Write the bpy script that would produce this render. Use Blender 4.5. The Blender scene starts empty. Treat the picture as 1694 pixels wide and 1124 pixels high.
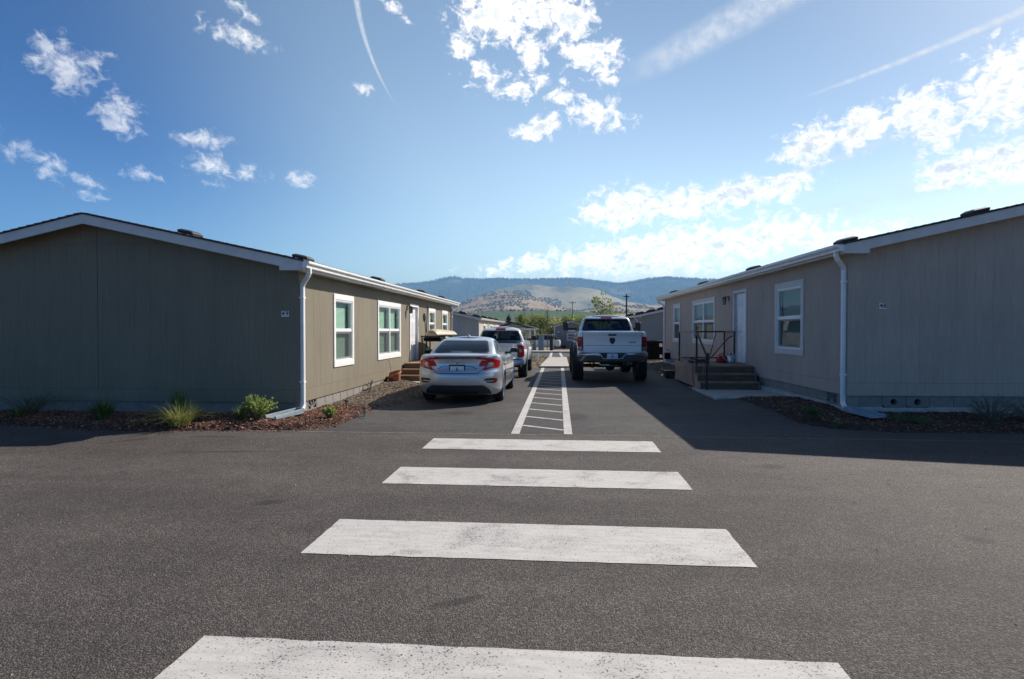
import bpy, bmesh, math, random
from mathutils import Vector, Matrix, noise, geometry
from mathutils.bvhtree import BVHTree

random.seed(11)
R = math.radians
S = bpy.context.scene
COL = S.collection

# ------------------------------------------------------------------ camera
cam_d = bpy.data.cameras.new('camera')
cam = bpy.data.objects.new('camera', cam_d)
COL.objects.link(cam)
cam_d.lens = 20.72
cam_d.sensor_width = 36.0
cam_d.clip_start = 0.05
cam_d.clip_end = 30000
cam.location = (0, 0, 1.55)
cam.rotation_euler = (R(90 - 0.881), 0, R(4.574))
S.camera = cam

# ------------------------------------------------------------------ sun, exposure
SUN_EL, SUN_AZ = 37.8, 48.6          # azimuth from +Y towards +X
sd = bpy.data.lights.new('sun', 'SUN')
sd.energy = 5.0
sd.angle = R(0.53)
sd.color = (1.0, 0.93, 0.84)
sun = bpy.data.objects.new('sun', sd)
COL.objects.link(sun)
to_sun = Vector((math.sin(R(SUN_AZ)) * math.cos(R(SUN_EL)), math.cos(R(SUN_AZ)) * math.cos(R(SUN_EL)), math.sin(R(SUN_EL))))
sun.rotation_euler = to_sun.to_track_quat('Z', 'Y').to_euler()
S.view_settings.view_transform = 'Standard'
S.view_settings.look = 'None'
S.view_settings.exposure = 0.55
S.view_settings.gamma = 1.0
S.view_settings.use_curve_mapping = False
S.render.engine = 'CYCLES'
S.cycles.use_denoising = True
S.cycles.max_bounces = 8
S.cycles.transparent_max_bounces = 16
S.cycles.volume_bounces = 0

# ------------------------------------------------------------------ node helper
class NT:
    def __init__(s, tree):
        s.t = tree
        s.n = tree.nodes
        s.l = tree.links
    def new(s, typ, **kw):
        n = s.n.new(typ)
        for k, v in kw.items():
            setattr(n, k, v)
        return n
    def link(s, a, b):
        s.l.new(a, b)
    def put(s, sock, v):
        if v is None:
            return
        if hasattr(v, 'is_linked') or hasattr(v, 'links'):
            s.l.new(v, sock)
        else:
            sock.default_value = v
    def math(s, op, a, b=None, c=None, clamp=False):
        n = s.n.new('ShaderNodeMath'); n.operation = op; n.use_clamp = clamp
        s.put(n.inputs[0], a); s.put(n.inputs[1], b); s.put(n.inputs[2], c)
        return n.outputs[0]
    def vmath(s, op, a, b=None, scale=None):
        n = s.n.new('ShaderNodeVectorMath'); n.operation = op
        s.put(n.inputs[0], a); s.put(n.inputs[1], b)
        if scale is not None: s.put(n.inputs['Scale'], scale)
        return n.outputs['Value'] if op in ('LENGTH', 'DOT_PRODUCT', 'DISTANCE') else n.outputs[0]
    def mix(s, f, a, b, blend='MIX'):
        n = s.n.new('ShaderNodeMix'); n.data_type = 'RGBA'; n.blend_type = blend
        s.put(n.inputs[0], f); s.put(n.inputs[6], a); s.put(n.inputs[7], b)
        return n.outputs[2]
    def ramp(s, v, lo, hi, a=0.0, b=1.0, smooth=True):
        n = s.n.new('ShaderNodeMapRange')
        n.interpolation_type = 'SMOOTHSTEP' if smooth else 'LINEAR'
        s.put(n.inputs[0], v)
        n.inputs[1].default_value = lo; n.inputs[2].default_value = hi
        n.inputs[3].default_value = a; n.inputs[4].default_value = b
        return n.outputs[0]
    def noise(s, vec, scale, detail=4, rough=0.55, dist=0.0, dim='3D', w=None):
        n = s.n.new('ShaderNodeTexNoise'); n.noise_dimensions = dim
        s.put(n.inputs['Vector'], vec)
        n.inputs['Scale'].default_value = scale
        n.inputs['Detail'].default_value = detail
        n.inputs['Roughness'].default_value = rough
        n.inputs['Distortion'].default_value = dist
        if w is not None: n.inputs['W'].default_value = w
        return n.outputs['Fac']
    def voro(s, vec, scale, feature='F1'):
        n = s.n.new('ShaderNodeTexVoronoi'); n.feature = feature
        s.put(n.inputs['Vector'], vec)
        n.inputs['Scale'].default_value = scale
        return n
    def mapping(s, vec, loc=(0, 0, 0), rot=(0, 0, 0), scale=(1, 1, 1), typ='POINT'):
        n = s.n.new('ShaderNodeMapping'); n.vector_type = typ
        s.put(n.inputs[0], vec)
        n.inputs[1].default_value = loc; n.inputs[2].default_value = rot; n.inputs[3].default_value = scale
        return n.outputs[0]

def c4(c):
    return (c[0], c[1], c[2], 1.0)

# ------------------------------------------------------------------ world: clear sky, clouds, contrails
W = bpy.data.worlds.new('World')
S.world = W
W.use_nodes = True
W.node_tree.nodes.clear()
k = NT(W.node_tree)
sky = k.new('ShaderNodeTexSky', sky_type='NISHITA')
sky.sun_disc = False
sky.sun_elevation = R(SUN_EL)
sky.sun_rotation = R(SUN_AZ)
sky.altitude = 500
sky.air_density = 1.0
sky.dust_density = 0.5
sky.ozone_density = 2.0
tc = k.new('ShaderNodeTexCoord')
sep = k.new('ShaderNodeSeparateXYZ'); k.link(tc.outputs['Generated'], sep.inputs[0])
az = k.math('MULTIPLY', k.math('ARCTAN2', sep.outputs[0], sep.outputs[1]), 57.29578)
el = k.math('MULTIPLY', k.math('ARCSINE', sep.outputs[2]), 57.29578)
cmb = k.new('ShaderNodeCombineXYZ'); k.put(cmb.inputs[0], az); k.put(cmb.inputs[1], el)
AE = cmb.outputs[0]
# cumulus banks: azimuth, elevation, half sizes, tilt (degrees), weight
CLOUDS = [(-41.28, 19.55, 1.58, 1.48, -30, 1.0), (-42.63, 20.44, 1.02, 0.88, -20, 0.9), (-39.94, 20.36, 1.09, 0.58, 0, 0.5), (-38.19, 16.86, 1.38, 1.42, -35, 1.0), (-43.28, 19.75, 0.5, 0.88, 0, 0.5), (-29.28, 24.24, 2.17, 0.74, -10, 0.75), (-28.92, 26.11, 1.17, 0.38, -30, 0.6), (-32.16, 16.09, 1.75, 0.76, 0, 0.7), (-31.48, 13.91, 1.59, 0.98, -10, 0.7), (-28.87, 13.8, 1.27, 0.45, -5, 0.5), (-36.46, 12.66, 1.02, 0.52, 0, 0.7), (-24.25, 13.47, 1.04, 0.57, 0, 0.85), (-43.0, 12.84, 1.8, 0.48, -25, 0.65), (-40.41, 11.65, 1.31, 0.36, -20, 0.65), (-40.04, 10.47, 0.78, 0.32, 0, 0.6), (-44.75, 12.83, 1.03, 0.42, -20, 0.4), (-42.47, 11.92, 1.1, 0.44, -10, 0.5), (-18.59, 21.53, 0.72, 0.44, 0, 0.7), (-15.9, 27.99, 1.35, 0.4, -25, 0.65), (-6.15, 27.95, 3.61, 2.24, 0, 1.1), (-2.36, 28.17, 1.98, 1.61, 0, 1.05), (0.83, 27.63, 2.54, 2.16, -30, 1.05), (2.85, 24.67, 2.64, 1.23, -20, 1.05), (-2.65, 25.03, 1.51, 1.33, 0, 1.0), (4.85, 25.12, 1.36, 0.75, -20, 0.9), (-9.35, 25.44, 1.16, 1.12, 0, 0.85), (-4.52, 22.03, 1.63, 0.7, 10, 0.95), (-7.43, 23.58, 1.51, 0.87, -20, 0.85), (-1.95, 18.85, 2.33, 0.93, 15, 1.0), (0.26, 21.46, 1.27, 0.65, 0, 0.85), (3.44, 19.82, 2.75, 1.32, -10, 0.78), (4.29, 22.77, 1.02, 0.49, -10, 0.8), (-3.23, 22.52, 3.5, 0.99, 0, 0.4), (22.37, 15.7, 2.68, 1.54, 12, 1.1), (26.17, 16.37, 2.66, 1.47, 12, 1.1), (29.88, 17.06, 2.61, 1.49, 15, 1.1), (31.46, 15.53, 1.29, 1.92, -30, 1.0), (34.72, 17.38, 2.3, 2.7, 0, 1.15), (36.41, 18.77, 1.99, 1.57, 0, 1.1), (32.98, 12.55, 2.93, 1.14, 5, 1.05), (35.47, 12.3, 2.05, 1.62, 0, 1.05), (31.87, 11.47, 1.66, 0.63, 0, 0.9), (6.87, 11.61, 4.21, 1.75, 0, 1.05), (4.32, 10.58, 2.51, 0.89, -10, 0.85), (11.83, 11.58, 3.55, 1.39, 5, 1.05), (16.04, 12.14, 2.97, 1.25, 10, 1.05), (19.88, 12.43, 2.8, 1.11, 10, 1.0), (19.56, 8.44, 3.89, 1.56, 5, 1.05), (12.65, 7.63, 9.07, 1.86, 5, 1.0), (4.9, 7.02, 6.27, 1.48, 5, 0.95), (-2.05, 6.48, 2.93, 0.98, 5, 0.8), (-4.4, 5.96, 3.52, 0.69, 5, 0.5), (24.93, 7.46, 3.98, 1.5, 0, 0.8), (7.73, 6.11, 8.94, 1.24, 0, 0.7),
          # the rest of the sky, out of frame
          (44, 16, 5, 2.2, 0, 1.0), (52, 10, 6, 2, 0, 1.0), (70, 14, 7, 3, 0, .9), (-55, 17, 3, 2, 0, .8), (-72, 12, 4, 2, 0, .7), (130, 16, 5, 2, 0, .7), (-140, 14, 5, 2, 0, .7)]
mask = None
for (a, e, ra, re, tilt, wgt) in CLOUDS:
    m = k.mapping(AE, (a, e, 0), (0, 0, R(tilt)), (ra * 1.26, re * 1.26, 1), 'TEXTURE')
    d = k.vmath('LENGTH', m)
    v = k.math('MULTIPLY_ADD', d, -wgt, wgt)
    mask = v if mask is None else k.math('MAXIMUM', mask, v)
mask = k.math('MAXIMUM', mask, -1.2)
nv = k.mapping(AE, scale=(1, 1.3, 1))
n1 = k.noise(nv, 0.85, 10, 0.60, 0.35, '2D')
n2 = k.noise(nv, 0.42, 6, 0.55, 0.2, '2D')
n3 = k.noise(nv, 3.2, 8, 0.65, 0.6, '2D')
dens = k.math('ADD', k.math('MULTIPLY', mask, 1.15), k.math('MULTIPLY_ADD', n1, 2.7, -1.52))
dens = k.math('ADD', dens, k.math('MULTIPLY_ADD', n3, 0.8, -0.40))
alpha = k.math('POWER', k.ramp(k.math('MULTIPLY', dens, k.ramp(az, -22, -8, 1.0, 1.45)), -0.20, 0.80, smooth=False), 1.3)
# thicker parts: grey-blue hearts, modelled by the noise a little up-sun
nshift = k.mapping(AE, (0.45, 0.5, 0), scale=(1, 1.3, 1))
n4 = k.noise(nshift, 0.85, 6, 0.60, 0.35, '2D')
core = k.math('MULTIPLY', k.ramp(dens, 0.42, 1.1), k.ramp(n2, 0.40, 0.62))
core = k.math('MAXIMUM', core, k.math('MULTIPLY', k.ramp(dens, 0.3, 0.8), k.ramp(k.math('SUBTRACT', n4, n1), -0.02, 0.14, 0.0, 0.75)))
alpha = k.math('MULTIPLY', alpha, k.ramp(az, -46, -14, 0.52, 1.0))
# contrails and thin cirrus bands: distance of (az, el) from lines, in degrees
def seg_band(p, q, width, strength, soft=0.6, freq=1.2, grow=0.0):
    dx, dy = q[0] - p[0], q[1] - p[1]
    L = math.hypot(dx, dy)
    m = k.mapping(AE, (p[0], p[1], 0), (0, 0, math.atan2(dy, dx)), (1, 1, 1), 'TEXTURE')
    sp = k.new('ShaderNodeSeparateXYZ'); k.link(m, sp.inputs[0])
    along = k.math('DIVIDE', sp.outputs[0], L)
    wid = k.math('MULTIPLY_ADD', along, -width * grow, width)
    dd = k.math('DIVIDE', k.math('ABSOLUTE', sp.outputs[1]), wid)
    a_ = k.ramp(dd, 1 - soft, 1.0, 1.0, 0.0)
    b_ = k.math('MULTIPLY', k.ramp(along, -0.5, -0.1), k.ramp(along, 0.55, 1.05, 1.0, 0.0))
    n_ = k.ramp(k.noise(m, freq, 6, 0.6, 0.3, '2D'), 0.25, 0.75, 0.35, 1.0)
    return k.math('MULTIPLY', k.math('MULTIPLY', a_, b_), k.math('MULTIPLY', n_, strength))
bands = seg_band((19.67, 27.3), (5.5, 22.6), 1.9, 0.62, 0.8, 1.0, 0.25)
bands = k.math('MAXIMUM', bands, seg_band((37, 22.4), (20.0, 19.1), 0.42, 0.75, 0.9, 1.5, 0.6))
bands = k.math('MAXIMUM', bands, seg_band((31, 16.0), (18.0, 12.6), 0.5, 0.4, 0.9, 0.8, 0.2))
bands = k.math('MAXIMUM', bands, seg_band((31, 10.9), (19.0, 10.2), 0.6, 0.35, 0.9, 0.8, 0.2))
bands = k.math('MAXIMUM', bands, seg_band((36, 12.0), (14.0, 8.6), 2.2, 0.3, 1.0, 0.5, 0.2))
# curved contrail: az as a quadratic of el
t_ = k.math('SUBTRACT', el, 19.2)
cur = k.math('ADD', k.math('MULTIPLY_ADD', t_, -0.83, -14.7), k.math('MULTIPLY', k.math('MULTIPLY', t_, t_), 0.0365))
cw = k.math('MULTIPLY_ADD', t_, 0.032, 0.05)
cd = k.math('DIVIDE', k.math('ABSOLUTE', k.math('SUBTRACT', az, cur)), k.math('MAXIMUM', cw, 0.02))
ca = k.math('MULTIPLY', k.ramp(cd, 0.2, 1.15, 1.0, 0.0), k.math('MULTIPLY', k.ramp(el, 19.0, 24.0, 0.0, 0.62), k.ramp(el, 34, 44, 1.0, 0.0)))
ca = k.math('MULTIPLY', ca, k.ramp(k.noise(nv, 3.0, 4, 0.6, 0.2, '2D'), 0.2, 0.7, 0.55, 1.0))
bands = k.math('MAXIMUM', bands, ca)
gm = k.new('ShaderNodeGamma'); gm.inputs[1].default_value = 1.5
k.link(sky.outputs[0], gm.inputs[0])
skyc = k.vmath('SCALE', gm.outputs[0], scale=0.052)
# dry summer air: deep blue away from the sun, paler through the wide aureole on its side
cs = k.vmath('DOT_PRODUCT', tc.outputs['Generated'], tuple(to_sun))
tint = k.mix(k.ramp(cs, 0.17, 0.55), (0.10, 0.37, 0.62, 1), (1.98, 1.43, 0.95, 1))
tint = k.mix(k.ramp(cs, 0.62, 0.97), tint, (0.95, 0.80, 0.60, 1))
tint = k.mix(k.math('MULTIPLY', k.ramp(el, 3.0, 17.0, 0.75, 0.0), k.ramp(cs, -0.1, 0.45)), tint, (1.55, 1.30, 1.02, 1))
skyc = k.vmath('MULTIPLY', skyc, tint)
skyc = k.mix(bands, skyc, (0.70, 0.70, 0.70, 1))
ccol = k.mix(core, (1.05, 1.0, 0.93, 1), (0.60, 0.655, 0.71, 1))
ccol = k.vmath('SCALE', ccol, scale=k.ramp(el, 4.0, 15.0, 1.75, 1.0))
tot = k.mix(alpha, skyc, ccol)
bg = k.new('ShaderNodeBackground'); k.put(bg.inputs[0], tot); bg.inputs[1].default_value = 1.0
wo = k.new('ShaderNodeOutputWorld'); k.link(bg.outputs[0], wo.inputs[0])
W.cycles.sampling_method = 'MANUAL'
W.cycles.sample_map_resolution = 512

# ------------------------------------------------------------------ mesh helpers
class MB:
    """collects shapes; build() links them as one mesh object"""
    def __init__(s, T=None):
        s.v = []; s.f = []; s.m = []; s.T = T
    def add(s, vs, fs, m=0):
        o = len(s.v)
        if s.T: vs = [s.T(*p) for p in vs]
        s.v.extend(tuple(p) for p in vs)
        for f in fs:
            s.f.append(tuple(i + o for i in f)); s.m.append(m)
        return s
    def box(s, x0, x1, y0, y1, z0, z1, m=0):
        return s.add([(x0, y0, z0), (x1, y0, z0), (x1, y1, z0), (x0, y1, z0), (x0, y0, z1), (x1, y0, z1), (x1, y1, z1), (x0, y1, z1)],
                     [(0, 3, 2, 1), (4, 5, 6, 7), (0, 1, 5, 4), (1, 2, 6, 5), (2, 3, 7, 6), (3, 0, 4, 7)], m)
    def prism(s, poly, axis, a, b, m=0):
        """poly: 2D points; axis: the extrusion axis 'x','y','z' from a to b"""
        def P(p, q):
            if axis == 'x': return (q, p[0], p[1])
            if axis == 'y': return (p[0], q, p[1])
            return (p[0], p[1], q)
        n = len(poly)
        vs = [P(p, a) for p in poly] + [P(p, b) for p in poly]
        fs = [tuple(range(n - 1, -1, -1)), tuple(range(n, 2 * n))]
        fs += [(i, (i + 1) % n, n + (i + 1) % n, n + i) for i in range(n)]
        return s.add(vs, fs, m)
    def tube(s, pts, r, n=8, m=0, cap=True, flat=None):
        pts = [Vector(p) for p in pts]
        rs = r if isinstance(r, (list, tuple)) else [r] * len(pts)
        rings = []
        up = None
        for i, p in enumerate(pts):
            if i == 0: d = pts[1] - pts[0]
            elif i == len(pts) - 1: d = pts[-1] - pts[-2]
            else: d = (pts[i + 1] - pts[i]).normalized() + (pts[i] - pts[i - 1]).normalized()
            d.normalize()
            if up is None:
                up = Vector((0, 0, 1)) if abs(d.z) < 0.9 else Vector((0, 1, 0))
            u = d.cross(up)
            if u.length < 1e-6: u = d.orthogonal()
            u.normalize(); w = u.cross(d).normalized(); up = w
            ring = []
            for j in range(n):
                t = 2 * math.pi * (j + 0.5) / n
                cu, cw_ = math.cos(t), math.sin(t)
                if flat: cu, cw_ = cu * flat[0], cw_ * flat[1]
                ring.append(p + u * cu * rs[i] + w * cw_ * rs[i])
            rings.append(ring)
        vs = [q for ring in rings for q in ring]
        fs = []
        for i in range(len(pts) - 1):
            for j in range(n):
                fs.append((i * n + j, i * n + (j + 1) % n, (i + 1) * n + (j + 1) % n, (i + 1) * n + j))
        if cap:
            fs.append(tuple(range(n - 1, -1, -1)))
            fs.append(tuple((len(pts) - 1) * n + j for j in range(n)))
        return s.add(vs, fs, m)
    def lathe(s, prof, c=(0, 0, 0), axis='z', n=24, m=0, close=False):
        """prof: (radius, height) pairs"""
        vs = []; fs = []
        for (r, hgt) in prof:
            for j in range(n):
                t = 2 * math.pi * j / n
                a, b = r * math.cos(t), r * math.sin(t)
                if axis == 'z': p = (c[0] + a, c[1] + b, c[2] + hgt)
                elif axis == 'x': p = (c[0] + hgt, c[1] + a, c[2] + b)
                else: p = (c[0] + a, c[1] + hgt, c[2] + b)
                vs.append(p)
        L = len(prof)
        for i in range(L if close else L - 1):
            i2 = (i + 1) % L
            for j in range(n):
                fs.append((i * n + j, i * n + (j + 1) % n, i2 * n + (j + 1) % n, i2 * n + j))
        if not close:
            if prof[0][0] > 1e-5: fs.append(tuple(range(n - 1, -1, -1)))
            if prof[-1][0] > 1e-5: fs.append(tuple((L - 1) * n + j for j in range(n)))
        return s.add(vs, fs, m)
    def build(s, name, mats, parent=None, smooth=None, recalc=True, bevel=0.0, merge=False):
        me = bpy.data.meshes.new(name)
        me.from_pydata(s.v, [], s.f)
        mats = mats if isinstance(mats, (list, tuple)) else [mats]
        for mt in mats: me.materials.append(mt)
        if len(mats) > 1: me.polygons.foreach_set('material_index', s.m)
        if recalc or bevel or merge:
            bm = bmesh.new(); bm.from_mesh(me)
            if merge: bmesh.ops.remove_doubles(bm, verts=bm.verts, dist=1e-5)
            if recalc: bmesh.ops.recalc_face_normals(bm, faces=bm.faces)
            if bevel:
                es = [e for e in bm.edges if len(e.link_faces) == 2 and e.calc_face_angle(0) > 0.6]
                bmesh.ops.bevel(bm, geom=es, offset=bevel, segments=1, affect='EDGES', profile=0.5)
            bm.to_mesh(me); bm.free()
        if smooth is not None:
            me.polygons.foreach_set('use_smooth', [True] * len(me.polygons))
            if smooth < 180: me.set_sharp_from_angle(angle=R(smooth))
        me.update()
        return link(name, me, parent)

def link(name, me, parent=None):
    o = bpy.data.objects.new(name, me)
    COL.objects.link(o)
    if parent is not None: o.parent = parent
    return o

def tag(o, label=None, cat=None, group=None, kind=None):
    if label: o['label'] = label
    if cat: o['category'] = cat
    if group: o['group'] = group
    if kind: o['kind'] = kind
    return o

def empty(name, loc=(0, 0, 0), rz=0.0, label=None, cat=None, group=None):
    o = bpy.data.objects.new(name, None)
    o.empty_display_size = 0.3
    COL.objects.link(o)
    o.location = loc; o.rotation_euler = (0, 0, rz)
    return tag(o, label, cat, group)

def copy_tree(o, parent=None):
    c = o.copy(); COL.objects.link(c)
    if parent is not None: c.parent = parent
    for ch in list(o.children): copy_tree(ch, c)
    return c

def smooth01(t):
    t = max(0.0, min(1.0, t)); return t * t * (3 - 2 * t)

def text_mesh(txt, size, depth, name, mat, parent, M):
    cu = bpy.data.curves.new(name, 'FONT')
    cu.body = txt; cu.size = size; cu.extrude = depth; cu.align_x = 'CENTER'; cu.align_y = 'CENTER'
    cu.offset = size * 0.018
    t = bpy.data.objects.new(name, cu); COL.objects.link(t)
    dg = bpy.context.evaluated_depsgraph_get()
    me = bpy.data.meshes.new_from_object(t.evaluated_get(dg))
    bpy.data.objects.remove(t); bpy.data.curves.remove(cu)
    me.transform(M); me.materials.clear(); me.materials.append(mat)
    return link(name, me, parent)

# ------------------------------------------------------------------ materials
MATS = {}
def newmat(name):
    m = bpy.data.materials.new(name); m.use_nodes = True
    t = NT(m.node_tree); m.node_tree.nodes.clear()
    out = t.new('ShaderNodeOutputMaterial')
    MATS[name] = m
    return m, t, out

def pbr(name, col, rough=0.6, metal=0.0, spec=0.5, coat=0.0, var=0.0, vscale=4.0, bump=0.0, bscale=40.0, rand=0.0,
        stretch=(1, 1, 1), world=False, second=None, coat_rough=0.03, trans=0.0, detail=5, dirt=0.0, dirtcol=(0.25, 0.2, 0.15)):
    m, t, out = newmat(name)
    b = t.new('ShaderNodeBsdfPrincipled')
    b.inputs['Roughness'].default_value = rough
    b.inputs['Metallic'].default_value = metal
    b.inputs['Specular IOR Level'].default_value = spec
    b.inputs['Coat Weight'].default_value = coat
    b.inputs['Coat Roughness'].default_value = coat_rough
    b.inputs['Transmission Weight'].default_value = trans
    vec = None
    if var or bump or rand or dirt:
        if world:
            vec = t.new('ShaderNodeNewGeometry').outputs['Position']
        else:
            vec = t.new('ShaderNodeTexCoord').outputs['Object']
        vec = t.mapping(vec, scale=stretch)
    c = c4(col)
    if var:
        n = t.noise(vec, vscale, detail, 0.6)
        sec = c4(second) if second else c4([x * (1 - var) for x in col])
        hi = c4(col) if second else c4([min(1, x * (1 + var)) for x in col])
        c = t.mix(t.ramp(n, 0.32, 0.68), sec, hi)
    if rand:
        oi = t.new('ShaderNodeObjectInfo')
        h = t.new('ShaderNodeHueSaturation')
        h.inputs['Saturation'].default_value = 1.0
        t.put(h.inputs['Value'], t.math('MULTIPLY_ADD', oi.outputs['Random'], 2 * rand, 1 - rand))
        t.put(h.inputs['Color'], c)
        c = h.outputs[0]
    if dirt:
        nd = t.noise(vec, 2.3, 6, 0.65, 0.4)
        c = t.mix(t.math('MULTIPLY', t.ramp(nd, 0.5, 0.75), dirt), c, c4(dirtcol))
    t.put(b.inputs['Base Color'], c)
    if bump:
        nb = t.noise(vec, bscale, 4, 0.6)
        bp = t.new('ShaderNodeBump'); bp.inputs['Strength'].default_value = bump; bp.inputs['Distance'].default_value = 0.01
        t.put(bp.inputs['Height'], nb); t.link(bp.outputs[0], b.inputs['Normal'])
    t.link(b.outputs[0], out.inputs[0])
    return m

# old tar smears and drip marks: centre, half sizes, heading
STAINS = [(-6.02, 7.86, .07, .42, -38), (-5.05, 8.22, .42, .07, 4), (-4.2, 7.2, .9, .05, 8), (-2.6, 5.1, .16, .10, 20), (2.4, 6.9, .22, .14, 0), (0.3, 10.6, .25, .5, 0), (-1.9, 10.9, .35, .28, 0), (2.2, 12.6, .22, .35, 0), (3.1, 4.6, .12, .09, 0), (-0.6, 3.3, .22, .05, 30)]
def asphalt(name, base, light, tint_scale=0.5, patch=0.18):
    m, t, out = newmat(name)
    b = t.new('ShaderNodeBsdfPrincipled')
    pos = t.new('ShaderNodeNewGeometry').outputs['Position']
    v1 = t.voro(pos, 110.0)
    sp = t.new('ShaderNodeSeparateColor'); t.link(v1.outputs['Color'], sp.inputs[0])
    v2 = t.voro(pos, 230.0)
    sp2 = t.new('ShaderNodeSeparateColor'); t.link(v2.outputs['Color'], sp2.inputs[0])
    n_f = t.noise(pos, 60, 5, 0.7)
    n_m = t.noise(pos, 3.5, 6, 0.65)
    n_l = t.noise(pos, tint_scale, 5, 0.6, 0.5)
    g = t.math('MULTIPLY', t.math('POWER', sp.outputs[0], 2.2), 0.75)
    g = t.math('ADD', g, t.math('MULTIPLY', t.math('POWER', sp2.outputs[1], 4.0), 0.5))
    g = t.math('MULTIPLY', g, t.ramp(n_f, 0.3, 0.7, 0.35, 1.2))
    c = t.mix(t.math('MINIMUM', g, 1.0), c4(base), c4(light))
    k1 = t.ramp(n_l, 0.3, 0.7, 1 - patch, 1 + patch)
    k2 = t.ramp(n_m, 0.3, 0.7, 0.9, 1.1)
    c = t.vmath('SCALE', c, scale=t.math('MULTIPLY', k1, k2))
    n_t = t.noise(t.mapping(pos, scale=(0.10, 1.1, 1)), 1.0, 4, 0.6)
    c = t.vmath('SCALE', c, scale=t.ramp(n_t, 0.3, 0.7, 0.88, 1.12))
    n_d = t.noise(pos, 4.0, 3, 0.5, 0.3)
    c = t.mix(t.math('MULTIPLY', t.ramp(n_d, 0.70, 0.76), 0.45), c, c4([x * 0.45 for x in base]))
    sm_ = None
    for (sx, sy, ra, rb, rot) in STAINS:
        d_ = t.vmath('LENGTH', t.mapping(pos, (sx, sy, 0), (0, 0, R(rot)), (ra, rb, 1), 'TEXTURE'))
        sm_ = d_ if sm_ is None else t.math('MINIMUM', sm_, d_)
    sm_ = t.math('ADD', sm_, t.math('MULTIPLY_ADD', t.noise(pos, 9, 5, 0.65), 1.4, -0.7))
    c = t.mix(t.ramp(sm_, 0.45, 1.15, 0.55, 0.0), c, c4([x * 0.5 for x in base]))
    # old oil drips and scuffs
    n_s = t.noise(pos, 1.3, 7, 0.7, 0.8)
    c = t.mix(t.ramp(n_s, 0.62, 0.72, 0.0, 0.45), c, c4([x * 0.4 for x in base]))
    t.put(b.inputs['Base Color'], c)
    b.inputs['Roughness'].default_value = 0.82
    b.inputs['Specular IOR Level'].default_value = 0.35
    h = t.math('ADD', t.math('MULTIPLY', v1.outputs['Distance'], -1.0), t.math('MULTIPLY', n_f, 0.8))
    bp = t.new('ShaderNodeBump'); bp.inputs['Strength'].default_value = 0.8; bp.inputs['Distance'].default_value = 0.008
    t.put(bp.inputs['Height'], h); t.link(bp.outputs[0], b.inputs['Normal'])
    t.link(b.outputs[0], out.inputs[0])
    return m

def road_paint(name, wear=0.5):
    m, t, out = newmat(name)
    b = t.new('ShaderNodeBsdfPrincipled')
    pos = t.new('ShaderNodeNewGeometry').outputs['Position']
    n1 = t.noise(pos, 70, 6, 0.75)
    n2 = t.noise(pos, 2.2, 6, 0.65, 0.6)
    n3 = t.noise(t.mapping(pos, scale=(0.6, 3.0, 1)), 6, 6, 0.7)
    v = t.voro(pos, 95.0)
    worn = t.math('ADD', n1, t.math('MULTIPLY', t.ramp(n2, 0.45, 0.72), 0.10))
    worn = t.math('ADD', worn, t.math('MULTIPLY', t.ramp(v.outputs['Distance'], 0.5, 0.85), 0.12))
    hole = t.ramp(worn, 0.67 - 0.09 * wear, 0.74 - 0.09 * wear)
    c = t.mix(t.ramp(n3, 0.35, 0.7), (0.53, 0.50, 0.465, 1), (0.43, 0.405, 0.375, 1))
    c = t.mix(t.ramp(n2, 0.45, 0.75, 0, 0.55), c, (0.27, 0.255, 0.24, 1))
    c = t.mix(hole, c, (0.065, 0.058, 0.053, 1))
    t.put(b.inputs['Base Color'], c)
    b.inputs['Roughness'].default_value = 0.75
    bp = t.new('ShaderNodeBump'); bp.inputs['Strength'].default_value = 0.4; bp.inputs['Distance'].default_value = 0.004
    t.put(bp.inputs['Height'], n1); t.link(bp.outputs[0], b.inputs['Normal'])
    t.link(b.outputs[0], out.inputs[0])
    return m

def glass(name, tint=(0.75, 0.8, 0.78), ior=1.7, rough=0.0):
    m, t, out = newmat(name)
    tr = t.new('ShaderNodeBsdfTransparent'); tr.inputs[0].default_value = c4(tint)
    gl = t.new('ShaderNodeBsdfGlossy'); gl.inputs['Roughness'].default_value = rough
    tc_ = t.new('ShaderNodeNewGeometry').outputs['Position']
    bp = t.new('ShaderNodeBump'); bp.inputs['Strength'].default_value = 0.12; bp.inputs['Distance'].default_value = 0.02
    t.put(bp.inputs['Height'], t.noise(tc_, 2.2, 1, 0.4)); t.link(bp.outputs[0], gl.inputs['Normal'])
    geo = t.new('ShaderNodeNewGeometry')
    dt = t.math('ABSOLUTE', t.vmath('DOT_PRODUCT', geo.outputs['Normal'], geo.outputs['Incoming']))
    r0 = ((ior - 1) / (ior + 1)) ** 2
    fac = t.math('MULTIPLY_ADD', t.math('POWER', t.math('SUBTRACT', 1.0, dt), 5.0), 1 - r0, r0)
    mx = t.new('ShaderNodeMixShader')
    t.link(fac, mx.inputs[0]); t.link(tr.outputs[0], mx.inputs[1]); t.link(gl.outputs[0], mx.inputs[2])
    t.link(mx.outputs[0], out.inputs[0])
    return m

def screen_mat(name):
    m, t, out = newmat(name)
    tr = t.new('ShaderNodeBsdfTransparent')
    df = t.new('ShaderNodeBsdfDiffuse'); df.inputs[0].default_value = (0.10, 0.105, 0.105, 1)
    mx = t.new('ShaderNodeMixShader'); mx.inputs[0].default_value = 0.45
    t.link(tr.outputs[0], mx.inputs[1]); t.link(df.outputs[0], mx.inputs[2])
    t.link(mx.outputs[0], out.inputs[0])
    return m

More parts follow.
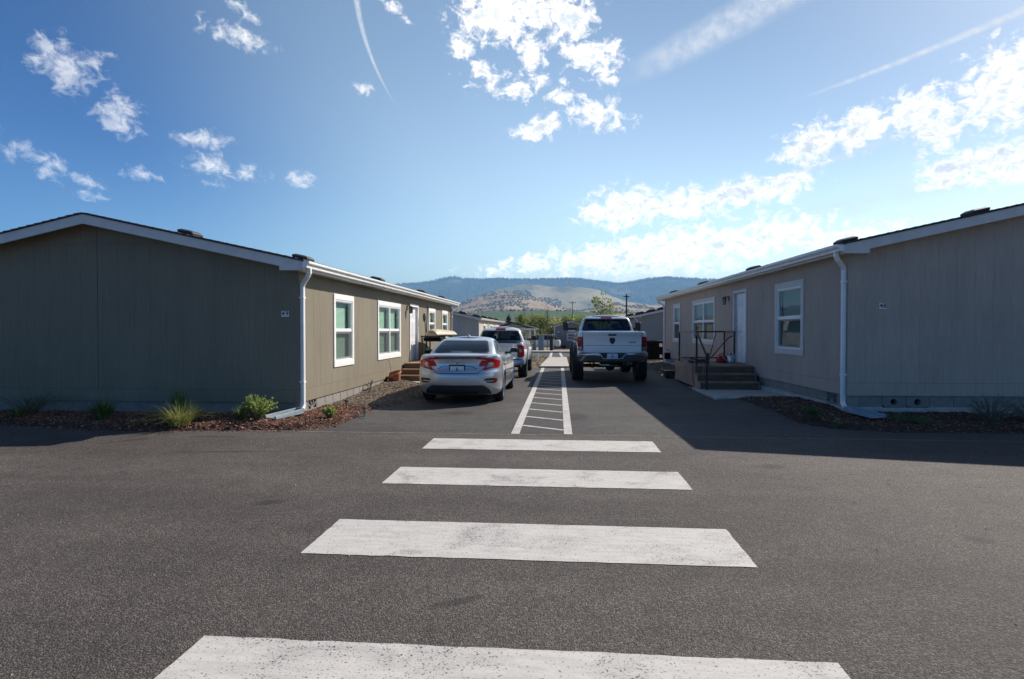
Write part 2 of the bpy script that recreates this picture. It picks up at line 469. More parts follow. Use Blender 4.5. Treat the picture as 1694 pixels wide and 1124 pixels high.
def leafmat(name, c1, c2, trans=0.35, vscale=3.0):
    m, t, out = newmat(name)
    pos = t.new('ShaderNodeNewGeometry').outputs['Position']
    n = t.noise(pos, vscale, 3, 0.6)
    v = t.voro(pos, 25.0)
    sp = t.new('ShaderNodeSeparateColor'); t.link(v.outputs['Color'], sp.inputs[0])
    f = t.math('ADD', t.math('MULTIPLY', t.ramp(n, 0.3, 0.7), 0.6), t.math('MULTIPLY', sp.outputs[0], 0.4))
    c = t.mix(f, c4(c1), c4(c2))
    b = t.new('ShaderNodeBsdfPrincipled'); b.inputs['Roughness'].default_value = 0.5
    b.inputs['Specular IOR Level'].default_value = 0.35
    t.put(b.inputs['Base Color'], c)
    tl = t.new('ShaderNodeBsdfTranslucent'); t.put(tl.inputs[0], c)
    mx = t.new('ShaderNodeMixShader'); mx.inputs[0].default_value = trans
    t.link(b.outputs[0], mx.inputs[1]); t.link(tl.outputs[0], mx.inputs[2])
    t.link(mx.outputs[0], out.inputs[0])
    return m

def siding_mat(name, col):
    m, t, out = newmat(name)
    b = t.new('ShaderNodeBsdfPrincipled')
    tcn = t.new('ShaderNodeTexCoord').outputs['Object']
    grain = t.noise(t.mapping(tcn, scale=(55, 55, 2.2)), 1.0, 6, 0.65, 0.4)
    fine = t.noise(t.mapping(tcn, scale=(160, 160, 12)), 1.0, 3, 0.6)
    big = t.noise(tcn, 0.9, 5, 0.6)
    low = t.noise(t.mapping(tcn, scale=(3, 3, 0.5)), 1.0, 5, 0.6)
    f = t.math('MULTIPLY', t.ramp(grain, 0.3, 0.7, 0.90, 1.08), t.ramp(big, 0.3, 0.7, 0.95, 1.05))
    f = t.math('MULTIPLY', f, t.ramp(low, 0.3, 0.7, 0.96, 1.04))
    oi = t.new('ShaderNodeObjectInfo')
    f = t.math('MULTIPLY', f, t.math('MULTIPLY_ADD', oi.outputs['Random'], 0.05, 0.975))
    t.put(b.inputs['Base Color'], t.vmath('SCALE', c4(col)[:3], scale=f))
    b.inputs['Roughness'].default_value = 0.78
    b.inputs['Specular IOR Level'].default_value = 0.22
    bp = t.new('ShaderNodeBump'); bp.inputs['Strength'].default_value = 0.5; bp.inputs['Distance'].default_value = 0.004
    t.put(bp.inputs['Height'], t.math('ADD', grain, t.math('MULTIPLY', fine, 0.5))); t.link(bp.outputs[0], b.inputs['Normal'])
    t.link(b.outputs[0], out.inputs[0])
    return m

M_ROAD = asphalt('road_asphalt', (0.038, 0.031, 0.0275), (0.215, 0.180, 0.157), 0.45, 0.16)
M_PARK = asphalt('parking_asphalt', (0.034, 0.030, 0.028), (0.185, 0.168, 0.156), 0.6, 0.14)
M_PAINT = road_paint('crosswalk_paint', 0.5)
M_PAINT2 = road_paint('aisle_paint', 0.15)
M_CONC = pbr('concrete', (0.42, 0.385, 0.335), 0.85, var=0.14, vscale=3.0, bump=0.25, bscale=90, world=True)
M_FOOT = pbr('footing_concrete', (0.42, 0.40, 0.37), 0.9, var=0.18, vscale=5.0, bump=0.3, bscale=70, world=True)
M_CMU = pbr('concrete_block', (0.235, 0.212, 0.195), 0.92, var=0.12, vscale=9.0, bump=0.5, bscale=120, rand=0.09)
M_MORTAR = pbr('mortar', (0.50, 0.48, 0.44), 0.95, var=0.1, bump=0.3, bscale=80)
M_SID_L = siding_mat('siding_olive', (0.212, 0.184, 0.136))
M_SID_R = siding_mat('siding_taupe', (0.435, 0.350, 0.295))  # taupe paint, lightened to put the sun's veiling glare into the colour
M_SID_F = siding_mat('siding_far_grey', (0.32, 0.285, 0.26))
M_SID_W = siding_mat('siding_far_tan', (0.44, 0.41, 0.35))
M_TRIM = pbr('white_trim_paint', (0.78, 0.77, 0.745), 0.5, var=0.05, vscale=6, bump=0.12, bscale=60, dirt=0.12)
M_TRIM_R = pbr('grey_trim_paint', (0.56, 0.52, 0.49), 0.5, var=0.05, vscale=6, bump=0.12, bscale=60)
M_RAKE = pbr('rake_board_paint', (0.60, 0.565, 0.55), 0.55, var=0.06, vscale=5, bump=0.15, bscale=50)
M_GUT = pbr('gutter_enamel', (0.80, 0.79, 0.77), 0.35, var=0.04, vscale=5, dirt=0.1)
M_VINYL = pbr('window_vinyl', (0.80, 0.80, 0.79), 0.38)
M_SOFFIT = pbr('soffit_paint', (0.50, 0.47, 0.42), 0.7, var=0.06, vscale=5)
M_SHINGLE = pbr('roof_shingle', (0.045, 0.043, 0.042), 0.95, var=0.4, vscale=14, bump=0.8, bscale=120)
M_VENT = pbr('roof_vent_plastic', (0.035, 0.033, 0.033), 0.6, var=0.2, vscale=7)
M_DARK = pbr('dark_void', (0.006, 0.006, 0.007), 0.9, spec=0.1)
M_ROOM = pbr('room_wall', (0.30, 0.28, 0.25), 0.9)
M_BLIND = pbr('blind_slats', (0.70, 0.72, 0.67), 0.6)
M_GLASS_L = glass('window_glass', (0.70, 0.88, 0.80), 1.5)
M_GLASS_R = glass('window_glass_shaded', (0.62, 0.74, 0.70), 2.0)  # copy for the shaded wall: shade put into a darker tint
M_SCREEN = screen_mat('insect_screen')
M_DOOR = pbr('door_paint', (0.76, 0.76, 0.77), 0.4, var=0.03, vscale=6, bump=0.1, bscale=50)
M_BLACK = pbr('black_powder_coat', (0.018, 0.018, 0.02), 0.45)
M_CHROME = pbr('chrome', (0.78, 0.78, 0.80), 0.12, 1.0)
M_STEEL = pbr('brushed_steel', (0.55, 0.55, 0.56), 0.32, 1.0, var=0.1, vscale=8)
M_DECK = pbr('stained_deck_board', (0.33, 0.205, 0.115), 0.65, var=0.28, vscale=3.0, stretch=(1, 8, 8), bump=0.3, bscale=40, rand=0.12)
M_DECK_R = pbr('weathered_deck_board', (0.30, 0.175, 0.11), 0.7, var=0.28, vscale=3.0, stretch=(1, 8, 8), bump=0.3, bscale=40, rand=0.12)
M_RISER = pbr('stained_riser', (0.15, 0.092, 0.052), 0.65, var=0.25, vscale=3.0, stretch=(1, 8, 8), bump=0.3, bscale=40, rand=0.08)
M_RISER_R = pbr('dark_riser', (0.160, 0.092, 0.058), 0.65, var=0.25, vscale=3.0, stretch=(1, 8, 8), bump=0.3, bscale=40, rand=0.08)
M_SKIRT = pbr('porch_skirt_panel', (0.34, 0.245, 0.185), 0.75, var=0.15, vscale=4, bump=0.2, bscale=60, rand=0.06)
M_MULCH = pbr('mulch_soil', (0.050, 0.026, 0.017), 0.95, var=0.5, vscale=14, bump=0.9, bscale=60, world=True)
M_CHIP = [pbr('bark_chip_%s' % n, c, 0.85, var=0.35, vscale=30, world=True) for n, c in
          (('red', (0.27, 0.088, 0.046)), ('brown', (0.150, 0.062, 0.036)), ('pale', (0.38, 0.22, 0.135)), ('dark', (0.055, 0.028, 0.019)))]
M_DRY = [pbr('dry_chip_%s' % n, c, 0.9, var=0.35, vscale=30, world=True) for n, c in
         (('grey', (0.22, 0.175, 0.13)), ('tan', (0.30, 0.235, 0.165)), ('umber', (0.12, 0.082, 0.055)), ('pale', (0.42, 0.35, 0.26)))]
M_DRYSOIL = pbr('dry_soil', (0.165, 0.120, 0.080), 0.95, var=0.4, vscale=12, bump=0.9, bscale=60, world=True)
M_DIRT = pbr('field_dirt', (0.22, 0.175, 0.115), 0.95, var=0.3, vscale=0.4, bump=0.4, bscale=8, world=True)
M_TYRE = pbr('tyre_rubber', (0.016, 0.016, 0.017), 0.85, var=0.25, vscale=8, bump=0.3, bscale=90)
M_UNDER = pbr('underbody', (0.015, 0.015, 0.015), 0.8, var=0.3, vscale=9)
M_SILVER = pbr('silver_car_paint', (0.50, 0.53, 0.575), 0.30, 0.6, coat=1.0, dirt=0.10, dirtcol=(0.42, 0.39, 0.35))
M_WHITE = pbr('white_truck_paint', (0.74, 0.75, 0.76), 0.35, 0.0, coat=1.0, dirt=0.10, dirtcol=(0.5, 0.46, 0.40))
M_SILVER2 = pbr('pale_silver_truck_paint', (0.74, 0.755, 0.78), 0.32, 0.25, coat=1.0, dirt=0.12, dirtcol=(0.48, 0.44, 0.40))
M_BTRIM = pbr('black_trim_plastic', (0.022, 0.022, 0.023), 0.55)
M_SEAL = pbr('window_seal_rubber', (0.012, 0.012, 0.012), 0.5)
M_RED = pbr('red_lamp_lens', (0.46, 0.008, 0.012), 0.22, spec=0.3, coat=0.25)
M_REDD = pbr('dark_red_lamp_lens', (0.20, 0.006, 0.010), 0.2, spec=0.3, coat=0.25)
M_CLEAR = pbr('clear_lamp_lens', (0.20, 0.20, 0.215), 0.12, 0.4, coat=1.0)
M_CARGL = glass('car_glass', (0.34, 0.36, 0.36), 1.55)
M_CARGL_D = glass('privacy_glass', (0.12, 0.13, 0.14), 1.95)
M_SEAT = pbr('seat_fabric', (0.03, 0.03, 0.033), 0.85)
M_PLATE = pbr('plate_white', (0.66, 0.72, 0.76), 0.4)
M_PLBLUE = pbr('plate_blue', (0.36, 0.52, 0.66), 0.4)
M_PLGREEN = pbr('plate_green', (0.05, 0.22, 0.19), 0.5)
M_DIGIT = pbr('sign_black', (0.02, 0.02, 0.02), 0.6)
M_SIGNW = pbr('sign_white', (0.80, 0.80, 0.80), 0.5)
M_TERRA = pbr('terracotta', (0.36, 0.13, 0.06), 0.8, var=0.25, vscale=9, bump=0.2, bscale=60)
M_KAYAK = pbr('kayak_plastic', (0.43, 0.365, 0.25), 0.5, var=0.10, vscale=3, bump=0.05, bscale=20, dirt=0.2)
M_TURQ = pbr('turquoise_plastic', (0.04, 0.50, 0.52), 0.35)
M_NAVY = pbr('navy_plastic', (0.015, 0.03, 0.06), 0.4)
M_REDP = pbr('red_plastic', (0.45, 0.03, 0.03), 0.4)
M_HOSE = pbr('hose_rubber', (0.42, 0.17, 0.12), 0.5)
M_MIRR = pbr('mirror_glass_dark', (0.012, 0.013, 0.014), 0.15, spec=0.35)  # near-black instead of mirroring: a dark reflection put into the colour
M_LABEL = pbr('sticker_paper', (0.55, 0.56, 0.56), 0.6)
M_AC = pbr('ac_cabinet', (0.007, 0.007, 0.008), 0.7, spec=0.12)
M_SPLASH = pbr('splash_block_plastic', (0.24, 0.29, 0.31), 0.6, var=0.15, vscale=10, bump=0.1)
M_BARK = pbr('bark', (0.16, 0.12, 0.09), 0.9, var=0.3, vscale=10, bump=0.5, bscale=40)
M_WOODPOLE = pbr('pole_wood', (0.12, 0.09, 0.07), 0.9, var=0.2, vscale=4)
M_GRASS_L = leafmat('fountain_grass', (0.20, 0.25, 0.05), (0.50, 0.48, 0.16), 0.4, 6)
M_GRASS_D = leafmat('straw_blade', (0.42, 0.34, 0.17), (0.30, 0.28, 0.12), 0.3, 6)
M_SHRUB = leafmat('bright_shrub_leaf', (0.15, 0.23, 0.045), (0.44, 0.50, 0.15), 0.4, 10)
M_SAGE = leafmat('grey_sage_leaf', (0.12, 0.17, 0.13), (0.22, 0.28, 0.22), 0.25, 8)
M_CREEP = leafmat('creeping_leaf', (0.05, 0.10, 0.025), (0.12, 0.18, 0.05), 0.3, 8)
M_TREE = leafmat('young_tree_leaf', (0.10, 0.17, 0.03), (0.30, 0.34, 0.07), 0.45, 4)
M_TREE2 = leafmat('yellow_green_leaf', (0.15, 0.20, 0.04), (0.33, 0.34, 0.08), 0.4, 3)
M_CONIF = leafmat('conifer_needles', (0.025, 0.05, 0.035), (0.05, 0.085, 0.055), 0.1, 2)
M_WEED = leafmat('weed_leaf', (0.14, 0.18, 0.05), (0.34, 0.33, 0.14), 0.3, 5)
# ------------------------------------------------------------------ the ground
def gz(x, y):
    z = 0.10 * smooth01((x - 2.9) / 0.7) * smooth01((y - 9.9) / 1.4) * (1 - smooth01((y - 30) / 3))
    z += 0.14 * smooth01((-3.2 - x) / 1.1) * smooth01((y - 11.5) / 4.0) * (1 - smooth01((y - 30) / 3))
    if y > 42:
        z -= 0.62 * smooth01((y - 42) / 34) + 0.004 * max(0, min(y - 60, 200))
    return z

def grid_sheet(name, xs, ys, zf, mat):
    vs = [(x, y, zf(x, y)) for y in ys for x in xs]
    n = len(xs)
    fs = [(j * n + i, j * n + i + 1, (j + 1) * n + i + 1, (j + 1) * n + i) for j in range(len(ys) - 1) for i in range(n - 1)]
    me = bpy.data.meshes.new(name); me.from_pydata(vs, [], fs); me.materials.append(mat)
    me.polygons.foreach_set('use_smooth', [True] * len(me.polygons))
    return link(name, me)

def frange(a, b, n):
    return [a + (b - a) * i / n for i in range(n + 1)]

gx = [-9000, -4000, -1500, -500, -200, -100, -60] + frange(-40, 40, 40) + [60, 100, 200, 500, 1500, 4000, 9000]
gy = [-500, -200, -80, -30, -15] + frange(-10, 90, 50) + [100, 120, 150, 200, 260, 350, 500, 900, 1500, 3000, 6000, 8800]
tag(grid_sheet('ground', gx, gy, lambda x, y: gz(x, y) - 0.06, M_DIRT), kind='structure')
tag(grid_sheet('front_road', frange(-60, 60, 24), frange(-16, 8.72, 12), lambda x, y: 0.0, M_ROAD), kind='structure')
# the parking bay between the homes, newer asphalt, laid against the road with an open joint
tag(grid_sheet('parking_bay', [-12, -8, -6] + frange(-5, 5.2, 34) + [7, 10, 14], frange(8.735, 24.4, 40), gz, M_PARK), kind='structure')
tag(grid_sheet('far_lane', frange(-60, 60, 24), frange(33.0, 40.8, 6), lambda x, y: 0.0, M_PARK), kind='structure')
# far pavement with its kerb
kb = MB()
for i in range(40):
    x0 = -60 + i * 3.0
    kb.box(x0 + .006, x0 + 2.994, 40.8, 42.2, -0.06, 0.11)
tag(kb.build('far_pavement', M_CONC), kind='structure')
# joint sealer / paving seam
sm = MB()
pts = []
xx = -12.0
while xx < 14:
    pts.append((xx, 8.7275 + 0.012 * noise.noise(Vector((xx * 0.8, 3, 0)))))
    xx += 0.25
for a, b in zip(pts[:-1], pts[1:]):
    sm.add([(a[0], a[1] - 0.022, 0.0035), (b[0], b[1] - 0.022, 0.0035), (b[0], b[1] + 0.022, 0.0035), (a[0], a[1] + 0.022, 0.0035)], [(0, 1, 2, 3)])
M_SEAM = pbr('paving_seam_dust', (0.15, 0.135, 0.12), 0.9, var=0.4, vscale=8, world=True)
tag(sm.build('paving_seam', M_SEAM, recalc=False), kind='structure')

# painted crosswalk bars, each its own
def ragged_quad(x0, x1, y0, y1, z, amp=0.008, step=0.05):
    out = []
    def side(p, q, nx, ny):
        n = max(2, int(math.hypot(q[0] - p[0], q[1] - p[1]) / step))
        for i in range(n):
            t = i / n
            o = amp * (noise.noise(Vector((p[0] + (q[0] - p[0]) * t, p[1] + (q[1] - p[1]) * t, 5)) * 9))
            out.append((p[0] + (q[0] - p[0]) * t + nx * o, p[1] + (q[1] - p[1]) * t + ny * o, z))
    side((x0, y0), (x1, y0), 0, 1); side((x1, y0), (x1, y1), 1, 0); side((x1, y1), (x0, y1), 0, 1); side((x0, y1), (x0, y0), 1, 0)
    return out
for i, (y0, y1) in enumerate(((7.58, 8.32), (5.82, 6.54), (3.94, 4.68), (2.13, 2.83))):
    q = ragged_quad(-1.79, 1.295, y0, y1, 0.004)
    me = bpy.data.meshes.new('crosswalk_bar'); me.from_pydata(q, [], [tuple(range(len(q)))]); me.materials.append(M_PAINT)
    o = link('crosswalk_bar', me)
    o['kind'] = 'structure'
# loose grit scattered over the asphalt
gm_ = MB()
for i in range(900):
    x, y = random.uniform(-7, 7), random.uniform(1.8, 12) if i % 3 else random.uniform(7.5, 9.4)
    if -4 < x < 4 or y < 8.3:
        r = random.uniform(.003, .009) * (1 + .4 * (i % 7 == 0))
        a = random.uniform(0, 6.28)
        vs = [(x + r * random.uniform(.6, 1.2) * math.cos(a + q * 1.57), y + r * random.uniform(.6, 1.2) * math.sin(a + q * 1.57), .0005) for q in range(4)]
        gm_.add(vs + [(x, y, r * .9)], [(0, 1, 4), (1, 2, 4), (2, 3, 4), (3, 0, 4)])
tag(gm_.build('loose_grit', pbr('grit_stone', (0.30, 0.26, 0.22), 0.9, var=0.5, vscale=3, world=True), recalc=False), kind='stuff')
# hatched aisle between the two parking rows
def strip(name, a, b, w, mat, zoff=0.004):
    a = Vector(a); b = Vector(b); d = (b - a); n = max(1, int(d.length / 0.4)); d.normalize(); s = Vector((-d.y, d.x)) * w * 0.5
    vs = []; fs = []
    for i in range(n + 1):
        p = a.lerp(b, i / n)
        for q in (p - s, p + s): vs.append((q.x, q.y, gz(q.x, q.y) + zoff))
        if i: fs.append((2 * i - 2, 2 * i - 1, 2 * i + 1, 2 * i))
    me = bpy.data.meshes.new(name); me.from_pydata(vs, [], fs); me.materials.append(mat)
    o = link(name, me); o['kind'] = 'structure'
    return o
strip('aisle_line', (-0.655, 8.78), (-0.655, 24.35), 0.125, M_PAINT2)
strip('aisle_line', (0.135, 8.80), (0.135, 24.35), 0.125, M_PAINT2)
for i in range(15):
    y = 9.58 + i * 1.005
    strip('aisle_hatch_line', (-0.592, y), (0.072, y - 0.42), 0.085, M_PAINT2)
strip('far_crossing_line', (-0.50, 33.05), (-0.53, 40.75), 0.16, M_PAINT2)
strip('far_crossing_line', (0.22, 33.05), (0.05, 40.75), 0.16, M_PAINT2)
# concrete ramp and path at the end of the aisle
pt = MB()
ys = [24.42, 26.4, 28.4, 30.4, 32.4, 33.0]
for a, b in zip(ys[:-1], ys[1:]):
    def xl(y): return -0.80 + (y - 24.4) * 0.025
    pt.add([(xl(a), a + .006, 0.02), (0.40, a + .006, 0.02), (0.43, b - .006, 0.02), (xl(b), b - .006, 0.02),
            (xl(a), a + .006, 0.075), (0.40, a + .006, 0.075), (0.43, b - .006, 0.075), (xl(b), b - .006, 0.075)],
           [(0, 3, 2, 1), (4, 5, 6, 7), (0, 1, 5, 4), (1, 2, 6, 5), (2, 3, 7, 6), (3, 0, 4, 7)])
tag(pt.build('concrete_path', M_CONC), kind='structure')

# ------------------------------------------------------------------ planting beds and their bark
def pip(x, y, poly):
    c = False; j = len(poly) - 1
    for i in range(len(poly)):
        xi, yi = poly[i]; xj, yj = poly[j]
        if (yi > y) != (yj > y) and x < (xj - xi) * (y - yi) / (yj - yi) + xi: c = not c
        j = i
    return c
def edge_dist(x, y, poly):
    best = 9
    for i in range(len(poly)):
        ax, ay = poly[i - 1]; bx, by = poly[i]
        dx, dy = bx - ax, by - ay; L = dx * dx + dy * dy
        t = max(0, min(1, ((x - ax) * dx + (y - ay) * dy) / L)) if L else 0
        best = min(best, math.hypot(x - ax - dx * t, y - ay - dy * t))
    return best
def densify(poly, step, jit=0.0):
    out = []
    for i in range(len(poly)):
        a = poly[i]; b = poly[(i + 1) % len(poly)]
        n = max(1, int(math.hypot(b[0] - a[0], b[1] - a[1]) / step))
        for q in range(n):
            t = q / n
            x, y = a[0] + (b[0] - a[0]) * t, a[1] + (b[1] - a[1]) * t
            o = jit * noise.noise(Vector((x * 2.3, y * 2.3, 7)))
            out.append((x + o, y + o))
    return out
class Bed:
    def __init__(s, name, outline, mat, rise=0.06, step=0.16):
        s.poly = densify(outline, step, 0.05); s.rise = rise
        xs = [p[0] for p in s.poly]; ys = [p[1] for p in s.poly]
        s.bb = (min(xs), max(xs), min(ys), max(ys))
        pts = [Vector(p) for p in s.poly]; n = len(pts)
        x = s.bb[0]
        while x < s.bb[1]:
            y = s.bb[2]
            while y < s.bb[3]:
                px, py = x + random.uniform(-.05, .05), y + random.uniform(-.05, .05)
                if pip(px, py, s.poly) and edge_dist(px, py, s.poly) > step * 0.5: pts.append(Vector((px, py)))
                y += step
            x += step
        vv, ee, ff, *_ = geometry.delaunay_2d_cdt(pts, [(i, (i + 1) % n) for i in range(n)], [], 1, 1e-5)
        me = bpy.data.meshes.new(name); me.from_pydata([(v.x, v.y, s.z(v.x, v.y)) for v in vv], [], [tuple(f) for f in ff]); me.materials.append(mat)
        me.polygons.foreach_set('use_smooth', [True] * len(me.polygons))
        tag(link(name, me), kind='structure')
    def z(s, x, y):
        d = edge_dist(x, y, s.poly) if pip(x, y, s.poly) else 0
        return gz(x, y) - 0.004 + min(d * 0.45, s.rise) + (0.022 * noise.noise(Vector((x * 3, y * 3, 2))) + 0.02) * min(1, d * 5)
    def chips(s, name, mats, n, length=(0.02, 0.055), weights=None, xmax=None, f=None):
        mb = MB(); cnt = 0
        while cnt < n:
            x = random.uniform(s.bb[0], s.bb[1]); y = random.uniform(s.bb[2], s.bb[3])
            cnt += 1
            if not pip(x, y, s.poly):
                if edge_dist(x, y, s.poly) > 0.10 or random.random() > 0.35: continue
            if f and not f(x, y): continue
            z = s.z(x, y) + random.uniform(0.0, 0.012)
            L = random.uniform(*length); w = L * random.uniform(.22, .55); t = random.uniform(.003, .008)
            M = Matrix.Translation((x, y, z)) @ Matrix.Rotation(random.uniform(0, 6.28), 4, 'Z') @ Matrix.Rotation(random.gauss(0, .35), 4, 'X') @ Matrix.Rotation(random.gauss(0, .3), 4, 'Y')
            k0 = random.uniform(.5, 1)
            vs = [M @ Vector(p) for p in ((-L / 2, -w / 2, 0), (L / 2, -w / 2 * k0, 0), (L / 2 * k0, w / 2, 0), (-L / 2, w / 2 * k0, 0),
                                          (-L / 2 * .8, -w / 2 * .7, t), (L / 2 * .8, -w / 2 * .6, t), (L / 2 * .7, w / 2 * .7, t), (-L / 2 * .8, w / 2 * .6, t))]
            mi = random.choices(range(len(mats)), weights)[0] if weights else random.randrange(len(mats))
            mb.add(vs, [(4, 5, 6, 7), (0, 1, 5, 4), (1, 2, 6, 5), (2, 3, 7, 6), (3, 0, 4, 7)], mi)
        return tag(mb.build(name, mats, recalc=False), kind='stuff')

BED_L = Bed('mulch_bed', [(-12.5, 9.2), (-9.4, 9.05), (-8.0, 8.72), (-6.75, 8.58), (-4.9, 8.72), (-4.0, 8.85), (-3.66, 9.2), (-3.58, 9.9), (-3.64, 10.5), (-3.72, 11.0), (-3.62, 11.45), (-4.9, 11.45), (-4.9, 10.4), (-12.5, 10.4)], M_MULCH)
BED_L.chips('bark_mulch', M_CHIP, 30000, weights=(5, 5, 3, 4))
BED_LS = Bed('dry_bed', [(-3.62, 11.46), (-3.5, 11.9), (-3.2, 12.6), (-3.1, 13.2), (-3.05, 15.72), (-4.9, 15.72), (-4.9, 11.46)], M_DRYSOIL, 0.05)
BED_LS.chips('dry_bark_chips', M_DRY, 11000, (0.015, 0.05), (4, 4, 4, 1))
BED_R = Bed('mulch_bed', [(14, 9.6), (6.95, 9.42), (5.26, 9.38), (4.5, 9.55), (4.02, 10.0), (3.84, 11.2), (3.80, 12.1), (3.74, 12.78), (5.3, 12.78), (5.3, 11.2), (14, 11.2)], M_MULCH)
BED_R.chips('bark_mulch', M_CHIP, 24000, weights=(3, 6, 2, 5), f=lambda x, y: x < 9.5)
BED_RS = Bed('dry_bed', [(3.55, 17.8), (5.0, 17.8), (4.9, 30), (3.3, 30), (3.4, 24)], M_DRYSOIL, 0.03, 0.3)
BED_RS.chips('dry_bark_chips', M_DRY, 7000, (0.03, 0.09), (4, 2, 5, 1))
ISL_L = Bed('weedy_island', [(-4.6, 24.45), (-0.86, 24.45), (-0.62, 32.9), (-4.6, 32.9)], M_DRYSOIL, 0.06, 0.3)
ISL_R = Bed('weedy_island', [(0.47, 24.45), (3.2, 24.45), (3.3, 32.9), (0.5, 32.9)], M_DRYSOIL, 0.06, 0.3)
FARBED = Bed('mulch_bed', [(-30, 42.25), (30, 42.25), (30, 44.6), (-30, 44.6)], M_MULCH, 0.05, 0.9)
for b, n in ((ISL_L, 5000), (ISL_R, 3000)):
    b.chips('dry_bark_chips', M_DRY, n, (0.03, 0.09), (4, 4, 3, 2))

# ------------------------------------------------------------------ the hills
def interp(tab, x):
    if x <= tab[0][0]: return tab[0][1]
    for (a, b), (c, d) in zip(tab[:-1], tab[1:]):
        if x <= c:
            t = (x - a) / (c - a)
            return b + (d - b) * t
    return tab[-1][1]
HILLF = {}
def hill(key, D, y0, crest, mat, amp, nsc, xw, base=-4.0, nx=220, ny=46, back=0.25, rough=0.004, ext=0.8):
    c0, c1 = crest[0], crest[-1]
    lo = [(-xw, c0[1] * ext)] + crest + [(xw, c1[1] * ext)]
    def hz(x, y):
        t = (y - y0) / (D - y0)
        xc = x * D / max(y, 1) if t < 1 else x
        c = interp(lo, xc)
        c *= 1 + rough * 6 * noise.noise(Vector((xc / D * 55, key * 3.1, 0))) * 0.25
        if t <= 0: return base
        if t <= 1:
            s = t ** 1.15
            g = noise.fractal(Vector((x / nsc, y / nsc * 0.8, key * 7.7)), 1.0, 2.1, 5)
            return base + (c - base) * s * (1 + 0.0) + amp * g * math.sin(math.pi * min(1, t)) * t
        return base + (c - base) * (1 - smooth01((t - 1) / back))
    xs = frange(-xw, xw, nx)
    ys = frange(y0, D, ny) + [D + (D - y0) * back * f for f in (0.15, 0.4, 0.7, 1.0)]
    o = grid_sheet('hill', xs, ys, hz, mat)
    HILLF[key] = hz
    return tag(o, kind='structure')

def hill_mat(name, cols, scale, thr, dots=None, aspect=(1, 1, 1), soft=0.08, rows=None):
    m, t, out = newmat(name)
    pos = t.mapping(t.new('ShaderNodeNewGeometry').outputs['Position'], scale=aspect)
    b = t.new('ShaderNodeBsdfDiffuse')
    n = t.noise(pos, scale, 8, 0.62, 0.5)
    c = t.mix(t.ramp(n, thr - soft, thr + soft), c4(cols[0]), c4(cols[1]))
    n2 = t.noise(pos, scale * 4.5, 6, 0.6)
    c = t.mix(t.ramp(n2, 0.4, 0.65, 0.0, 0.5), c, c4(cols[2]))
    if dots:
        n3 = t.noise(pos, dots[0], 4, 0.65)
        n4 = t.noise(pos, dots[0] * 0.12, 4, 0.6)
        dd = t.math('MULTIPLY', t.ramp(n3, dots[1], dots[1] + 0.06), t.ramp(n4, 0.35, 0.55, 0.25, 1.0))
        c = t.mix(dd, c, c4(dots[2]))
    if rows:
        w = t.new('ShaderNodeTexWave'); w.bands_direction = 'DIAGONAL'
        t.put(w.inputs['Vector'], pos); w.inputs['Scale'].default_value = rows[0]; w.inputs['Distortion'].default_value = 1.0
        c = t.mix(t.math('MULTIPLY', w.outputs['Fac'], rows[1]), c, c4(rows[2]))
    t.put(b.inputs[0], c); t.link(b.outputs[0], out.inputs[0])
    return m

RIDGE = [(-3138, 500), (-2379, 522), (-1930, 556), (-1708, 563), (-1523, 590), (-1339, 632), (-1251, 640), (-1156, 618), (-973, 608), (-683, 614), (-466, 605), (-179, 603), (35, 610), (248, 608), (425, 578), (601, 555), (741, 547), (881, 575), (1055, 602), (1228, 616), (1436, 606), (1642, 590), (2255, 565), (3257, 531)]
MID = [(-1300, 20), (-1051, 90), (-780, 190), (-626, 257), (-532, 294), (-439, 321), (-300, 348), (-184, 352), (-69, 333), (68, 337), (182, 327), (296, 308), (386, 262), (522, 216), (701, 192), (924, 205), (1144, 213), (1500, 190)]
ROCK = [(-760, 5), (-635, 48), (-498, 96), (-429, 128), (-362, 155), (-294, 168), (-240, 175), (-187, 167), (-120, 148), (-53, 129), (13, 105), (92, 94), (171, 104), (249, 117), (353, 114), (457, 106), (585, 111), (800, 90)]
VINE = [(-293, 23), (-204, 31), (-154, 40), (-105, 42), (-31, 43), (30, 41), (91, 38), (151, 39), (211, 40)]
STRIP = [(-171, 2), (-61, 5), (-32, 11), (-11, 14.5), (11, 16.6), (32, 18), (53, 20), (88, 21.4), (123, 22)]
NEAR = [(-98, 1), (-35, 2.4), (-18, 4.8), (-2, 6.5), (14, 8.1), (30, 9.3), (54, 9.6)]
hill(1, 7000, 4600, RIDGE, hill_mat('forest_ridge', ((0.065, 0.078, 0.050), (0.24, 0.195, 0.125), (0.060, 0.066, 0.040)), 0.0022, 0.60, None, (1, 0.5, 1), 0.04), 60, 700, 5200)  # forest tones paled: part of the haze is in the colour
hill(2, 4500, 2700, MID, hill_mat('dry_grass_hill', ((0.40, 0.325, 0.19), (0.13, 0.135, 0.08), (0.28, 0.24, 0.14)), 0.0030, 0.56, (0.025, 0.60, (0.06, 0.07, 0.04)), (1, 0.5, 1)), 26, 420, 3600)
hill(3, 2600, 1350, ROCK, hill_mat('rocky_scrub_hill', ((0.42, 0.30, 0.195), (0.22, 0.17, 0.12), (0.40, 0.30, 0.21)), 0.0055, 0.60, (0.085, 0.54, (0.12, 0.095, 0.07)), (1, 0.5, 1)), 14, 180, 2400)
hill(4, 1200, 720, VINE, hill_mat('vineyard_slope', ((0.075, 0.125, 0.055), (0.10, 0.14, 0.07), (0.06, 0.10, 0.045)), 0.01, 0.55, None, (1, 0.3, 1), 0.1, (0.16, 0.45, (0.16, 0.15, 0.09))), 1.5, 160, 1500)
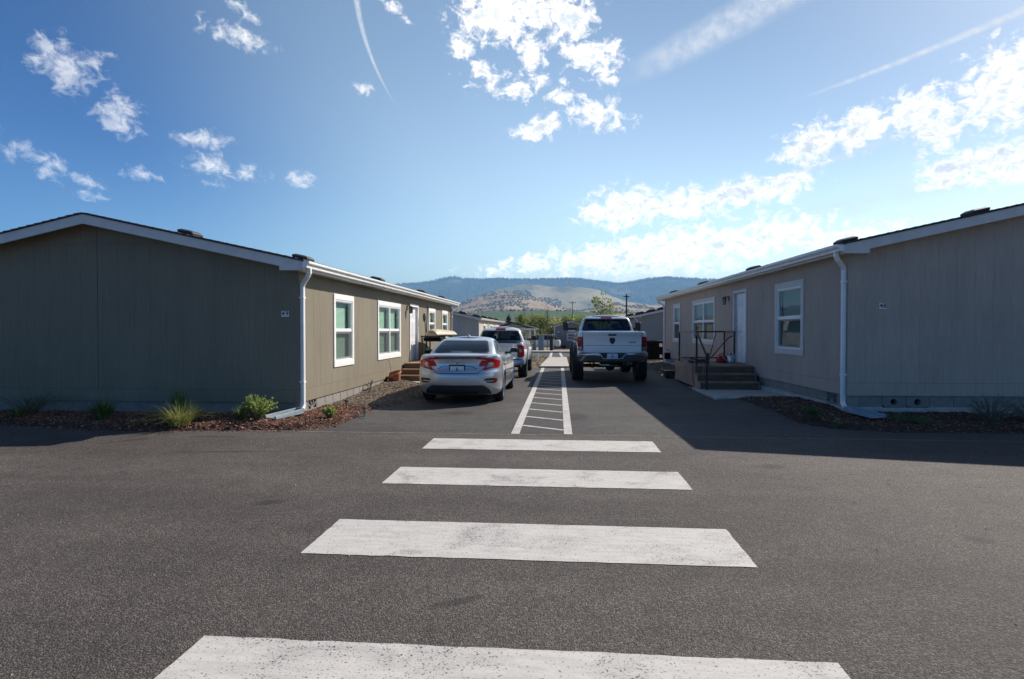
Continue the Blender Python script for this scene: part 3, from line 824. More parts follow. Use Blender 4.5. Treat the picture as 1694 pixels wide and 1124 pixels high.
hill(5, 700, 430, STRIP, hill_mat('straw_field', ((0.42, 0.31, 0.17), (0.34, 0.26, 0.14), (0.48, 0.37, 0.22)), 0.02, 0.5, None, (1, 0.3, 1)), 0.5, 90, 1000)
hill(6, 400, 190, NEAR, hill_mat('brush_slope', ((0.065, 0.095, 0.040), (0.13, 0.14, 0.06), (0.05, 0.075, 0.03)), 0.05, 0.55, (0.5, 0.52, (0.035, 0.055, 0.025)), (1, 0.4, 1)), 0.6, 40, 700)

# conifers along the far ridge and oak scrub on the dry hills: too many and too small to count
def cones(name, key, n, mat, xr, tr, D, y0, hh, thr=None, dens=None):
    mb = MB(); got = 0; tries = 0
    while got < n and tries < n * 6:
        tries += 1
        t = random.uniform(*tr); y = y0 + (D - y0) * t; x = random.uniform(*xr) * y / D
        if thr is not None and noise.fractal(Vector((x / dens, y / dens, key)), 1.0, 2.0, 4) < thr: continue
        z = HILLF[key](x, y); h = random.uniform(*hh); r = h * random.uniform(.22, .34)
        m = 5; a0 = random.random()
        vs = [(x + r * math.cos(6.283 * (j + a0) / m), y + r * math.sin(6.283 * (j + a0) / m), z - 2) for j in range(m)] + [(x, y, z + h)]
        mb.add(vs, [(j, (j + 1) % m, m) for j in range(m)])
        got += 1
    return tag(mb.build(name, mat, recalc=False), kind='stuff')
def blobs(name, key, n, mat, xr, tr, D, y0, hh, thr=None, dens=100, clump=0):
    ico = [(0, 0, 1)] + [(math.cos(a) * .95, math.sin(a) * .95, .35) for a in [i * 1.2566 for i in range(5)]] + [(math.cos(a), math.sin(a), -.35) for a in [i * 1.2566 + .6 for i in range(5)]]
    fc = [(0, 1 + i, 1 + (i + 1) % 5) for i in range(5)] + [(1 + i, 6 + i, 1 + (i + 1) % 5) for i in range(5)] + [(1 + (i + 1) % 5, 6 + i, 6 + (i + 1) % 5) for i in range(5)]
    mb = MB(); got = 0; tries = 0
    while got < n and tries < n * 8:
        tries += 1
        t = random.uniform(*tr); y = y0 + (D - y0) * t; x = random.uniform(*xr) * y / D
        if thr is not None and noise.fractal(Vector((x / dens, y / dens * .7, key * 2)), 1.0, 2.0, 4) < thr: continue
        z = HILLF[key](x, y); r = random.uniform(*hh)
        mb.add([(x + p[0] * r * random.uniform(.7, 1.3), y + p[1] * r * random.uniform(.7, 1.3), z + (p[2] + .4) * r * random.uniform(.7, 1.1)) for p in ico], fc)
        got += 1
    return tag(mb.build(name, mat, recalc=False), kind='stuff')
M_FARTREE = pbr('far_conifer', (0.038, 0.054, 0.036), 0.95, var=0.3, vscale=0.01, world=True)  # lightened green, standing in for thicker haze
M_SCRUB = pbr('oak_scrub', (0.13, 0.11, 0.072), 0.95, var=0.3, vscale=0.05, world=True)  # scrub colour also paled to carry some haze
M_BRUSH = pbr('green_brush', (0.05, 0.085, 0.03), 0.95, var=0.4, vscale=0.3, world=True)
cones('ridge_forest', 1, 2600, M_FARTREE, (-2000, 2100), (0.955, 1.01), 7000, 4600, (14, 30))
cones('ridge_forest', 1, 2600, M_FARTREE, (-2000, 2100), (0.5, 0.95), 7000, 4600, (14, 26), -0.1, 500)
blobs('oak_scrub', 3, 3200, M_SCRUB, (-560, 600), (0.15, 1.0), 2600, 1350, (1.6, 4.2), -0.05, 130)
blobs('oak_scrub', 2, 1500, M_SCRUB, (-800, 1100), (0.45, 1.0), 4500, 2700, (4, 9), 0.12, 420)
blobs('field_trees', 4, 60, M_BRUSH, (-300, 260), (0.96, 1.02), 1200, 720, (1.5, 3.5), 0.0, 60)
blobs('brush', 6, 520, M_BRUSH, (-110, 90), (0.1, 1.0), 400, 190, (0.5, 1.5), -0.15, 30)

# ------------------------------------------------------------------ haze over the valley
hb = MB().box(-9500, 9500, -600, 9300, -5.2, 760).build('haze', [], None)
hb['kind'] = 'stuff'
hm = bpy.data.materials.new('valley_haze'); hm.use_nodes = True
ht = NT(hm.node_tree); hm.node_tree.nodes.clear()
ho = ht.new('ShaderNodeOutputMaterial')
hv = ht.new('ShaderNodeVolumePrincipled')
hv.inputs['Color'].default_value = (0.34, 0.64, 1.0, 1)
hv.inputs['Density'].default_value = 0.00015
hv.inputs['Anisotropy'].default_value = 0.0
ht.link(hv.outputs[0], ho.inputs['Volume'])
hb.data.materials.append(hm)
# ------------------------------------------------------------------ manufactured homes
def wall_boards(place, parent, mb_name, mats, u0, u1, z0, ztop, openings, board=0.305, panel=4, gap=0.004, zjoint=None, core_mat=None, core_name='wall'):
    """grooved siding in panels of four boards, with the core wall behind; openings are (u0,u1,z0,z1)"""
    def pieces(a, b, zlo, ztopf, mb0, d0, d1, up=None):
        cuts = sorted({a, b} | {o[i] for o in openings for i in (0, 1) if a < o[i] < b})
        for p, q in zip(cuts[:-1], cuts[1:]):
            mid = (p + q) / 2
            segs = [(zlo, None)]
            for o in openings:
                if o[0] < mid < o[1]:
                    new = []
                    for (s0, s1) in segs:
                        top = s1 if s1 is not None else min(ztopf(p), ztopf(q))
                        if o[3] <= s0 or o[2] >= top: new.append((s0, s1)); continue
                        if o[2] > s0: new.append((s0, o[2]))
                        if o[3] < top: new.append((o[3], s1))
                    segs = new
            for s0, s1 in segs:
                mb = up if (up is not None and s0 > zlo + .01) else mb0
                t0 = s1 if s1 is not None else ztopf(p)
                t1 = s1 if s1 is not None else ztopf(q)
                if t0 - s0 < 0.004 and t1 - s0 < 0.004: continue
                t0 = max(t0, s0 + .001); t1 = max(t1, s0 + .001)
                vs = [place(p, d0, s0), place(q, d0, s0), place(q, d0, t1), place(p, d0, t0),
                      place(p, d1, s0), place(q, d1, s0), place(q, d1, t1), place(p, d1, t0)]
                mb.add(vs, [(0, 3, 2, 1), (4, 5, 6, 7), (0, 1, 5, 4), (1, 2, 6, 5), (2, 3, 7, 6), (3, 0, 4, 7)])
    # core
    core = MB()
    n = max(1, int(round((u1 - u0) / 1.22)))
    es = sorted(set([u0, u1] + [u0 + (u1 - u0) * i / n for i in range(n + 1)] + ([zjoint[1]] if zjoint else [])))
    for a, b in zip(es[:-1], es[1:]): pieces(a, b, z0, ztop, core, -0.10, -0.0105)
    w = core.build(core_name, mats, parent)
    # boards
    starts = [u0]
    ends = [u1]
    if zjoint: starts = [u0, zjoint[1] + .005]; ends = [zjoint[1] - .005, u1]
    for st, en in zip(starts, ends):
        nb = max(1, int(math.ceil((en - st) / board)))
        for p0 in range(0, nb, panel):
            lo = MB(); hi = MB(); over = MB()
            for i in range(p0, min(nb, p0 + panel)):
                a = st + i * board + (gap * .5 if i > p0 else 0.0012); b = min(en, st + (i + 1) * board - (gap * .5 if i < p0 + panel - 1 else 0.0012))
                if b - a < .02: continue
                if zjoint:
                    zj = zjoint[0]
                    pieces(a, b, z0, lambda u: min(ztop(u), zj - .003), lo, -0.010, 0.0)
                    if max(ztop(a), ztop(b)) > zj + .01:
                        pieces(a, b, zj + .003, lambda u: max(ztop(u), zj + .004), hi, -0.010, 0.0)
                else:
                    pieces(a, b, z0, ztop, lo, -0.010, 0.0, over)
            if lo.v: lo.build('siding_panel', mats, w)
            if hi.v: hi.build('siding_panel', mats, w)
            if over.v: over.build('siding_panel', mats, w)
    return w

BLOCK_ME = {}
def block_mesh(L, H, D=0.18):
    kx = (round(L, 3), round(H, 3))
    if kx not in BLOCK_ME:
        mb = MB().box(-L / 2, L / 2, 0, D, 0, H)
        o = mb.build('concrete_block', M_CMU, None, bevel=0.006)
        BLOCK_ME[kx] = o.data; bpy.data.objects.remove(o)
    return BLOCK_ME[kx]

def skirting(place, parent, u0, u1, z0, z1, name='foundation_wall', vents=(), holes=(), ang=0.0, sgn=1, inset=0.018, start=0.205, core0=0.0):
    """a course of concrete blocks under the siding, every block a part"""
    mb = MB()
    stops = sorted([(a, b) for a, b in list(vents) + list(holes)])
    c0 = u0 + core0
    gaps_ = []
    u = u0; first = True
    while u < u1 - .03:
        e = min(u1, u + (start if first else .40)); first = False
        if any(a < (u + e) / 2 < b for a, b in stops): gaps_.append((u + .006, e - .006))
        u = e
    for a, b in gaps_ + [(u1, u1)]:
        if a - c0 > .01:
            mb.add([place(c0, -0.2, z0), place(a, -0.2, z0), place(a, -0.2, z1), place(c0, -0.2, z1), place(c0, -inset - .012, z0), place(a, -inset - .012, z0), place(a, -inset - .012, z1), place(c0, -inset - .012, z1)],
                   [(0, 3, 2, 1), (4, 5, 6, 7), (0, 1, 5, 4), (1, 2, 6, 5), (2, 3, 7, 6), (3, 0, 4, 7)])
        c0 = b
    base = mb.build(name, M_MORTAR, parent)
    zt = z1 - 0.004; H = 0.19; zb = max(z0, zt - H)
    u = u0
    first = True
    while u < u1 - 0.03:
        L = start if first else 0.40
        first = False
        e = min(u1, u + L)
        c = (u + e) / 2; l = e - u - 0.011
        if l > 0.04:
            if any(a < c < b for a, b in vents):
                m = MB()
                def bx(p, q, lo, hi, d0, d1, mi=0):
                    v = [place(p, d0, lo), place(q, d0, lo), place(q, d0, hi), place(p, d0, hi), place(p, d1, lo), place(q, d1, lo), place(q, d1, hi), place(p, d1, hi)]
                    m.add(v, [(0, 3, 2, 1), (4, 5, 6, 7), (0, 1, 5, 4), (1, 2, 6, 5), (2, 3, 7, 6), (3, 0, 4, 7)], mi)
                a, b = c - l / 2, c + l / 2
                bx(a, a + .022, zb, zt, -.16, -inset); bx(b - .022, b, zb, zt, -.16, -inset)
                bx(a + .022, b - .022, zb, zb + .02, -.16, -inset); bx(a + .022, b - .022, zt - .018, zt, -.16, -inset)
                bx(a + .022, b - .022, zb + .02, zt - .018, -.16, -.14, 1)
                cz = zb + .02
                for deg in (32, 68, 112, 148):          # radiating fins
                    dx, dz = math.cos(R(deg)), math.sin(R(deg))
                    r0, r1 = 0.045, 0.40
                    if abs(dx) > 1e-3: r1 = min(r1, (l / 2 - .022) / abs(dx))
                    if dz > 1e-3: r1 = min(r1, (zt - .018 - cz) / dz)
                    nx, nz = -dz * .0075, dx * .0075
                    q = [(c + dx * r0 - nx, cz + dz * r0 - nz), (c + dx * r1 - nx * 1.6, cz + dz * r1 - nz * 1.6), (c + dx * r1 + nx * 1.6, cz + dz * r1 + nz * 1.6), (c + dx * r0 + nx, cz + dz * r0 + nz)]
                    v = [place(p[0], -.13, p[1]) for p in q] + [place(p[0], -inset - .003, p[1]) for p in q]
                    m.add(v, [(0, 3, 2, 1), (4, 5, 6, 7), (0, 1, 5, 4), (1, 2, 6, 5), (2, 3, 7, 6), (3, 0, 4, 7)])
                hub = [(c + .06 * math.cos(R(t)), cz + .06 * math.sin(R(t))) for t in range(0, 181, 20)]
                n = len(hub)
                v = [place(p[0], -.13, p[1]) for p in hub] + [place(p[0], -inset - .002, p[1]) for p in hub]
                m.add(v, [tuple(range(n)), tuple(range(n, 2 * n))] + [(i, (i + 1) % n, n + (i + 1) % n, n + i) for i in range(n)])
                m.build('vent_block', [M_CMU, M_DARK], base)
            elif any(a < c < b for a, b in holes):
                m = MB(); N = 24; rr = 0.055; cz = (zb + zt) / 2 - .01
                inn = [(c + rr * math.cos(6.283 * i / N), cz + rr * math.sin(6.283 * i / N)) for i in range(N)]
                def onrect(i):
                    t = 6.283 * i / N; dx, dz = math.cos(t), math.sin(t)
                    kx = (l / 2) / abs(dx) if abs(dx) > 1e-6 else 9
                    kz = ((zt - cz) if dz > 0 else (cz - zb)) / abs(dz) if abs(dz) > 1e-6 else 9
                    kk = min(kx, kz); return (c + dx * kk, cz + dz * kk)
                outr = [onrect(i) for i in range(N)]
                v = [place(p[0], -inset, p[1]) for p in inn] + [place(p[0], -inset, p[1]) for p in outr] + [place(p[0], -.12, p[1]) for p in inn] + [place(c, -.12, cz)]
                f = [(i, (i + 1) % N, N + (i + 1) % N, N + i) for i in range(N)] + [(i, (i + 1) % N, 2 * N + (i + 1) % N, 2 * N + i) for i in range(N)]
                mi = len(m.f)
                m.add(v, f, 0)
                m.add([place(p[0], -.119, p[1]) for p in inn], [tuple(range(N))], 1)
                m.build('concrete_block', [M_CMU, M_DARK], base, recalc=False)
            else:
                o = link('concrete_block', block_mesh(l, zt - zb), base)
                p = place(c, -inset, zb)
                o.location = p; o.rotation_euler = (0, 0, ang)
        u = e
    return base

def ring(m, place, u0, u1, z0, z1, w, d0, d1, mi=0):
    def bx(a, b, lo, hi):
        v = [place(a, d0, lo), place(b, d0, lo), place(b, d0, hi), place(a, d0, hi), place(a, d1, lo), place(b, d1, lo), place(b, d1, hi), place(a, d1, hi)]
        m.add(v, [(0, 3, 2, 1), (4, 5, 6, 7), (0, 1, 5, 4), (1, 2, 6, 5), (2, 3, 7, 6), (3, 0, 4, 7)], mi)
    bx(u0, u0 + w, z0, z1); bx(u1 - w, u1, z0, z1); bx(u0 + w, u1 - w, z0, z0 + w); bx(u0 + w, u1 - w, z1 - w, z1)

def pbox(m, place, u0, u1, z0, z1, d0, d1, mi=0):
    v = [place(u0, d0, z0), place(u1, d0, z0), place(u1, d0, z1), place(u0, d0, z1), place(u0, d1, z0), place(u1, d1, z0), place(u1, d1, z1), place(u0, d1, z1)]
    m.add(v, [(0, 3, 2, 1), (4, 5, 6, 7), (0, 1, 5, 4), (1, 2, 6, 5), (2, 3, 7, 6), (3, 0, 4, 7)], mi)

def window(place, parent, u0, u1, z0, z1, trim, lights=1, hd=0.115, sw=0.085, glassm=None, blind=True, blind_mat=None, half_blind=False, simple=False):
    """single-hung window: frame with trim boards, sashes, panes, insect screens and blinds as its pieces"""
    glassm = glassm or M_GLASS_L
    f = MB()
    a0, a1, b0, b1 = u0 + sw - .012, u1 - sw + .012, z0 + hd - .012, z1 - hd + .012
    ring(f, place, a0, a1, b0, b1, 0.042, -0.085, 0.012)
    lw = (a1 - a0) / lights
    for i in range(1, lights):
        pbox(f, place, a0 + lw * i - .032, a0 + lw * i + .032, b0 + .042, b1 - .042, -.085, .0115)
    w = f.build('window', M_VINYL, parent)
    for (p, q, lo, hi) in ((u0, u1, z1 - hd, z1), (u0, u1, z0, z0 + hd), (u0, u0 + sw, z0 + hd, z1 - hd), (u1 - sw, u1, z0 + hd, z1 - hd)):
        m = MB(); pbox(m, place, p + .0008, q - .0008, lo + .0008, hi - .0008, -.004, .024 if hi - lo < .2 else .0225); m.build('trim_board', trim, w, bevel=0.003)
    zm = (b0 + b1) / 2
    for i in range(lights):
        p = a0 + lw * i + (.042 if i == 0 else .032); q = a0 + lw * (i + 1) - (.042 if i == lights - 1 else .032)
        s = MB()
        pbox(s, place, p, q, zm - .024, zm + .024, -.06, .004)
        ring(s, place, p, q, b0 + .042, zm - .024, .036, -.055, -.016)
        ring(s, place, p, q, zm + .024, b1 - .042, .018, -.040, -.002)
        s.build('sash', M_VINYL, w)
        m = MB(); m.add([place(p + .017, -.022, zm + .041), place(q - .017, -.022, zm + .041), place(q - .017, -.022, b1 - .059), place(p + .017, -.022, b1 - .059)], [(0, 1, 2, 3)]); m.build('pane', glassm, w, recalc=False)
        m = MB(); m.add([place(p + .035, -.040, b0 + .077), place(q - .035, -.040, b0 + .077), place(q - .035, -.040, zm - .059), place(p + .035, -.040, zm - .059)], [(0, 1, 2, 3)]); m.build('pane', glassm, w, recalc=False)
        if not simple:
            m = MB(); m.add([place(p + .004, -.009, b0 + .046), place(q - .004, -.009, b0 + .046), place(q - .004, -.009, zm - .026), place(p + .004, -.009, zm - .026)], [(0, 1, 2, 3)]); m.build('insect_screen', M_SCREEN, w, recalc=False)
        if blind:
            m = MB(); z = b1 - .05; zend = b0 + .06 if not half_blind else zm + .0
            pbox(m, place, p - .005, q + .005, b1 - .075, b1 - .044, -.125, -.095)
            step = 0.024 if not simple else 0.05
            while z > zend:
                m.add([place(p, -.118, z + .011), place(q, -.118, z + .011), place(q, -.104, z - .011), place(p, -.104, z - .011),
                       place(p, -.1188, z + .0104), place(q, -.1188, z + .0104), place(q, -.1048, z - .0116), place(p, -.1048, z - .0116)], [(0, 1, 2, 3), (4, 7, 6, 5), (0, 4, 5, 1), (3, 2, 6, 7)])
                z -= step
            m.build('blind', blind_mat or M_BLIND, w, recalc=False)
    return w, (a0, a1, b0, b1)

def door(place, parent, u0, u1, z0, z1, trim, handle_at_high_u=True, sw=0.085):
    a0, a1, b1 = u0 + sw, u1 - sw, z1 - sw
    d = MB()
    pbox(d, place, a0 + .006, a1 - .006, z0 + .03, b1 - .006, -.085, -.05)
    W_ = a1 - a0
    # raised panels: two columns of three
    for cx in (0.28, 0.72):
        for lo, hi in ((0.05, 0.36), (0.42, 0.72), (0.78, 0.93)):
            c = a0 + W_ * cx; hw = W_ * .16; p0 = z0 + .03 + (b1 - z0) * lo; p1 = z0 + .03 + (b1 - z0 - .04) * hi
            ring(d, place, c - hw, c + hw, p0, p1, .02, -.052, -.043)
            pbox(d, place, c - hw + .045, c + hw - .045, p0 + .045, p1 - .045, -.052, -.044)
    do = d.build('door', M_DOOR, parent, bevel=0.002)
    for (p, q, lo, hi) in ((u0, u1, b1, z1), (u0, a0, z0, b1), (a1, u1, z0, b1)):
        m = MB(); pbox(m, place, p + .0008, q - .0008, lo + .0008, hi - .0008, -.10, .024); m.build('door_trim', trim, do, bevel=0.003)
    m = MB(); pbox(m, place, a0, a1, z0, z0 + .028, -.10, .03); m.build('threshold', M_STEEL, do)
    hu = a1 - .07 if handle_at_high_u else a0 + .07
    for zz, nm, r in ((z0 + 0.98, 'handle', .033), (z0 + 1.13, 'deadbolt', .030)):
        m = MB()
        c0 = Vector(place(hu, -.05, zz)); c1 = Vector(place(hu, -.038, zz)); c2 = Vector(place(hu, .0, zz))
        m.tube([c0, c1], r, 14)
        m.tube([c1, c2], .011, 8)
        if nm == 'handle':
            s_ = -1 if handle_at_high_u else 1
            m.tube([c2, Vector(place(hu + s_ * .02, .004, zz)), Vector(place(hu + s_ * .11, .0, zz))], .010, 8)
        m.build(nm, M_STEEL, do, smooth=40)
    return do, (a0, a1, z0, b1)

def wall_lamp(place, parent, u, z):
    m = MB()
    pbox(m, place, u - .035, u + .035, z - .08, z + .06, 0.0, .022)
    o = m.build('wall_lamp', M_BLACK, parent, bevel=.004)
    m = MB(); m.tube([place(u, .02, z + .02), place(u, .06, z + .05), place(u, .11, z + .05), place(u, .13, z + .02)], .011, 8); m.build('lamp_arm', M_BLACK, o, smooth=60)
    m = MB()
    c = place(u, .13, z)
    for (r0, r1, h0, h1) in ((.02, .075, .04, 0.0), (.075, .075, 0.0, -.012)):
        m.lathe([(r0, h0), (r1, h1)], c, 'z', 8)
    m.lathe([(.045, -.165), (.045, -.18)], c, 'z', 8)
    for i in range(4):
        t = i * math.pi / 2 + .4
        m.tube([(c[0] + .066 * math.cos(t), c[1] + .066 * math.sin(t), c[2] - .01), (c[0] + .042 * math.cos(t), c[1] + .042 * math.sin(t), c[2] - .17)], .006, 5)
    m.build('lantern_cage', M_BLACK, o)
    m = MB(); m.lathe([(.058, -.014), (.038, -.163)], c, 'z', 12); m.build('lantern_glass', M_CLEAR, o, smooth=60)
    return o

def home(name, label, cat, origin, th, sgn, L, Wd, zsb, zst, ze, pitch, sid, trim, wins=(), doors=(), lamps=(), ov=0.22, rk=0.33, vents=(), vblk=(), holes=(), number=None,
         zg=0.0, footing=None, zjoint=True, skirt_h=0.225, downs=True, simple=False, plaque_u=0.24, plaque_z=1.84, group=None, gutter=True, vsc=0.88, fascia=None, psize=(.135, .10), back_down=True):
    root = empty(name, origin, th, label, cat, group)
    T = lambda a, s, z: (sgn * a, s, z)
    side = lambda u, d, z: T(d, u, z)
    front = lambda u, d, z: T(-u, -d, z)
    back = lambda u, d, z: T(-u, L + d, z)
    far = lambda u, d, z: T(-Wd - d, u, z)
    half = Wd / 2
    zroof = lambda u: ze + pitch * (min(u, Wd - u) + ov)          # top of the shingles above depth u
    zin = lambda u: max(zst, min(zroof(u) - 0.075, zroof(half)))
    fascia = fascia or trim
    # side wall to the street
    ops = []
    for wdef in wins: ops.append((wdef[0] + .075, wdef[1] - .075, wdef[2] + .105, wdef[3] - .105))
    for ddef in doors: ops.append((ddef[0] + .08, ddef[1] - .08, ddef[2], ddef[3] - .08))
    board = 0.305 if not simple else 1.22
    wall_boards(side, root, 'siding_panel', sid, 0.0115, L, zsb + skirt_h, lambda u: zst, ops, board=board)
    sk = MB(); segs = []
    edges = [0.0] + [x for dd in doors for x in (dd[0], dd[1])] + [L]
    for i in range(0, len(edges), 2):
        n = max(1, int(math.ceil((edges[i + 1] - edges[i]) / 4.8)))
        for j in range(n):
            a = edges[i] + (edges[i + 1] - edges[i]) * j / n; b = edges[i] + (edges[i + 1] - edges[i]) * (j + 1) / n
            m = MB(); pbox(m, side, a + .002, b - .002, zsb, zsb + skirt_h - .003, -.10, .004); m.build('skirt_board', sid, root)
    # front gable
    wall_boards(front, root, 'siding_panel', sid, 0.001, Wd - 0.001, zsb + skirt_h, lambda u: zin(u), [], board=board, zjoint=((zst + 0.52), half + .0001) if zjoint else None, gap=0.0022)
    m = MB(); pbox(m, front, 0.0, Wd, zsb, zsb + skirt_h - .003, -.095, .003); m.build('skirt_board', sid, root)
    m = MB(); pbox(m, front, half - .009, half + .009, zsb + skirt_h, zin(half) - .02, -.0095, -.0045); m.build('panel_seam', M_SEAL, root)
    # back gable and far wall, plain
    m = MB()
    for f_, lo, hi in ((back, 0.0, Wd),):
        m.add([f_(lo, 0, zsb), f_(hi, 0, zsb), f_(hi, 0, zin(hi)), f_(half, 0, zin(half)), f_(lo, 0, zin(lo)),
               f_(lo, -.1, zsb), f_(hi, -.1, zsb), f_(hi, -.1, zin(hi)), f_(half, -.1, zin(half)), f_(lo, -.1, zin(lo))],
              [(0, 1, 2, 3, 4), (9, 8, 7, 6, 5)] + [(i, 5 + i, 5 + (i + 1) % 5, (i + 1) % 5) for i in range(5)])
    pbox(m, far, 0.0, L, zsb, zst, -.1, 0)
    m.build('wall', sid, root)
    # inside floor and a partition so that rooms read through the panes
    m = MB(); m.box(*sorted((T(-.12, 0, 0)[0], T(-Wd + .12, 0, 0)[0])), .12, L - .12, zsb + .02, zsb + .08); m.build('floor', M_ROOM, root)
    m = MB(); m.box(*sorted((T(-2.6, 0, 0)[0], T(-2.7, 0, 0)[0])), .12, L - .12, zsb + .08, zst); m.build('partition', M_ROOM, root)
    m = MB(); m.box(*sorted((T(-.11, 0, 0)[0], T(-Wd + .12, 0, 0)[0])), .12, L - .12, zst - .03, zst - .01); m.build('ceiling', M_ROOM, root)
    # foundation
    if not simple:
        zb0 = footing if footing else zg - .05
        skirting(front, root, 0.0, Wd, zb0, zsb, holes=holes, ang=0.0, sgn=sgn)
        skirting(side, root, 0.024, L, zb0, zsb, vents=vblk, ang=math.pi / 2 if sgn > 0 else -math.pi / 2, sgn=sgn, start=0.37, core0=0.205)
        if footing:
            m = MB(); pbox(m, front, -.06, Wd, zg - .1, footing, -.25, .06); pbox(m, side, 0.0, L, zg - .1, footing, -.25, .0598); m.build('footing', M_FOOT, root, bevel=.008)
    else:
        m = MB(); pbox(m, front, 0, Wd, zg - .3, zsb, -.2, -.02); pbox(m, side, .2, L, zg - .3, zsb, -.2, -.02); m.build('foundation_wall', M_CMU, root)
    # roof
    for sl in (0, 1):
        prof = []
        n = int((half + ov) / 0.143)
        for i in range(n + 1):
            u = -ov - .025 + (half + ov + .025) * i / n
            z = zroof(u)
            if i: prof.append((u, z - .004))
            if i < n: prof.append((u, z + .009))
        prof += [(half, zroof(half) - .03), (-ov - .025, zroof(-ov - .025) - .03)]
        m = MB()
        mp = [((-p[0]) if sl == 0 else -(Wd - p[0]), p[1]) for p in prof]
        nn = len(mp)
        vs = [T(p[0], -rk - .02, p[1]) for p in mp] + [T(p[0], L + rk + .02, p[1]) for p in mp]
        m.add(vs, [tuple(range(nn)), tuple(range(2 * nn - 1, nn - 1, -1))] + [(i, n_ , nn + n_, nn + i) for i, n_ in ((i, (i + 1) % nn) for i in range(nn))])
        ro = m.build('roof', M_SHINGLE, root)
        # roof underside / soffit
        for (s0, s1) in ((-rk + .03, -.001), (L + .001, L + rk - .03)):
            m = MB(); v = []
            for s_ in (s0, s1):
                for u in (-ov + .02, half):
                    a = -u if sl == 0 else -(Wd - u)
                    v += [T(a, s_, zroof(u) - .075), T(a, s_, zroof(u) - .033)]
            m.add(v, [(0, 1, 3, 2), (4, 6, 7, 5), (0, 4, 5, 1), (2, 3, 7, 6), (0, 2, 6, 4), (1, 5, 7, 3)])
            m.build('soffit', M_SOFFIT, root)
        if sl == 0 or True:
            for s_ in (-rk, L + rk - .03):
                d = 0.165
                zt = lambda u: zroof(u) - .031
                u_e = -ov - .0 ; u_n = 0.19 if sl == 0 else 0.19
                zret = zt(u_e) - 0.150
                poly = [(u_e, zt(u_e)), (half, zt(half)), (half, zt(half) - d), (u_n, zt(u_n) - d), (u_n, zret), (u_e, zret)]
                mp = [((-p[0]) if sl == 0 else -(Wd - p[0]), p[1]) for p in poly]
                m = MB(); nn = len(mp)
                vs = [T(p[0], s_, p[1]) for p in mp] + [T(p[0], s_ + .03, p[1]) for p in mp]
                m.add(vs, [tuple(range(nn)), tuple(range(2 * nn - 1, nn - 1, -1))] + [(i, (i + 1) % nn, nn + (i + 1) % nn, nn + i) for i in range(nn)])
                m.build('rake_board', M_RAKE if fascia is trim or True else fascia, root)
        # eave fascia, soffit and gutter
        f_ = (lambda d, s, z: T(d, s, z)) if sl == 0 else (lambda d, s, z: T(-Wd - d, s, z))
        zt = zroof(-ov) - .031; zb = zt - .150
        m = MB()
        def fb(d0, d1, s0, s1, z0, z1):
            v = [f_(d0, s0, z0), f_(d1, s0, z0), f_(d1, s1, z0), f_(d0, s1, z0), f_(d0, s0, z1), f_(d1, s0, z1), f_(d1, s1, z1), f_(d0, s1, z1)]
            m.add(v, [(0, 3, 2, 1), (4, 5, 6, 7), (0, 1, 5, 4), (1, 2, 6, 5), (2, 3, 7, 6), (3, 0, 4, 7)])
        fb(ov - .025, ov, -rk + .0305, L + rk - .0305, zb, zt)
        m.build('fascia_board', fascia, root)
        m = MB(); fb(-.001, ov - .026, -rk + .031, L + rk - .031, zb + .012, zb + .03); m.build('soffit', M_SOFFIT, root)
        if gutter:
            gp = [(0.001, .105), (.001, 0), (.072, 0), (.078, .012), (.078, .030), (.088, .045), (.104, .060), (.116, .072), (.120, .085), (.120, .112), (.108, .112), (.108, .104), (.114, .102), (.114, .088), (.109, .076), (.098, .064), (.082, .049), (.072, .034), (.070, .006), (.006, .006), (.006, .105)]
            m = MB(); nn = len(gp); z0 = zt - .112
            vs = [f_(ov + p[0], -rk - .01, z0 + p[1]) for p in gp] + [f_(ov + p[0], L + rk + .01, z0 + p[1]) for p in gp]
            m.add(vs, [tuple(range(nn)), tuple(range(2 * nn - 1, nn - 1, -1))] + [(i, (i + 1) % nn, nn + (i + 1) % nn, nn + i) for i in range(nn)])
            for s_ in (-rk - .012, L + rk + .008):          # end caps
                cp = gp[:10]
                vs = [f_(ov + p[0], s_, z0 + p[1]) for p in cp] + [f_(ov + p[0], s_ + .004, z0 + p[1]) for p in cp]
                n2 = len(cp)
                m.add(vs, [tuple(range(n2)), tuple(range(2 * n2 - 1, n2 - 1, -1))] + [(i, (i + 1) % n2, n2 + (i + 1) % n2, n2 + i) for i in range(n2)])
            gt = m.build('gutter', M_GUT, root)
            if not simple and sl == 0:
                for s_ in [1.6 + 3.05 * q for q in range(int((L - 1) / 3.05))]:
                    m = MB(); cp = [(p[0] * 1.02 + (.0015 if p[0] > .05 else 0), p[1] - .0012 if p[1] < .05 else p[1] + .0008) for p in gp[1:10]]
                    cp += [(p[0] - .004, p[1] + .003) for p in cp[::-1]]
                    n2 = len(cp)
                    vs = [f_(ov + p[0], s_, z0 + p[1]) for p in cp] + [f_(ov + p[0], s_ + .055, z0 + p[1]) for p in cp]
                    m.add(vs, [tuple(range(n2)), tuple(range(2 * n2 - 1, n2 - 1, -1))] + [(i, (i + 1) % n2, n2 + (i + 1) % n2, n2 + i) for i in range(n2)])
                    m.build('gutter_joint', M_GUT, gt)
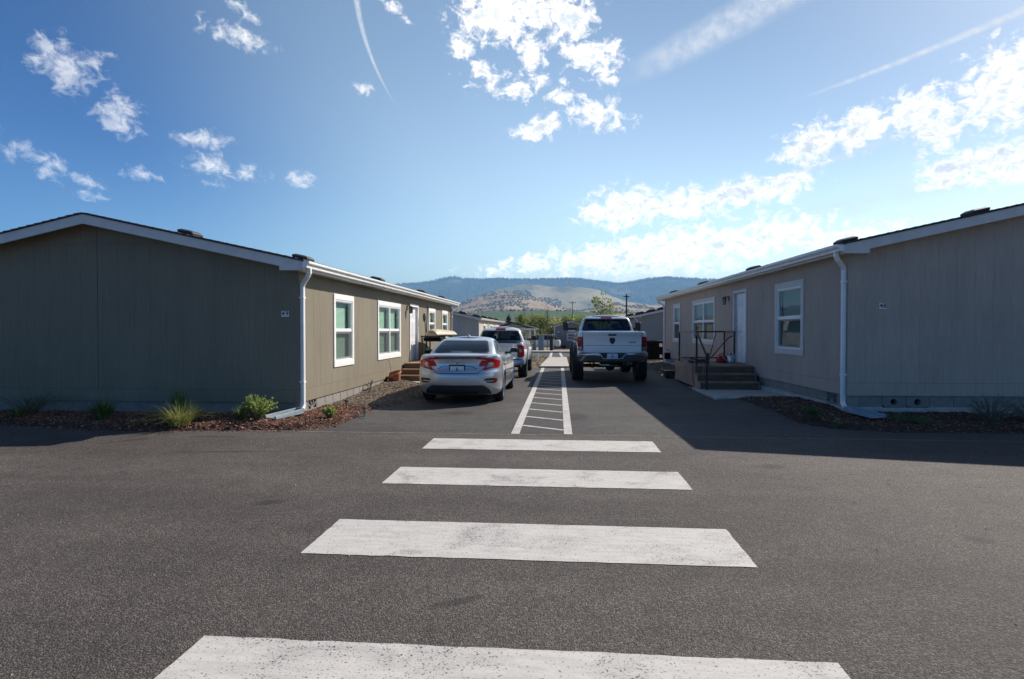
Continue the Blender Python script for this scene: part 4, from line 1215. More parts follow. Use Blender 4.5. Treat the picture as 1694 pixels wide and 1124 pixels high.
            if sl == 0 and downs:
                zg0 = z0
                def spout(s_out, s_wall, kick, zend):
                    m = MB()
                    a1 = ov + .045
                    P_ = [(a1, s_out, zg0 + .01), (a1, s_out, zg0 - .075), (a1 - .03, s_out + (s_wall - s_out) * .10, zg0 - .125),
                          (.045 + .03, s_wall - (s_wall - s_out) * .10, zg0 - .235), (.045, s_wall, zg0 - .285), (.045, s_wall, zend + .10), (.05, s_wall + kick * .03, zend + .05), (.055, s_wall + kick * .12, zend)]
                    m.tube([T(*p) for p in P_], .052, 4, flat=(1.0, .78))
                    dsp = m.build('downspout', M_GUT, gt, bevel=.006)
                    m = MB(); e = P_[-1]; e2 = (e[0], e[1] + kick * .004, e[2] - .002)
                    m.tube([T(*e), T(*e2)], .042, 4, flat=(1, .78)); m.build('spout_mouth', M_DARK, dsp)
                    for zz in (zg0 - .5, zsb + .35):
                        m = MB(); pbox(m, side, s_wall - .047, s_wall + .047, zz, zz + .03, .002, .0845); m.build('strap', M_GUT, dsp)
                spout(-.17, .055, -1, zg + .10)
                if back_down: spout(L + .17, L - .055, 1, zg + .10)
    # roof vents
    for (u, s_) in vents:
        m = MB()
        def q(du, ds, dz): return T(-(u + du * vsc), s_ + ds * vsc, zroof(u + du * vsc) + dz * vsc)
        b = [(-.2, -.2), (.2, -.2), (.2, .2), (-.2, .2)]
        m.add([q(x, y, .0) for x, y in b] + [q(x, y, .022) for x, y in b], [(0, 3, 2, 1), (4, 5, 6, 7), (0, 1, 5, 4), (1, 2, 6, 5), (2, 3, 7, 6), (3, 0, 4, 7)])
        r0 = [(-.155, -.175), (.155, -.175), (.155, .175), (-.155, .175)]
        r1 = [(-.165, -.185), (.165, -.185), (.165, .185), (-.165, .185)]
        r2 = [(-.11, -.13), (.11, -.13), (.11, .13), (-.11, .13)]
        vs = [q(x, y, .022) for x, y in r0] + [q(x, y, .055) for x, y in r1] + [q(x, y, .075) for x, y in r1] + [q(x, y, .108) for x, y in r2]
        fs = [(12, 13, 14, 15)]
        for l in range(3):
            fs += [(l * 4 + i, l * 4 + (i + 1) % 4, l * 4 + 4 + (i + 1) % 4, l * 4 + 4 + i) for i in range(4)]
        m.add(vs, fs)
        m.build('roof_vent', M_VENT, root, bevel=.008)
    for wdef in wins:
        kw = wdef[4] if len(wdef) > 4 else {}
        window(side, root, wdef[0], wdef[1], wdef[2], wdef[3], trim, simple=simple, **kw)
    for ddef in doors:
        door(side, root, ddef[0], ddef[1], ddef[2], ddef[3], trim, **(ddef[4] if len(ddef) > 4 else {}))
    for (u, z) in lamps: wall_lamp(side, root, u, z)
    if number:
        m = MB(); w_, h_ = psize
        for i, sx in enumerate((-1, 1)):
            pbox(m, front, plaque_u + sx * w_ * .25 - w_ * .235, plaque_u + sx * w_ * .25 + w_ * .235, plaque_z - h_ / 2, plaque_z + h_ / 2, .001, .008)
        pq = m.build('number_plaque', M_SIGNW, root)
        for i, ch in enumerate(number):
            sx = -1 if i == 0 else 1
            cu = plaque_u - sgn * sx * w_ * .25
            p = front(cu, .0085, plaque_z)
            Mx = Matrix.Translation(p) @ Matrix.Rotation(R(90), 4, 'X')
            text_mesh(ch, h_ * 1.12, .0015, 'digit', M_DIGIT, pq, Mx)
    return root, T, dict(zroof=zroof, zst=zst)

LX, LY = -4.556, 10.02
home('manufactured_home', 'dark olive manufactured home numbered 49 with a shaded gable end', 'house', (LX, LY, 0), 0.0, +1, 14.6, 7.5, 0.275, 2.585, 2.755, 0.2166, M_SID_L, M_TRIM,
     wins=[(1.58, 2.74, 0.80, 2.30), (4.48, 6.62, 0.80, 2.31, dict(lights=2)), (10.28, 11.36, 1.26, 2.33), (12.62, 13.78, 1.26, 2.33)],
     doors=[(7.66, 8.76, 0.60, 2.37, dict(handle_at_high_u=False))], lamps=[(7.36, 2.24)],
     vents=[(0.10, 0.42), (0.10, 4.85), (0.10, 9.75), (0.10, 13.2), (2.05, 0.10), (2.05, 5.0)], vblk=[(0.42, 0.70)], number='49', zg=0.04, plaque_u=0.245, plaque_z=1.842)
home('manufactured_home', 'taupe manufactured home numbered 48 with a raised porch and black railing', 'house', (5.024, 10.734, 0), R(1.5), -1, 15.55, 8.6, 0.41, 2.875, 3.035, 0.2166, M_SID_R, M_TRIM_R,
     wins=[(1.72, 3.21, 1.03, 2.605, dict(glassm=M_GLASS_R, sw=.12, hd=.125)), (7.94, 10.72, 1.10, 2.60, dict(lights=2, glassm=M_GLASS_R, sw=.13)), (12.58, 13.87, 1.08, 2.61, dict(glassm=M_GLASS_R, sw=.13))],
     doors=[(5.09, 6.19, 0.665, 2.65, dict(handle_at_high_u=True))], lamps=[(6.62, 2.47)],
     vents=[(0.10, 0.30), (0.10, 4.95), (0.10, 9.75), (0.10, 14.3), (2.15, 0.05), (2.15, 5.0)], vblk=[(0.42, 0.72)], holes=[(0.70, 0.90), (1.20, 1.30)], number='48', zg=0.10, footing=0.205, plaque_u=0.592, plaque_z=1.977, ov=0.24, psize=(.125, .10))
# the next row of homes
home('manufactured_home', 'grey manufactured home beyond the olive home with a sunlit tan side', 'house', (-6.35, 46.0, -0.05), 0.0, +1, 19, 8.0, 0.3, 2.42, 2.60, 0.2166, M_SID_W, M_TRIM, simple=True, zg=-0.1,
     wins=[(3.2, 4.6, 1.0, 2.15, {}), (8.2, 9.6, 1.0, 2.15, {}), (13.4, 14.8, 1.0, 2.15, {})], doors=[(6.2, 7.2, .3, 2.25, {})],
     vents=[(0.15, 0.4), (0.15, 5.0), (0.15, 9.6), (0.15, 14.0), (1.25, .3), (2.25, 0.3), (3.2, .3)], vsc=1.75)
home('manufactured_home', 'grey manufactured home behind the air conditioner with vents along its roof', 'house', (6.05, 46.0, -0.05), R(0.8), -1, 18, 8.4, 0.3, 2.55, 2.78, 0.2166, M_SID_F, M_TRIM_R, simple=True, zg=-0.1,
     wins=[(3.2, 4.6, 1.0, 2.2, {}), (9.0, 10.4, 1.0, 2.2, {})], vents=[(0.15, 0.4), (1.0, 0.3), (1.85, 0.3), (2.7, 0.3), (0.15, 6.0)], vsc=1.75)
home('manufactured_home', 'distant dark gabled home glimpsed past the young yellow tree', 'house', (-5.55, 74.0, -0.6), 0.0, +1, 16, 7.6, 0.3, 2.55, 2.75, 0.2166, M_SID_F, M_TRIM, simple=True, zg=-0.2, downs=False,
     wins=[(4, 5.4, 1.0, 2.2, {})])
# ------------------------------------------------------------------ vehicles
def contour(b, y0, y1, ry, rf, pr=2.4, pf=2.4, na=11, ns=26, taper=0.0):
    pts = []
    for i in range(na + 1):
        a = math.pi / 2 * i / na
        pts.append((b * math.sin(a) ** (2 / pr), y0 + ry * (1 - math.cos(a) ** (2 / pr) if i < na else 1)))
    ya, yb = y0 + ry, y1 - rf
    for i in range(1, ns):
        pts.append((b * (1 + taper * math.sin(math.pi * i / ns)), ya + (yb - ya) * i / ns))
    for i in range(na + 1):
        a = math.pi / 2 * (na - i) / na
        pts.append((b * math.sin(a) ** (2 / pf) if i < na else 0.0, y1 - rf * (1 - math.cos(a) ** (2 / pf) if i > 0 else 1)))
    pts[0] = (0.0, y0); pts[-1] = (0.0, y1)
    return pts

def loft(levels, zf, crown=0.03, M=10, mat=None, crown_bottom=0.0):
    """levels: (v, half width, rear y, front y, rear corner, front corner, exponents); zf(v, y) gives the height"""
    rings = []
    for L in levels:
        v, b, y0, y1, ry, rf = L[:6]
        pr = L[6] if len(L) > 6 else 2.4; pf = L[7] if len(L) > 7 else 2.4
        c = contour(b, y0, y1, ry, rf, pr, pf)
        rings.append([(x, y, zf(v, y)) for x, y in c])
    n = len(rings[0])
    mb = MB()
    vs = []; N = 2 * n - 2
    for r in rings:
        vs += r + [(-p[0], p[1], p[2]) for p in r[-2:0:-1]]
    fs = []
    for i in range(len(rings) - 1):
        for j in range(N):
            fs.append((i * N + j, i * N + (j + 1) % N, (i + 1) * N + (j + 1) % N, (i + 1) * N + j))
    def cap(base, ring, cr):
        rows = []
        for j in range(n):
            if j in (0, n - 1): rows.append([base + j]); continue
            row = []
            for q in range(M + 1):
                if q == 0: row.append(base + j); continue
                if q == M: row.append(base + (N - j)); continue
                f = 1 - 2 * q / M
                x, y, z = ring[j]
                k_ = min(1.0, abs(x) / (max(p[0] for p in ring) * .999 + 1e-6))
                vs.append((x * f, y, z + cr * (1 - f * f) * k_)); row.append(len(vs) - 1)
            rows.append(row)
        for a, b in zip(rows[:-1], rows[1:]):
            if len(a) == 1 and len(b) > 1:
                for q in range(M): fs.append((a[0], b[q], b[q + 1]))
            elif len(b) == 1 and len(a) > 1:
                for q in range(M): fs.append((a[q], b[0], a[q + 1]))
            elif len(a) > 1:
                for q in range(M): fs.append((a[q], b[q], b[q + 1], a[q + 1]))
    cap(0, rings[0], -crown_bottom)
    cap((len(rings) - 1) * N, rings[-1], crown)
    mb.v = vs; mb.f = fs; mb.m = [0] * len(fs)
    return mb

def temp(mb, mat):
    return mb.build('temporary', mat, None)

def boolean(a, others):
    """a combined in turn with (object, operation); returns the evaluated mesh; all inputs are removed"""
    for o, op in others:
        md = a.modifiers.new('b', 'BOOLEAN'); md.operation = op; md.object = o; md.solver = 'EXACT'
        try: md.material_mode = 'TRANSFER'
        except Exception: pass
    dg = bpy.context.evaluated_depsgraph_get()
    me = bpy.data.meshes.new_from_object(a.evaluated_get(dg))
    for o in [a] + [q for q, _ in others]:
        d = o.data; bpy.data.objects.remove(o); bpy.data.meshes.remove(d)
    return me

def bvh_of(me):
    return BVHTree.FromPolygons([v.co.copy() for v in me.vertices], [tuple(p.vertices) for p in me.polygons])

def resample(poly, step):
    out = []
    for i in range(len(poly)):
        a = Vector(poly[i]); b = Vector(poly[(i + 1) % len(poly)])
        n = max(1, int(math.ceil((b - a).length / step)))
        for q in range(n): out.append(a.lerp(b, q / n))
    return out

def roundpoly(poly, r, n=4):
    out = []
    m = len(poly)
    for i in range(m):
        p = Vector(poly[i]); a = Vector(poly[i - 1]); b = Vector(poly[(i + 1) % m])
        u = (a - p); w = (b - p)
        d = min(r, u.length * .45, w.length * .45)
        pa = p + u.normalized() * d; pb = p + w.normalized() * d
        for q in range(n + 1):
            t = q / n
            out.append(tuple(pa * (1 - t) ** 2 + p * 2 * t * (1 - t) + pb * t * t))
    return out

def fill2d(poly, step, holes=()):
    pts = resample(poly, step); n = len(pts)
    edges = [(i, (i + 1) % n) for i in range(n)]
    tp = [tuple(p) for p in pts]
    loops = [list(range(n))]
    for h in holes:
        hp = resample(h, step); s0 = len(pts)
        pts += hp; edges += [(s0 + i, s0 + (i + 1) % len(hp)) for i in range(len(hp))]
        loops.append(list(range(s0, s0 + len(hp))))
    x0, x1 = min(p.x for p in pts), max(p.x for p in pts); y0, y1 = min(p.y for p in pts), max(p.y for p in pts)
    hh = [[tuple(q) for q in h] for h in holes]
    nx, ny = int((x1 - x0) / step), int((y1 - y0) / step)
    bnd = list(pts)
    for i in range(1, nx):
        for j in range(1, ny):
            x, y = x0 + i * step, y0 + j * step
            if pip(x, y, tp) and not any(pip(x, y, h) for h in hh) and edge_dist(x, y, tp) > step * .4: pts.append(Vector((x, y)))
    vv, ee, ff, ov, *_ = geometry.delaunay_2d_cdt(pts, edges, [], 1, 1e-6)
    if holes:
        keep = []
        for f in ff:
            cx = sum(vv[i].x for i in f) / len(f); cy = sum(vv[i].y for i in f) / len(f)
            if pip(cx, cy, tp) and not any(pip(cx, cy, h) for h in hh): keep.append(f)
        ff = keep
    return vv, ff

def panel(name, poly, axis, surf, off, thick, mat, parent, step=0.03, holes=(), smooth=50):
    """a shell following a surface: poly in (x,z) for 'rear', (y,z) for sides +1/-1, (x,y) for 'top'; surf = BVH or a function"""
    vv, ff = fill2d(poly, step, holes)
    P = []; Nn = []
    for p in vv:
        if axis == 'rear': o, d = Vector((p.x, -3, p.y)), Vector((0, 1, 0))
        elif axis == 'top': o, d = Vector((p.x, p.y, 6)), Vector((0, 0, -1))
        else: o, d = Vector((axis * 4, p.x, p.y)), Vector((-axis, 0, 0))
        if callable(surf):
            h = surf(p.x, p.y); nn = -d
        else:
            h, nn, *_ = surf.ray_cast(o, d)
            if h is None:
                h, nn, *_ = surf.find_nearest(o + d * (3.0 if axis == 'rear' else 3.2))
                h = Vector(h)
                if axis == 'rear': h.x, h.z = p.x, p.y
                elif axis != 'top': h.y, h.z = p.x, p.y
            if nn.dot(d) > 0: nn = -nn
            nn = (nn - d * 0.6).normalized()
        P.append(Vector(h)); Nn.append(nn)
    n = len(P)
    vs = [p + q * off for p, q in zip(P, Nn)] + [p - q * thick for p, q in zip(P, Nn)]
    fs = []; cnt = {}
    for f in ff:
        fs.append(tuple(f)); fs.append(tuple(n + i for i in reversed(f)))
        for a, b in zip(f, f[1:] + f[:1]):
            kk = (min(a, b), max(a, b)); cnt.setdefault(kk, []).append((a, b))
    for kk, l in cnt.items():
        if len(l) == 1:
            a, b = l[0]; fs.append((b, a, n + a, n + b))
    mb = MB(); mb.v = [tuple(v) for v in vs]; mb.f = fs; mb.m = [0] * len(fs)
    return mb.build(name, mat, parent, smooth=smooth)

def polyline_band(pts, w):
    L = []; Rr = []
    for i, p in enumerate(pts):
        a = Vector(pts[max(0, i - 1)]); b = Vector(pts[min(len(pts) - 1, i + 1)])
        d = (b - a).normalized(); nrm = Vector((-d.y, d.x)) * w * .5
        L.append(tuple(Vector(p) + nrm)); Rr.append(tuple(Vector(p) - nrm))
    return L + Rr[::-1]

def mirror(poly): return [(-x, z) for x, z in poly][::-1]

def wheel(parent, c, r, w, rim, style='alloy', side=1, chunky=False):
    """tyre with tread and sidewalls, rim with spokes; side = +1 outer face towards +x"""
    cx, cy, cz = c
    s = side
    prof = [(rim, -w / 2 + .03), (rim + .012, -w / 2 + .004), (rim + (r - rim) * .5, -w / 2 - .008), (r - .03, -w / 2), (r - .009, -w / 2 + .018), (r - .002, -w / 2 + .035)]
    for g in (-.22, 0, .22):
        x = w * g
        prof += [(r, x - .009), (r - .010, x - .007), (r - .010, x + .007), (r, x + .009)]
    prof += [(rr, -x) for rr, x in prof[5::-1]]
    m = MB(); m.lathe([(p[0], p[1] * 1) for p in prof], (cx, cy, cz), 'x', 40, close=True)
    ty = None
    wh = m.build('wheel', M_TYRE, parent, smooth=35)
    if chunky:
        m = MB(); n = 34
        for i in range(n):
            for q, (x0, x1) in enumerate(((-w / 2 - .012, -w / 2 + .075), (-w / 2 + .09, -.01), (.01, w / 2 - .09), (w / 2 - .075, w / 2 + .012))):
                a = 2 * math.pi * (i + (.5 if q % 2 else 0)) / n; da = math.pi / n * .68
                vs = []
                for rr in (r - .012, r + .010):
                    for (x, aa) in ((x0, a - da), (x1, a - da), (x1, a + da), (x0, a + da)):
                        e = rr if abs(x) < w / 2 else rr - .03
                        vs.append((cx + x, cy + e * math.cos(aa), cz + e * math.sin(aa)))
                m.add(vs, [(0, 3, 2, 1), (4, 5, 6, 7), (0, 1, 5, 4), (1, 2, 6, 5), (2, 3, 7, 6), (3, 0, 4, 7)])
        m.build('tyre_tread', M_TYRE, wh)['kind'] = 'stuff'
    m = MB(); xo = s * (w / 2 - .02)
    m.lathe([(rim * .98, -s * (w / 2 - .03)), (rim * .93, -s * w * .2), (rim * .93, s * w * .2), (rim * 1.0, s * (w / 2 - .012)), (rim * 1.01, s * (w / 2 - .004)), (rim * .96, s * (w / 2 - .008)), (rim * .9, s * w * .18), (rim * .9, -s * w * .18), (rim * .94, -s * (w / 2 - .035))], (cx, cy, cz), 'x', 32, close=True)
    ns = 5 if style == 'alloy' else 6
    xf = cx + s * (w / 2 - .035); xb = cx + s * (w / 2 - .075)
    for i in range(ns):
        for dd in ((-.16, .16) if style == 'alloy' else (0,)):
            a0 = 2 * math.pi * i / ns + math.pi / 2 + dd * .35; a1 = 2 * math.pi * i / ns + math.pi / 2 + dd
            hw0, hw1 = (.020, .013) if style == 'alloy' else (.035, .028)
            vs = []
            for (x_, kx) in ((xf, 1), (xb, .8)):
                for (rr, a, hw) in ((rim * .16, a0, hw0), (rim * .95, a1, hw1)):
                    t = Vector((-math.sin(a), math.cos(a))); p = Vector((math.cos(a), math.sin(a))) * rr
                    for q in (p - t * hw * kx, p + t * hw * kx): vs.append((x_, cy + q.x, cz + q.y))
            m.add(vs, [(0, 1, 3, 2), (4, 6, 7, 5), (0, 4, 5, 1), (2, 3, 7, 6), (0, 2, 6, 4), (1, 5, 7, 3)])
    m.lathe([(0, s * (w / 2 - .028)), (rim * .13, s * (w / 2 - .03)), (rim * .22, s * (w / 2 - .05)), (rim * .22, s * (w / 2 - .09))], (cx, cy, cz), 'x', 20)
    m.build('rim', M_STEEL if style == 'alloy' else M_BTRIM, wh, smooth=40)
    m = MB(); m.lathe([(rim * .62, -.02), (rim * .62, .0), (rim * .2, .0)], (cx + s * (w / 2 - .13), cy, cz), 'x', 24); m.build('brake_disc', M_STEEL, wh)
    return wh

def plate(parent, x, z, y, framed=True, w=.305, h=.155):
    m = MB()
    if framed:
        m.box(x - w / 2 - .014, x + w / 2 + .014, y - .010, y + .004, z - h / 2 - .014, z + h / 2 + .018)
        p = m.build('licence_plate', M_BTRIM, parent, bevel=.004)
        m = MB(); m.box(x - w / 2 + .010, x + w / 2 - .010, y - .013, y - .009, z - h / 2 + .012, z + h / 2 - .012); m.build('plate_face', M_PLATE, p)
    else:
        m.box(x - w / 2, x + w / 2, y - .012, y, z - h / 2, z + h / 2)
        p = m.build('licence_plate', M_PLATE, parent)
    m = MB(); m.prism([(x - w / 2 + .012, z - .02), (x - w * .2, z + .008), (x - w * .05, z - .012), (x + w * .2, z + .012), (x + w / 2 - .012, z - .01), (x + w / 2 - .012, z - h / 2 + .014), (x - w / 2 + .012, z - h / 2 + .014)], 'y', y - .0142, y - .0131); m.build('plate_hills', M_PLBLUE, p)
    m = MB()
    for (zz, ww, hh) in ((z - .035, .030, .05), (z - .008, .024, .04), (z + .016, .017, .036)):
        m.prism([(x - ww, zz), (x + ww, zz), (x, zz + hh)], 'y', y - .0165, y - .0145)
    m.box(x - .005, x + .005, y - .0163, y - .0147, z - .058, z - .033)
    m.build('plate_tree', M_PLGREEN, p)
    return p

def spl(tab, x):
    """smooth interpolation through (x, value) pairs"""
    if x <= tab[0][0]: return tab[0][1]
    if x >= tab[-1][0]: return tab[-1][1]
    for i in range(len(tab) - 1):
        if tab[i][0] <= x <= tab[i + 1][0]:
            x0, a = tab[i]; x1, b = tab[i + 1]
            ma = (b - tab[i - 1][1]) / (x1 - tab[i - 1][0]) if i > 0 else (b - a) / (x1 - x0)
            mb_ = (tab[i + 2][1] - a) / (tab[i + 2][0] - x0) if i + 2 < len(tab) else (b - a) / (x1 - x0)
            h = x1 - x0; t = (x - x0) / h
            return (2 * t ** 3 - 3 * t ** 2 + 1) * a + (t ** 3 - 2 * t ** 2 + t) * h * ma + (-2 * t ** 3 + 3 * t ** 2) * b + (t ** 3 - t ** 2) * h * mb_

def cyl_x(cy, cz, r, x0, x1, n=40):
    m = MB(); m.lathe([(r, x0), (r, x1)], (0, cy, cz), 'x', n); return m

def finish(me, name, mats_smooth, parent):
    me.polygons.foreach_set('use_smooth', [True] * len(me.polygons))
    me.set_sharp_from_angle(angle=R(32))
    me.update()
    return link(name, me, parent)

def seat(parent, x, y, z, h=.62, w=.5, head=True):
    m = MB()
    m.prism(roundpoly([(x - w / 2, z), (x + w / 2, z), (x + w * .42, z + h), (x - w * .42, z + h)], .09), 'y', y, y + .13)
    o = m.build('seat', M_SEAT, parent, bevel=.02)
    if head:
        m = MB(); m.prism(roundpoly([(x - .13, z + h + .03), (x + .13, z + h + .03), (x + .12, z + h + .20), (x - .12, z + h + .20)], .06), 'y', y + .01, y + .11); m.build('headrest', M_SEAT, o, bevel=.02)
    return o

# ---- silver sedan -------------------------------------------------
def sedan(x, y):
    root = empty('silver_sedan', (x, y, 0), 0, 'silver sedan with C-shaped red tail lamps parked nearest on the left', 'car')
    WR = .325
    top = [(-.1, .985), (.0, .995), (.12, 1.01), (.5, 1.045), (1.0, 1.02), (1.8, .985), (2.6, .97), (3.3, .955), (3.7, .90), (4.2, .80), (4.5, .70), (4.7, .6)]
    zf = lambda v, yy: .20 + v * (spl(top, yy) - .20)
    L = [(0.00, .80, .17, 4.45, .50, .6), (.06, .855, .09, 4.55, .55, .7), (.16, .885, .03, 4.62, .58, .8), (.36, .900, .004, 4.65, .60, .9), (.50, .902, .0, 4.65, .60, .9),
         (.575, .900, .008, 4.64, .60, .9), (.610, .898, .028, 4.63, .59, .9), (.645, .896, .062, 4.62, .56, .9), (.70, .893, .080, 4.60, .54, .9), (.80, .885, .092, 4.56, .52, .9), (.90, .866, .088, 4.5, .5, .9),
         (.955, .842, .066, 4.45, .48, .9), (.978, .824, .052, 4.42, .46, .9), (1.0, .775, .070, 4.38, .44, .9)]
    low = temp(loft(L, zf, .03), M_SILVER)
    gz_ = [(0, .90), (1, 1.0)]
    G = [(.90, .765, .34, 3.75, .40, .9), (1.00, .745, .44, 3.52, .34, .85, 2.8), (1.08, .712, .575, 3.30, .32, .8, 2.9), (1.16, .676, .74, 3.08, .30, .75, 3.0), (1.24, .636, .935, 2.88, .28, .72, 3.0), (1.31, .592, 1.16, 2.68, .26, .7, 3.0), (1.355, .550, 1.36, 2.52, .26, .7, 3.0), (1.378, .50, 1.52, 2.40, .26, .7, 3.0)]
    gh = temp(loft(G, lambda v, yy: v, .038), M_SILVER)
    outer = boolean(low, [(gh, 'UNION')])
    bv = bvh_of(outer)
    # shell: hollow cabin, window openings, wheel arches
    IG = [(.55, .70, .75, 3.55, .30, .5), (.95, .700, .62, 3.40, .35, .6), (1.08, .670, .75, 3.20, .35, .6), (1.16, .630, .90, 3.0, .28, .6), (1.24, .590, 1.09, 2.80, .26, .6), (1.31, .545, 1.31, 2.60, .25, .6), (1.345, .48, 1.50, 2.45, .25, .6)]
    inner = temp(loft(IG, lambda v, yy: v, .02), M_SEAT)
    ob = bpy.data.objects.new('temporary', outer); COL.objects.link(ob)
    cut = [(inner, 'DIFFERENCE')]
    rw = roundpoly([(-.615, 1.072), (.615, 1.072), (.505, 1.322), (-.505, 1.322)], .06)
    rwin = [(p[0] * .93, 1.197 + (p[1] - 1.197) * .84) for p in rw]
    cut.append((temp(MB().prism(rwin, 'y', .2, 1.7), M_SEAL), 'DIFFERENCE'))
    sw = roundpoly([(.98, 1.045), (3.02, 1.005), (2.52, 1.30), (2.0, 1.338), (1.60, 1.325), (1.22, 1.235)], .05)
    swin = roundpoly([(1.10, 1.065), (2.90, 1.03), (2.48, 1.28), (2.0, 1.315), (1.63, 1.305), (1.28, 1.22)], .05)
    cut.append((temp(MB().prism(swin, 'x', -1, 1), M_SEAL), 'DIFFERENCE'))
    wsp = [(-.50, 1.30), (.50, 1.30), (.60, 1.06), (-.60, 1.06)]
    cut.append((temp(MB().prism(wsp, 'y', 2.2, 4), M_SEAL), 'DIFFERENCE'))
    for yy in (.985, 3.73):
        for a, b in ((-1.1, -.60), (.60, 1.1)):
            cut.append((temp(cyl_x(yy, WR + .005, .365, a, b), M_UNDER), 'DIFFERENCE'))
    me = boolean(ob, cut)
    body = finish(me, 'body', None, root)
    # glass
    g = panel('rear_window', rw, 'rear', bv, .004, .004, M_CARGL_D, root, .025, smooth=80)
    ringp = lambda o, i: dict(poly=o, holes=(i,))
    panel('window_seal', rw, 'rear', bv, .0055, .0, M_SEAL, g, .02, holes=([(p[0] * .95, 1.197 + (p[1] - 1.197) * .90) for p in rw],))
    for s in (1, -1):
        sg = panel('side_window', sw, s, bv, .004, .004, M_CARGL, root, .08, smooth=80)
        panel('window_seal', sw, s, bv, .0055, 0, M_SEAL, sg, .05, holes=(swin,))
        panel('pillar_cover', [(1.90, 1.03), (1.99, 1.03), (1.97, 1.335), (1.90, 1.335)], s, bv, .007, 0, M_SEAL, sg, .06)
    panel('windscreen', wsp, 'rear', lambda a, b: Vector((a, 2.55 + (1.30 - b) * 2.9 + .0, b)), .002, .002, M_CARGL, root, .1)
    # tail lamps: an outer C of red with a clear heart, wrapping onto the flank
    lamp = [(.36, .972), (.56, .985), (.70, .965), (.83, .925), (.850, .895), (.850, .80), (.83, .785), (.53, .722), (.515, .735), (.57, .80), (.625, .895), (.615, .925), (.55, .945), (.40, .957)]
    clear = [(.648, .898), (.70, .880), (.730, .857), (.715, .805), (.605, .770), (.585, .778), (.615, .835)]
    for s in (1, -1):
        q = (lambda p: p) if s > 0 else mirror
        t = panel('tail_lamp', q(lamp), 'rear', bv, .012, .01, M_RED, root, .03, holes=(q(clear),))
        panel('reversing_lens', q(clear), 'rear', bv, .009, .01, M_CLEAR, t, .03)
        for i in range(3):
            a = .02 + i * .032
            bar = [(.60 + a * .8, .80 + a * .9), (.735 - a * .3, .815 + a * .8), (.735 - a * .3, .822 + a * .8), (.60 + a * .8, .808 + a * .9)]
            panel('lamp_rib', q(bar), 'rear', bv, .013, 0, M_REDD if i == 0 else M_STEEL, t, .03)
        # flank part of the lamp
        panel('side_lamp', [(.13, .80), (.40, .86), (.44, .905), (.40, .925), (.15, .925)], s, bv, .008, .008, M_RED, t, .03)
    # boot lid outline, crease and recess
    def line(pts, w, mat, nm, off=.003, par=None):
        for q in range(len(pts) - 1):
            pass
        return panel(nm, polyline_band(pts, w), 'rear', bv, off, .001, mat, par or root, .03)
    bl = panel('boot_lid', roundpoly([(-.585, .915), (-.38, .945), (.38, .945), (.585, .915), (.42, .672), (-.42, .672)], .03), 'rear', bv, .004, .004, M_SILVER, root, .035)
    line([(-.505, .725), (-.43, .664), (-.40, .657), (.40, .657), (.43, .664), (.505, .725)], .012, M_SEAL, 'shut_line', .003, bl)
    line([(-.40, .742), (-.32, .805), (-.22, .812), (.22, .812), (.32, .805), (.40, .742)], .012, M_BTRIM, 'recess_edge', .006, bl)
    sp = MB()
    pts = [(-.62 + 1.24 * i / 24) for i in range(25)]
    for a, b in zip(pts[:-1], pts[1:]):
        def py(v): return .072 + .30 * max(0, abs(v) / .85) ** 2.6
        vs = []
        for xx in (a, b):
            yy = py(xx)
            hgt = 1 - (abs(xx) / .66) ** 6
            vs += [(xx, yy + .15, 1.010), (xx, yy - .035 * hgt, 1.022 + .012 * hgt), (xx, yy - .028 * hgt, 1.000), (xx, yy + .02, .985)]
        sp.add(vs, [(0, 1, 5, 4), (1, 2, 6, 5), (2, 3, 7, 6), (3, 0, 4, 7)] + ([(0, 3, 2, 1)] if a == pts[0] else []) + ([(4, 5, 6, 7)] if b == pts[-1] else []))
    spo = sp.build('boot_spoiler', M_SILVER, root, smooth=40, merge=True)
    panel('spoiler_dark_trim', roundpoly([(-.50, .996), (.50, .996), (.44, .972), (-.44, .972)], .008), 'rear', bv, .010, .004, M_BTRIM, spo, .04)  # dark strip below the spoiler lip
    hit = lambda xx, zz: (bv.ray_cast(Vector((xx, -3, zz)), Vector((0, 1, 0)))[0] or Vector((xx, .1, zz))).y
    plate(root, 0.0, .745, hit(0, .745) - .008)
    # badge: a capital H in a rounded frame
    yb = hit(0, .90) - .010
    m = MB(); m.prism(roundpoly([(-.050, .940), (.050, .940), (.038, .862), (-.038, .862)], .02), 'y', yb, yb + .006); bd = m.build('badge', M_BTRIM, bl)
    m = MB()
    m.prism([(-.034, .932), (-.019, .932), (-.016, .871), (-.029, .871)], 'y', yb - .006, yb - .001)
    m.prism([(.034, .932), (.029, .871), (.016, .871), (.019, .932)], 'y', yb - .006, yb - .001)
    m.box(-.019, .019, yb - .0055, yb - .0012, .893, .908)
    m.build('badge_letter', M_CHROME, bd)
    m = MB(); o_ = roundpoly([(-.056, .946), (.056, .946), (.043, .856), (-.043, .856)], .02); i_ = roundpoly([(-.049, .939), (.049, .939), (.037, .863), (-.037, .863)], .018)
    n = len(o_); m.add([(p[0], yb - .004, p[1]) for p in o_] + [(p[0], yb - .004, p[1]) for p in i_], [(i, (i + 1) % n, n + (i + 1) % n, n + i) for i in range(n)]); m.build('badge_ring', M_CHROME, bd, recalc=False)
    # lower bumper: black diffuser drawn lower as painted underbody shade, fog pockets with red reflectors
    df = panel('diffuser', roundpoly([(-.70, .225), (.70, .225), (.66, .33), (.57, .395), (.53, .415), (-.53, .415), (-.57, .395), (-.66, .33)], .02), 'rear', bv, .012, .01, M_BTRIM, root, .05)
    m = MB(); m.box(-.55, .55, .20, .6, .215, .345); m.build('under_tray', M_UNDER, root, bevel=.02)
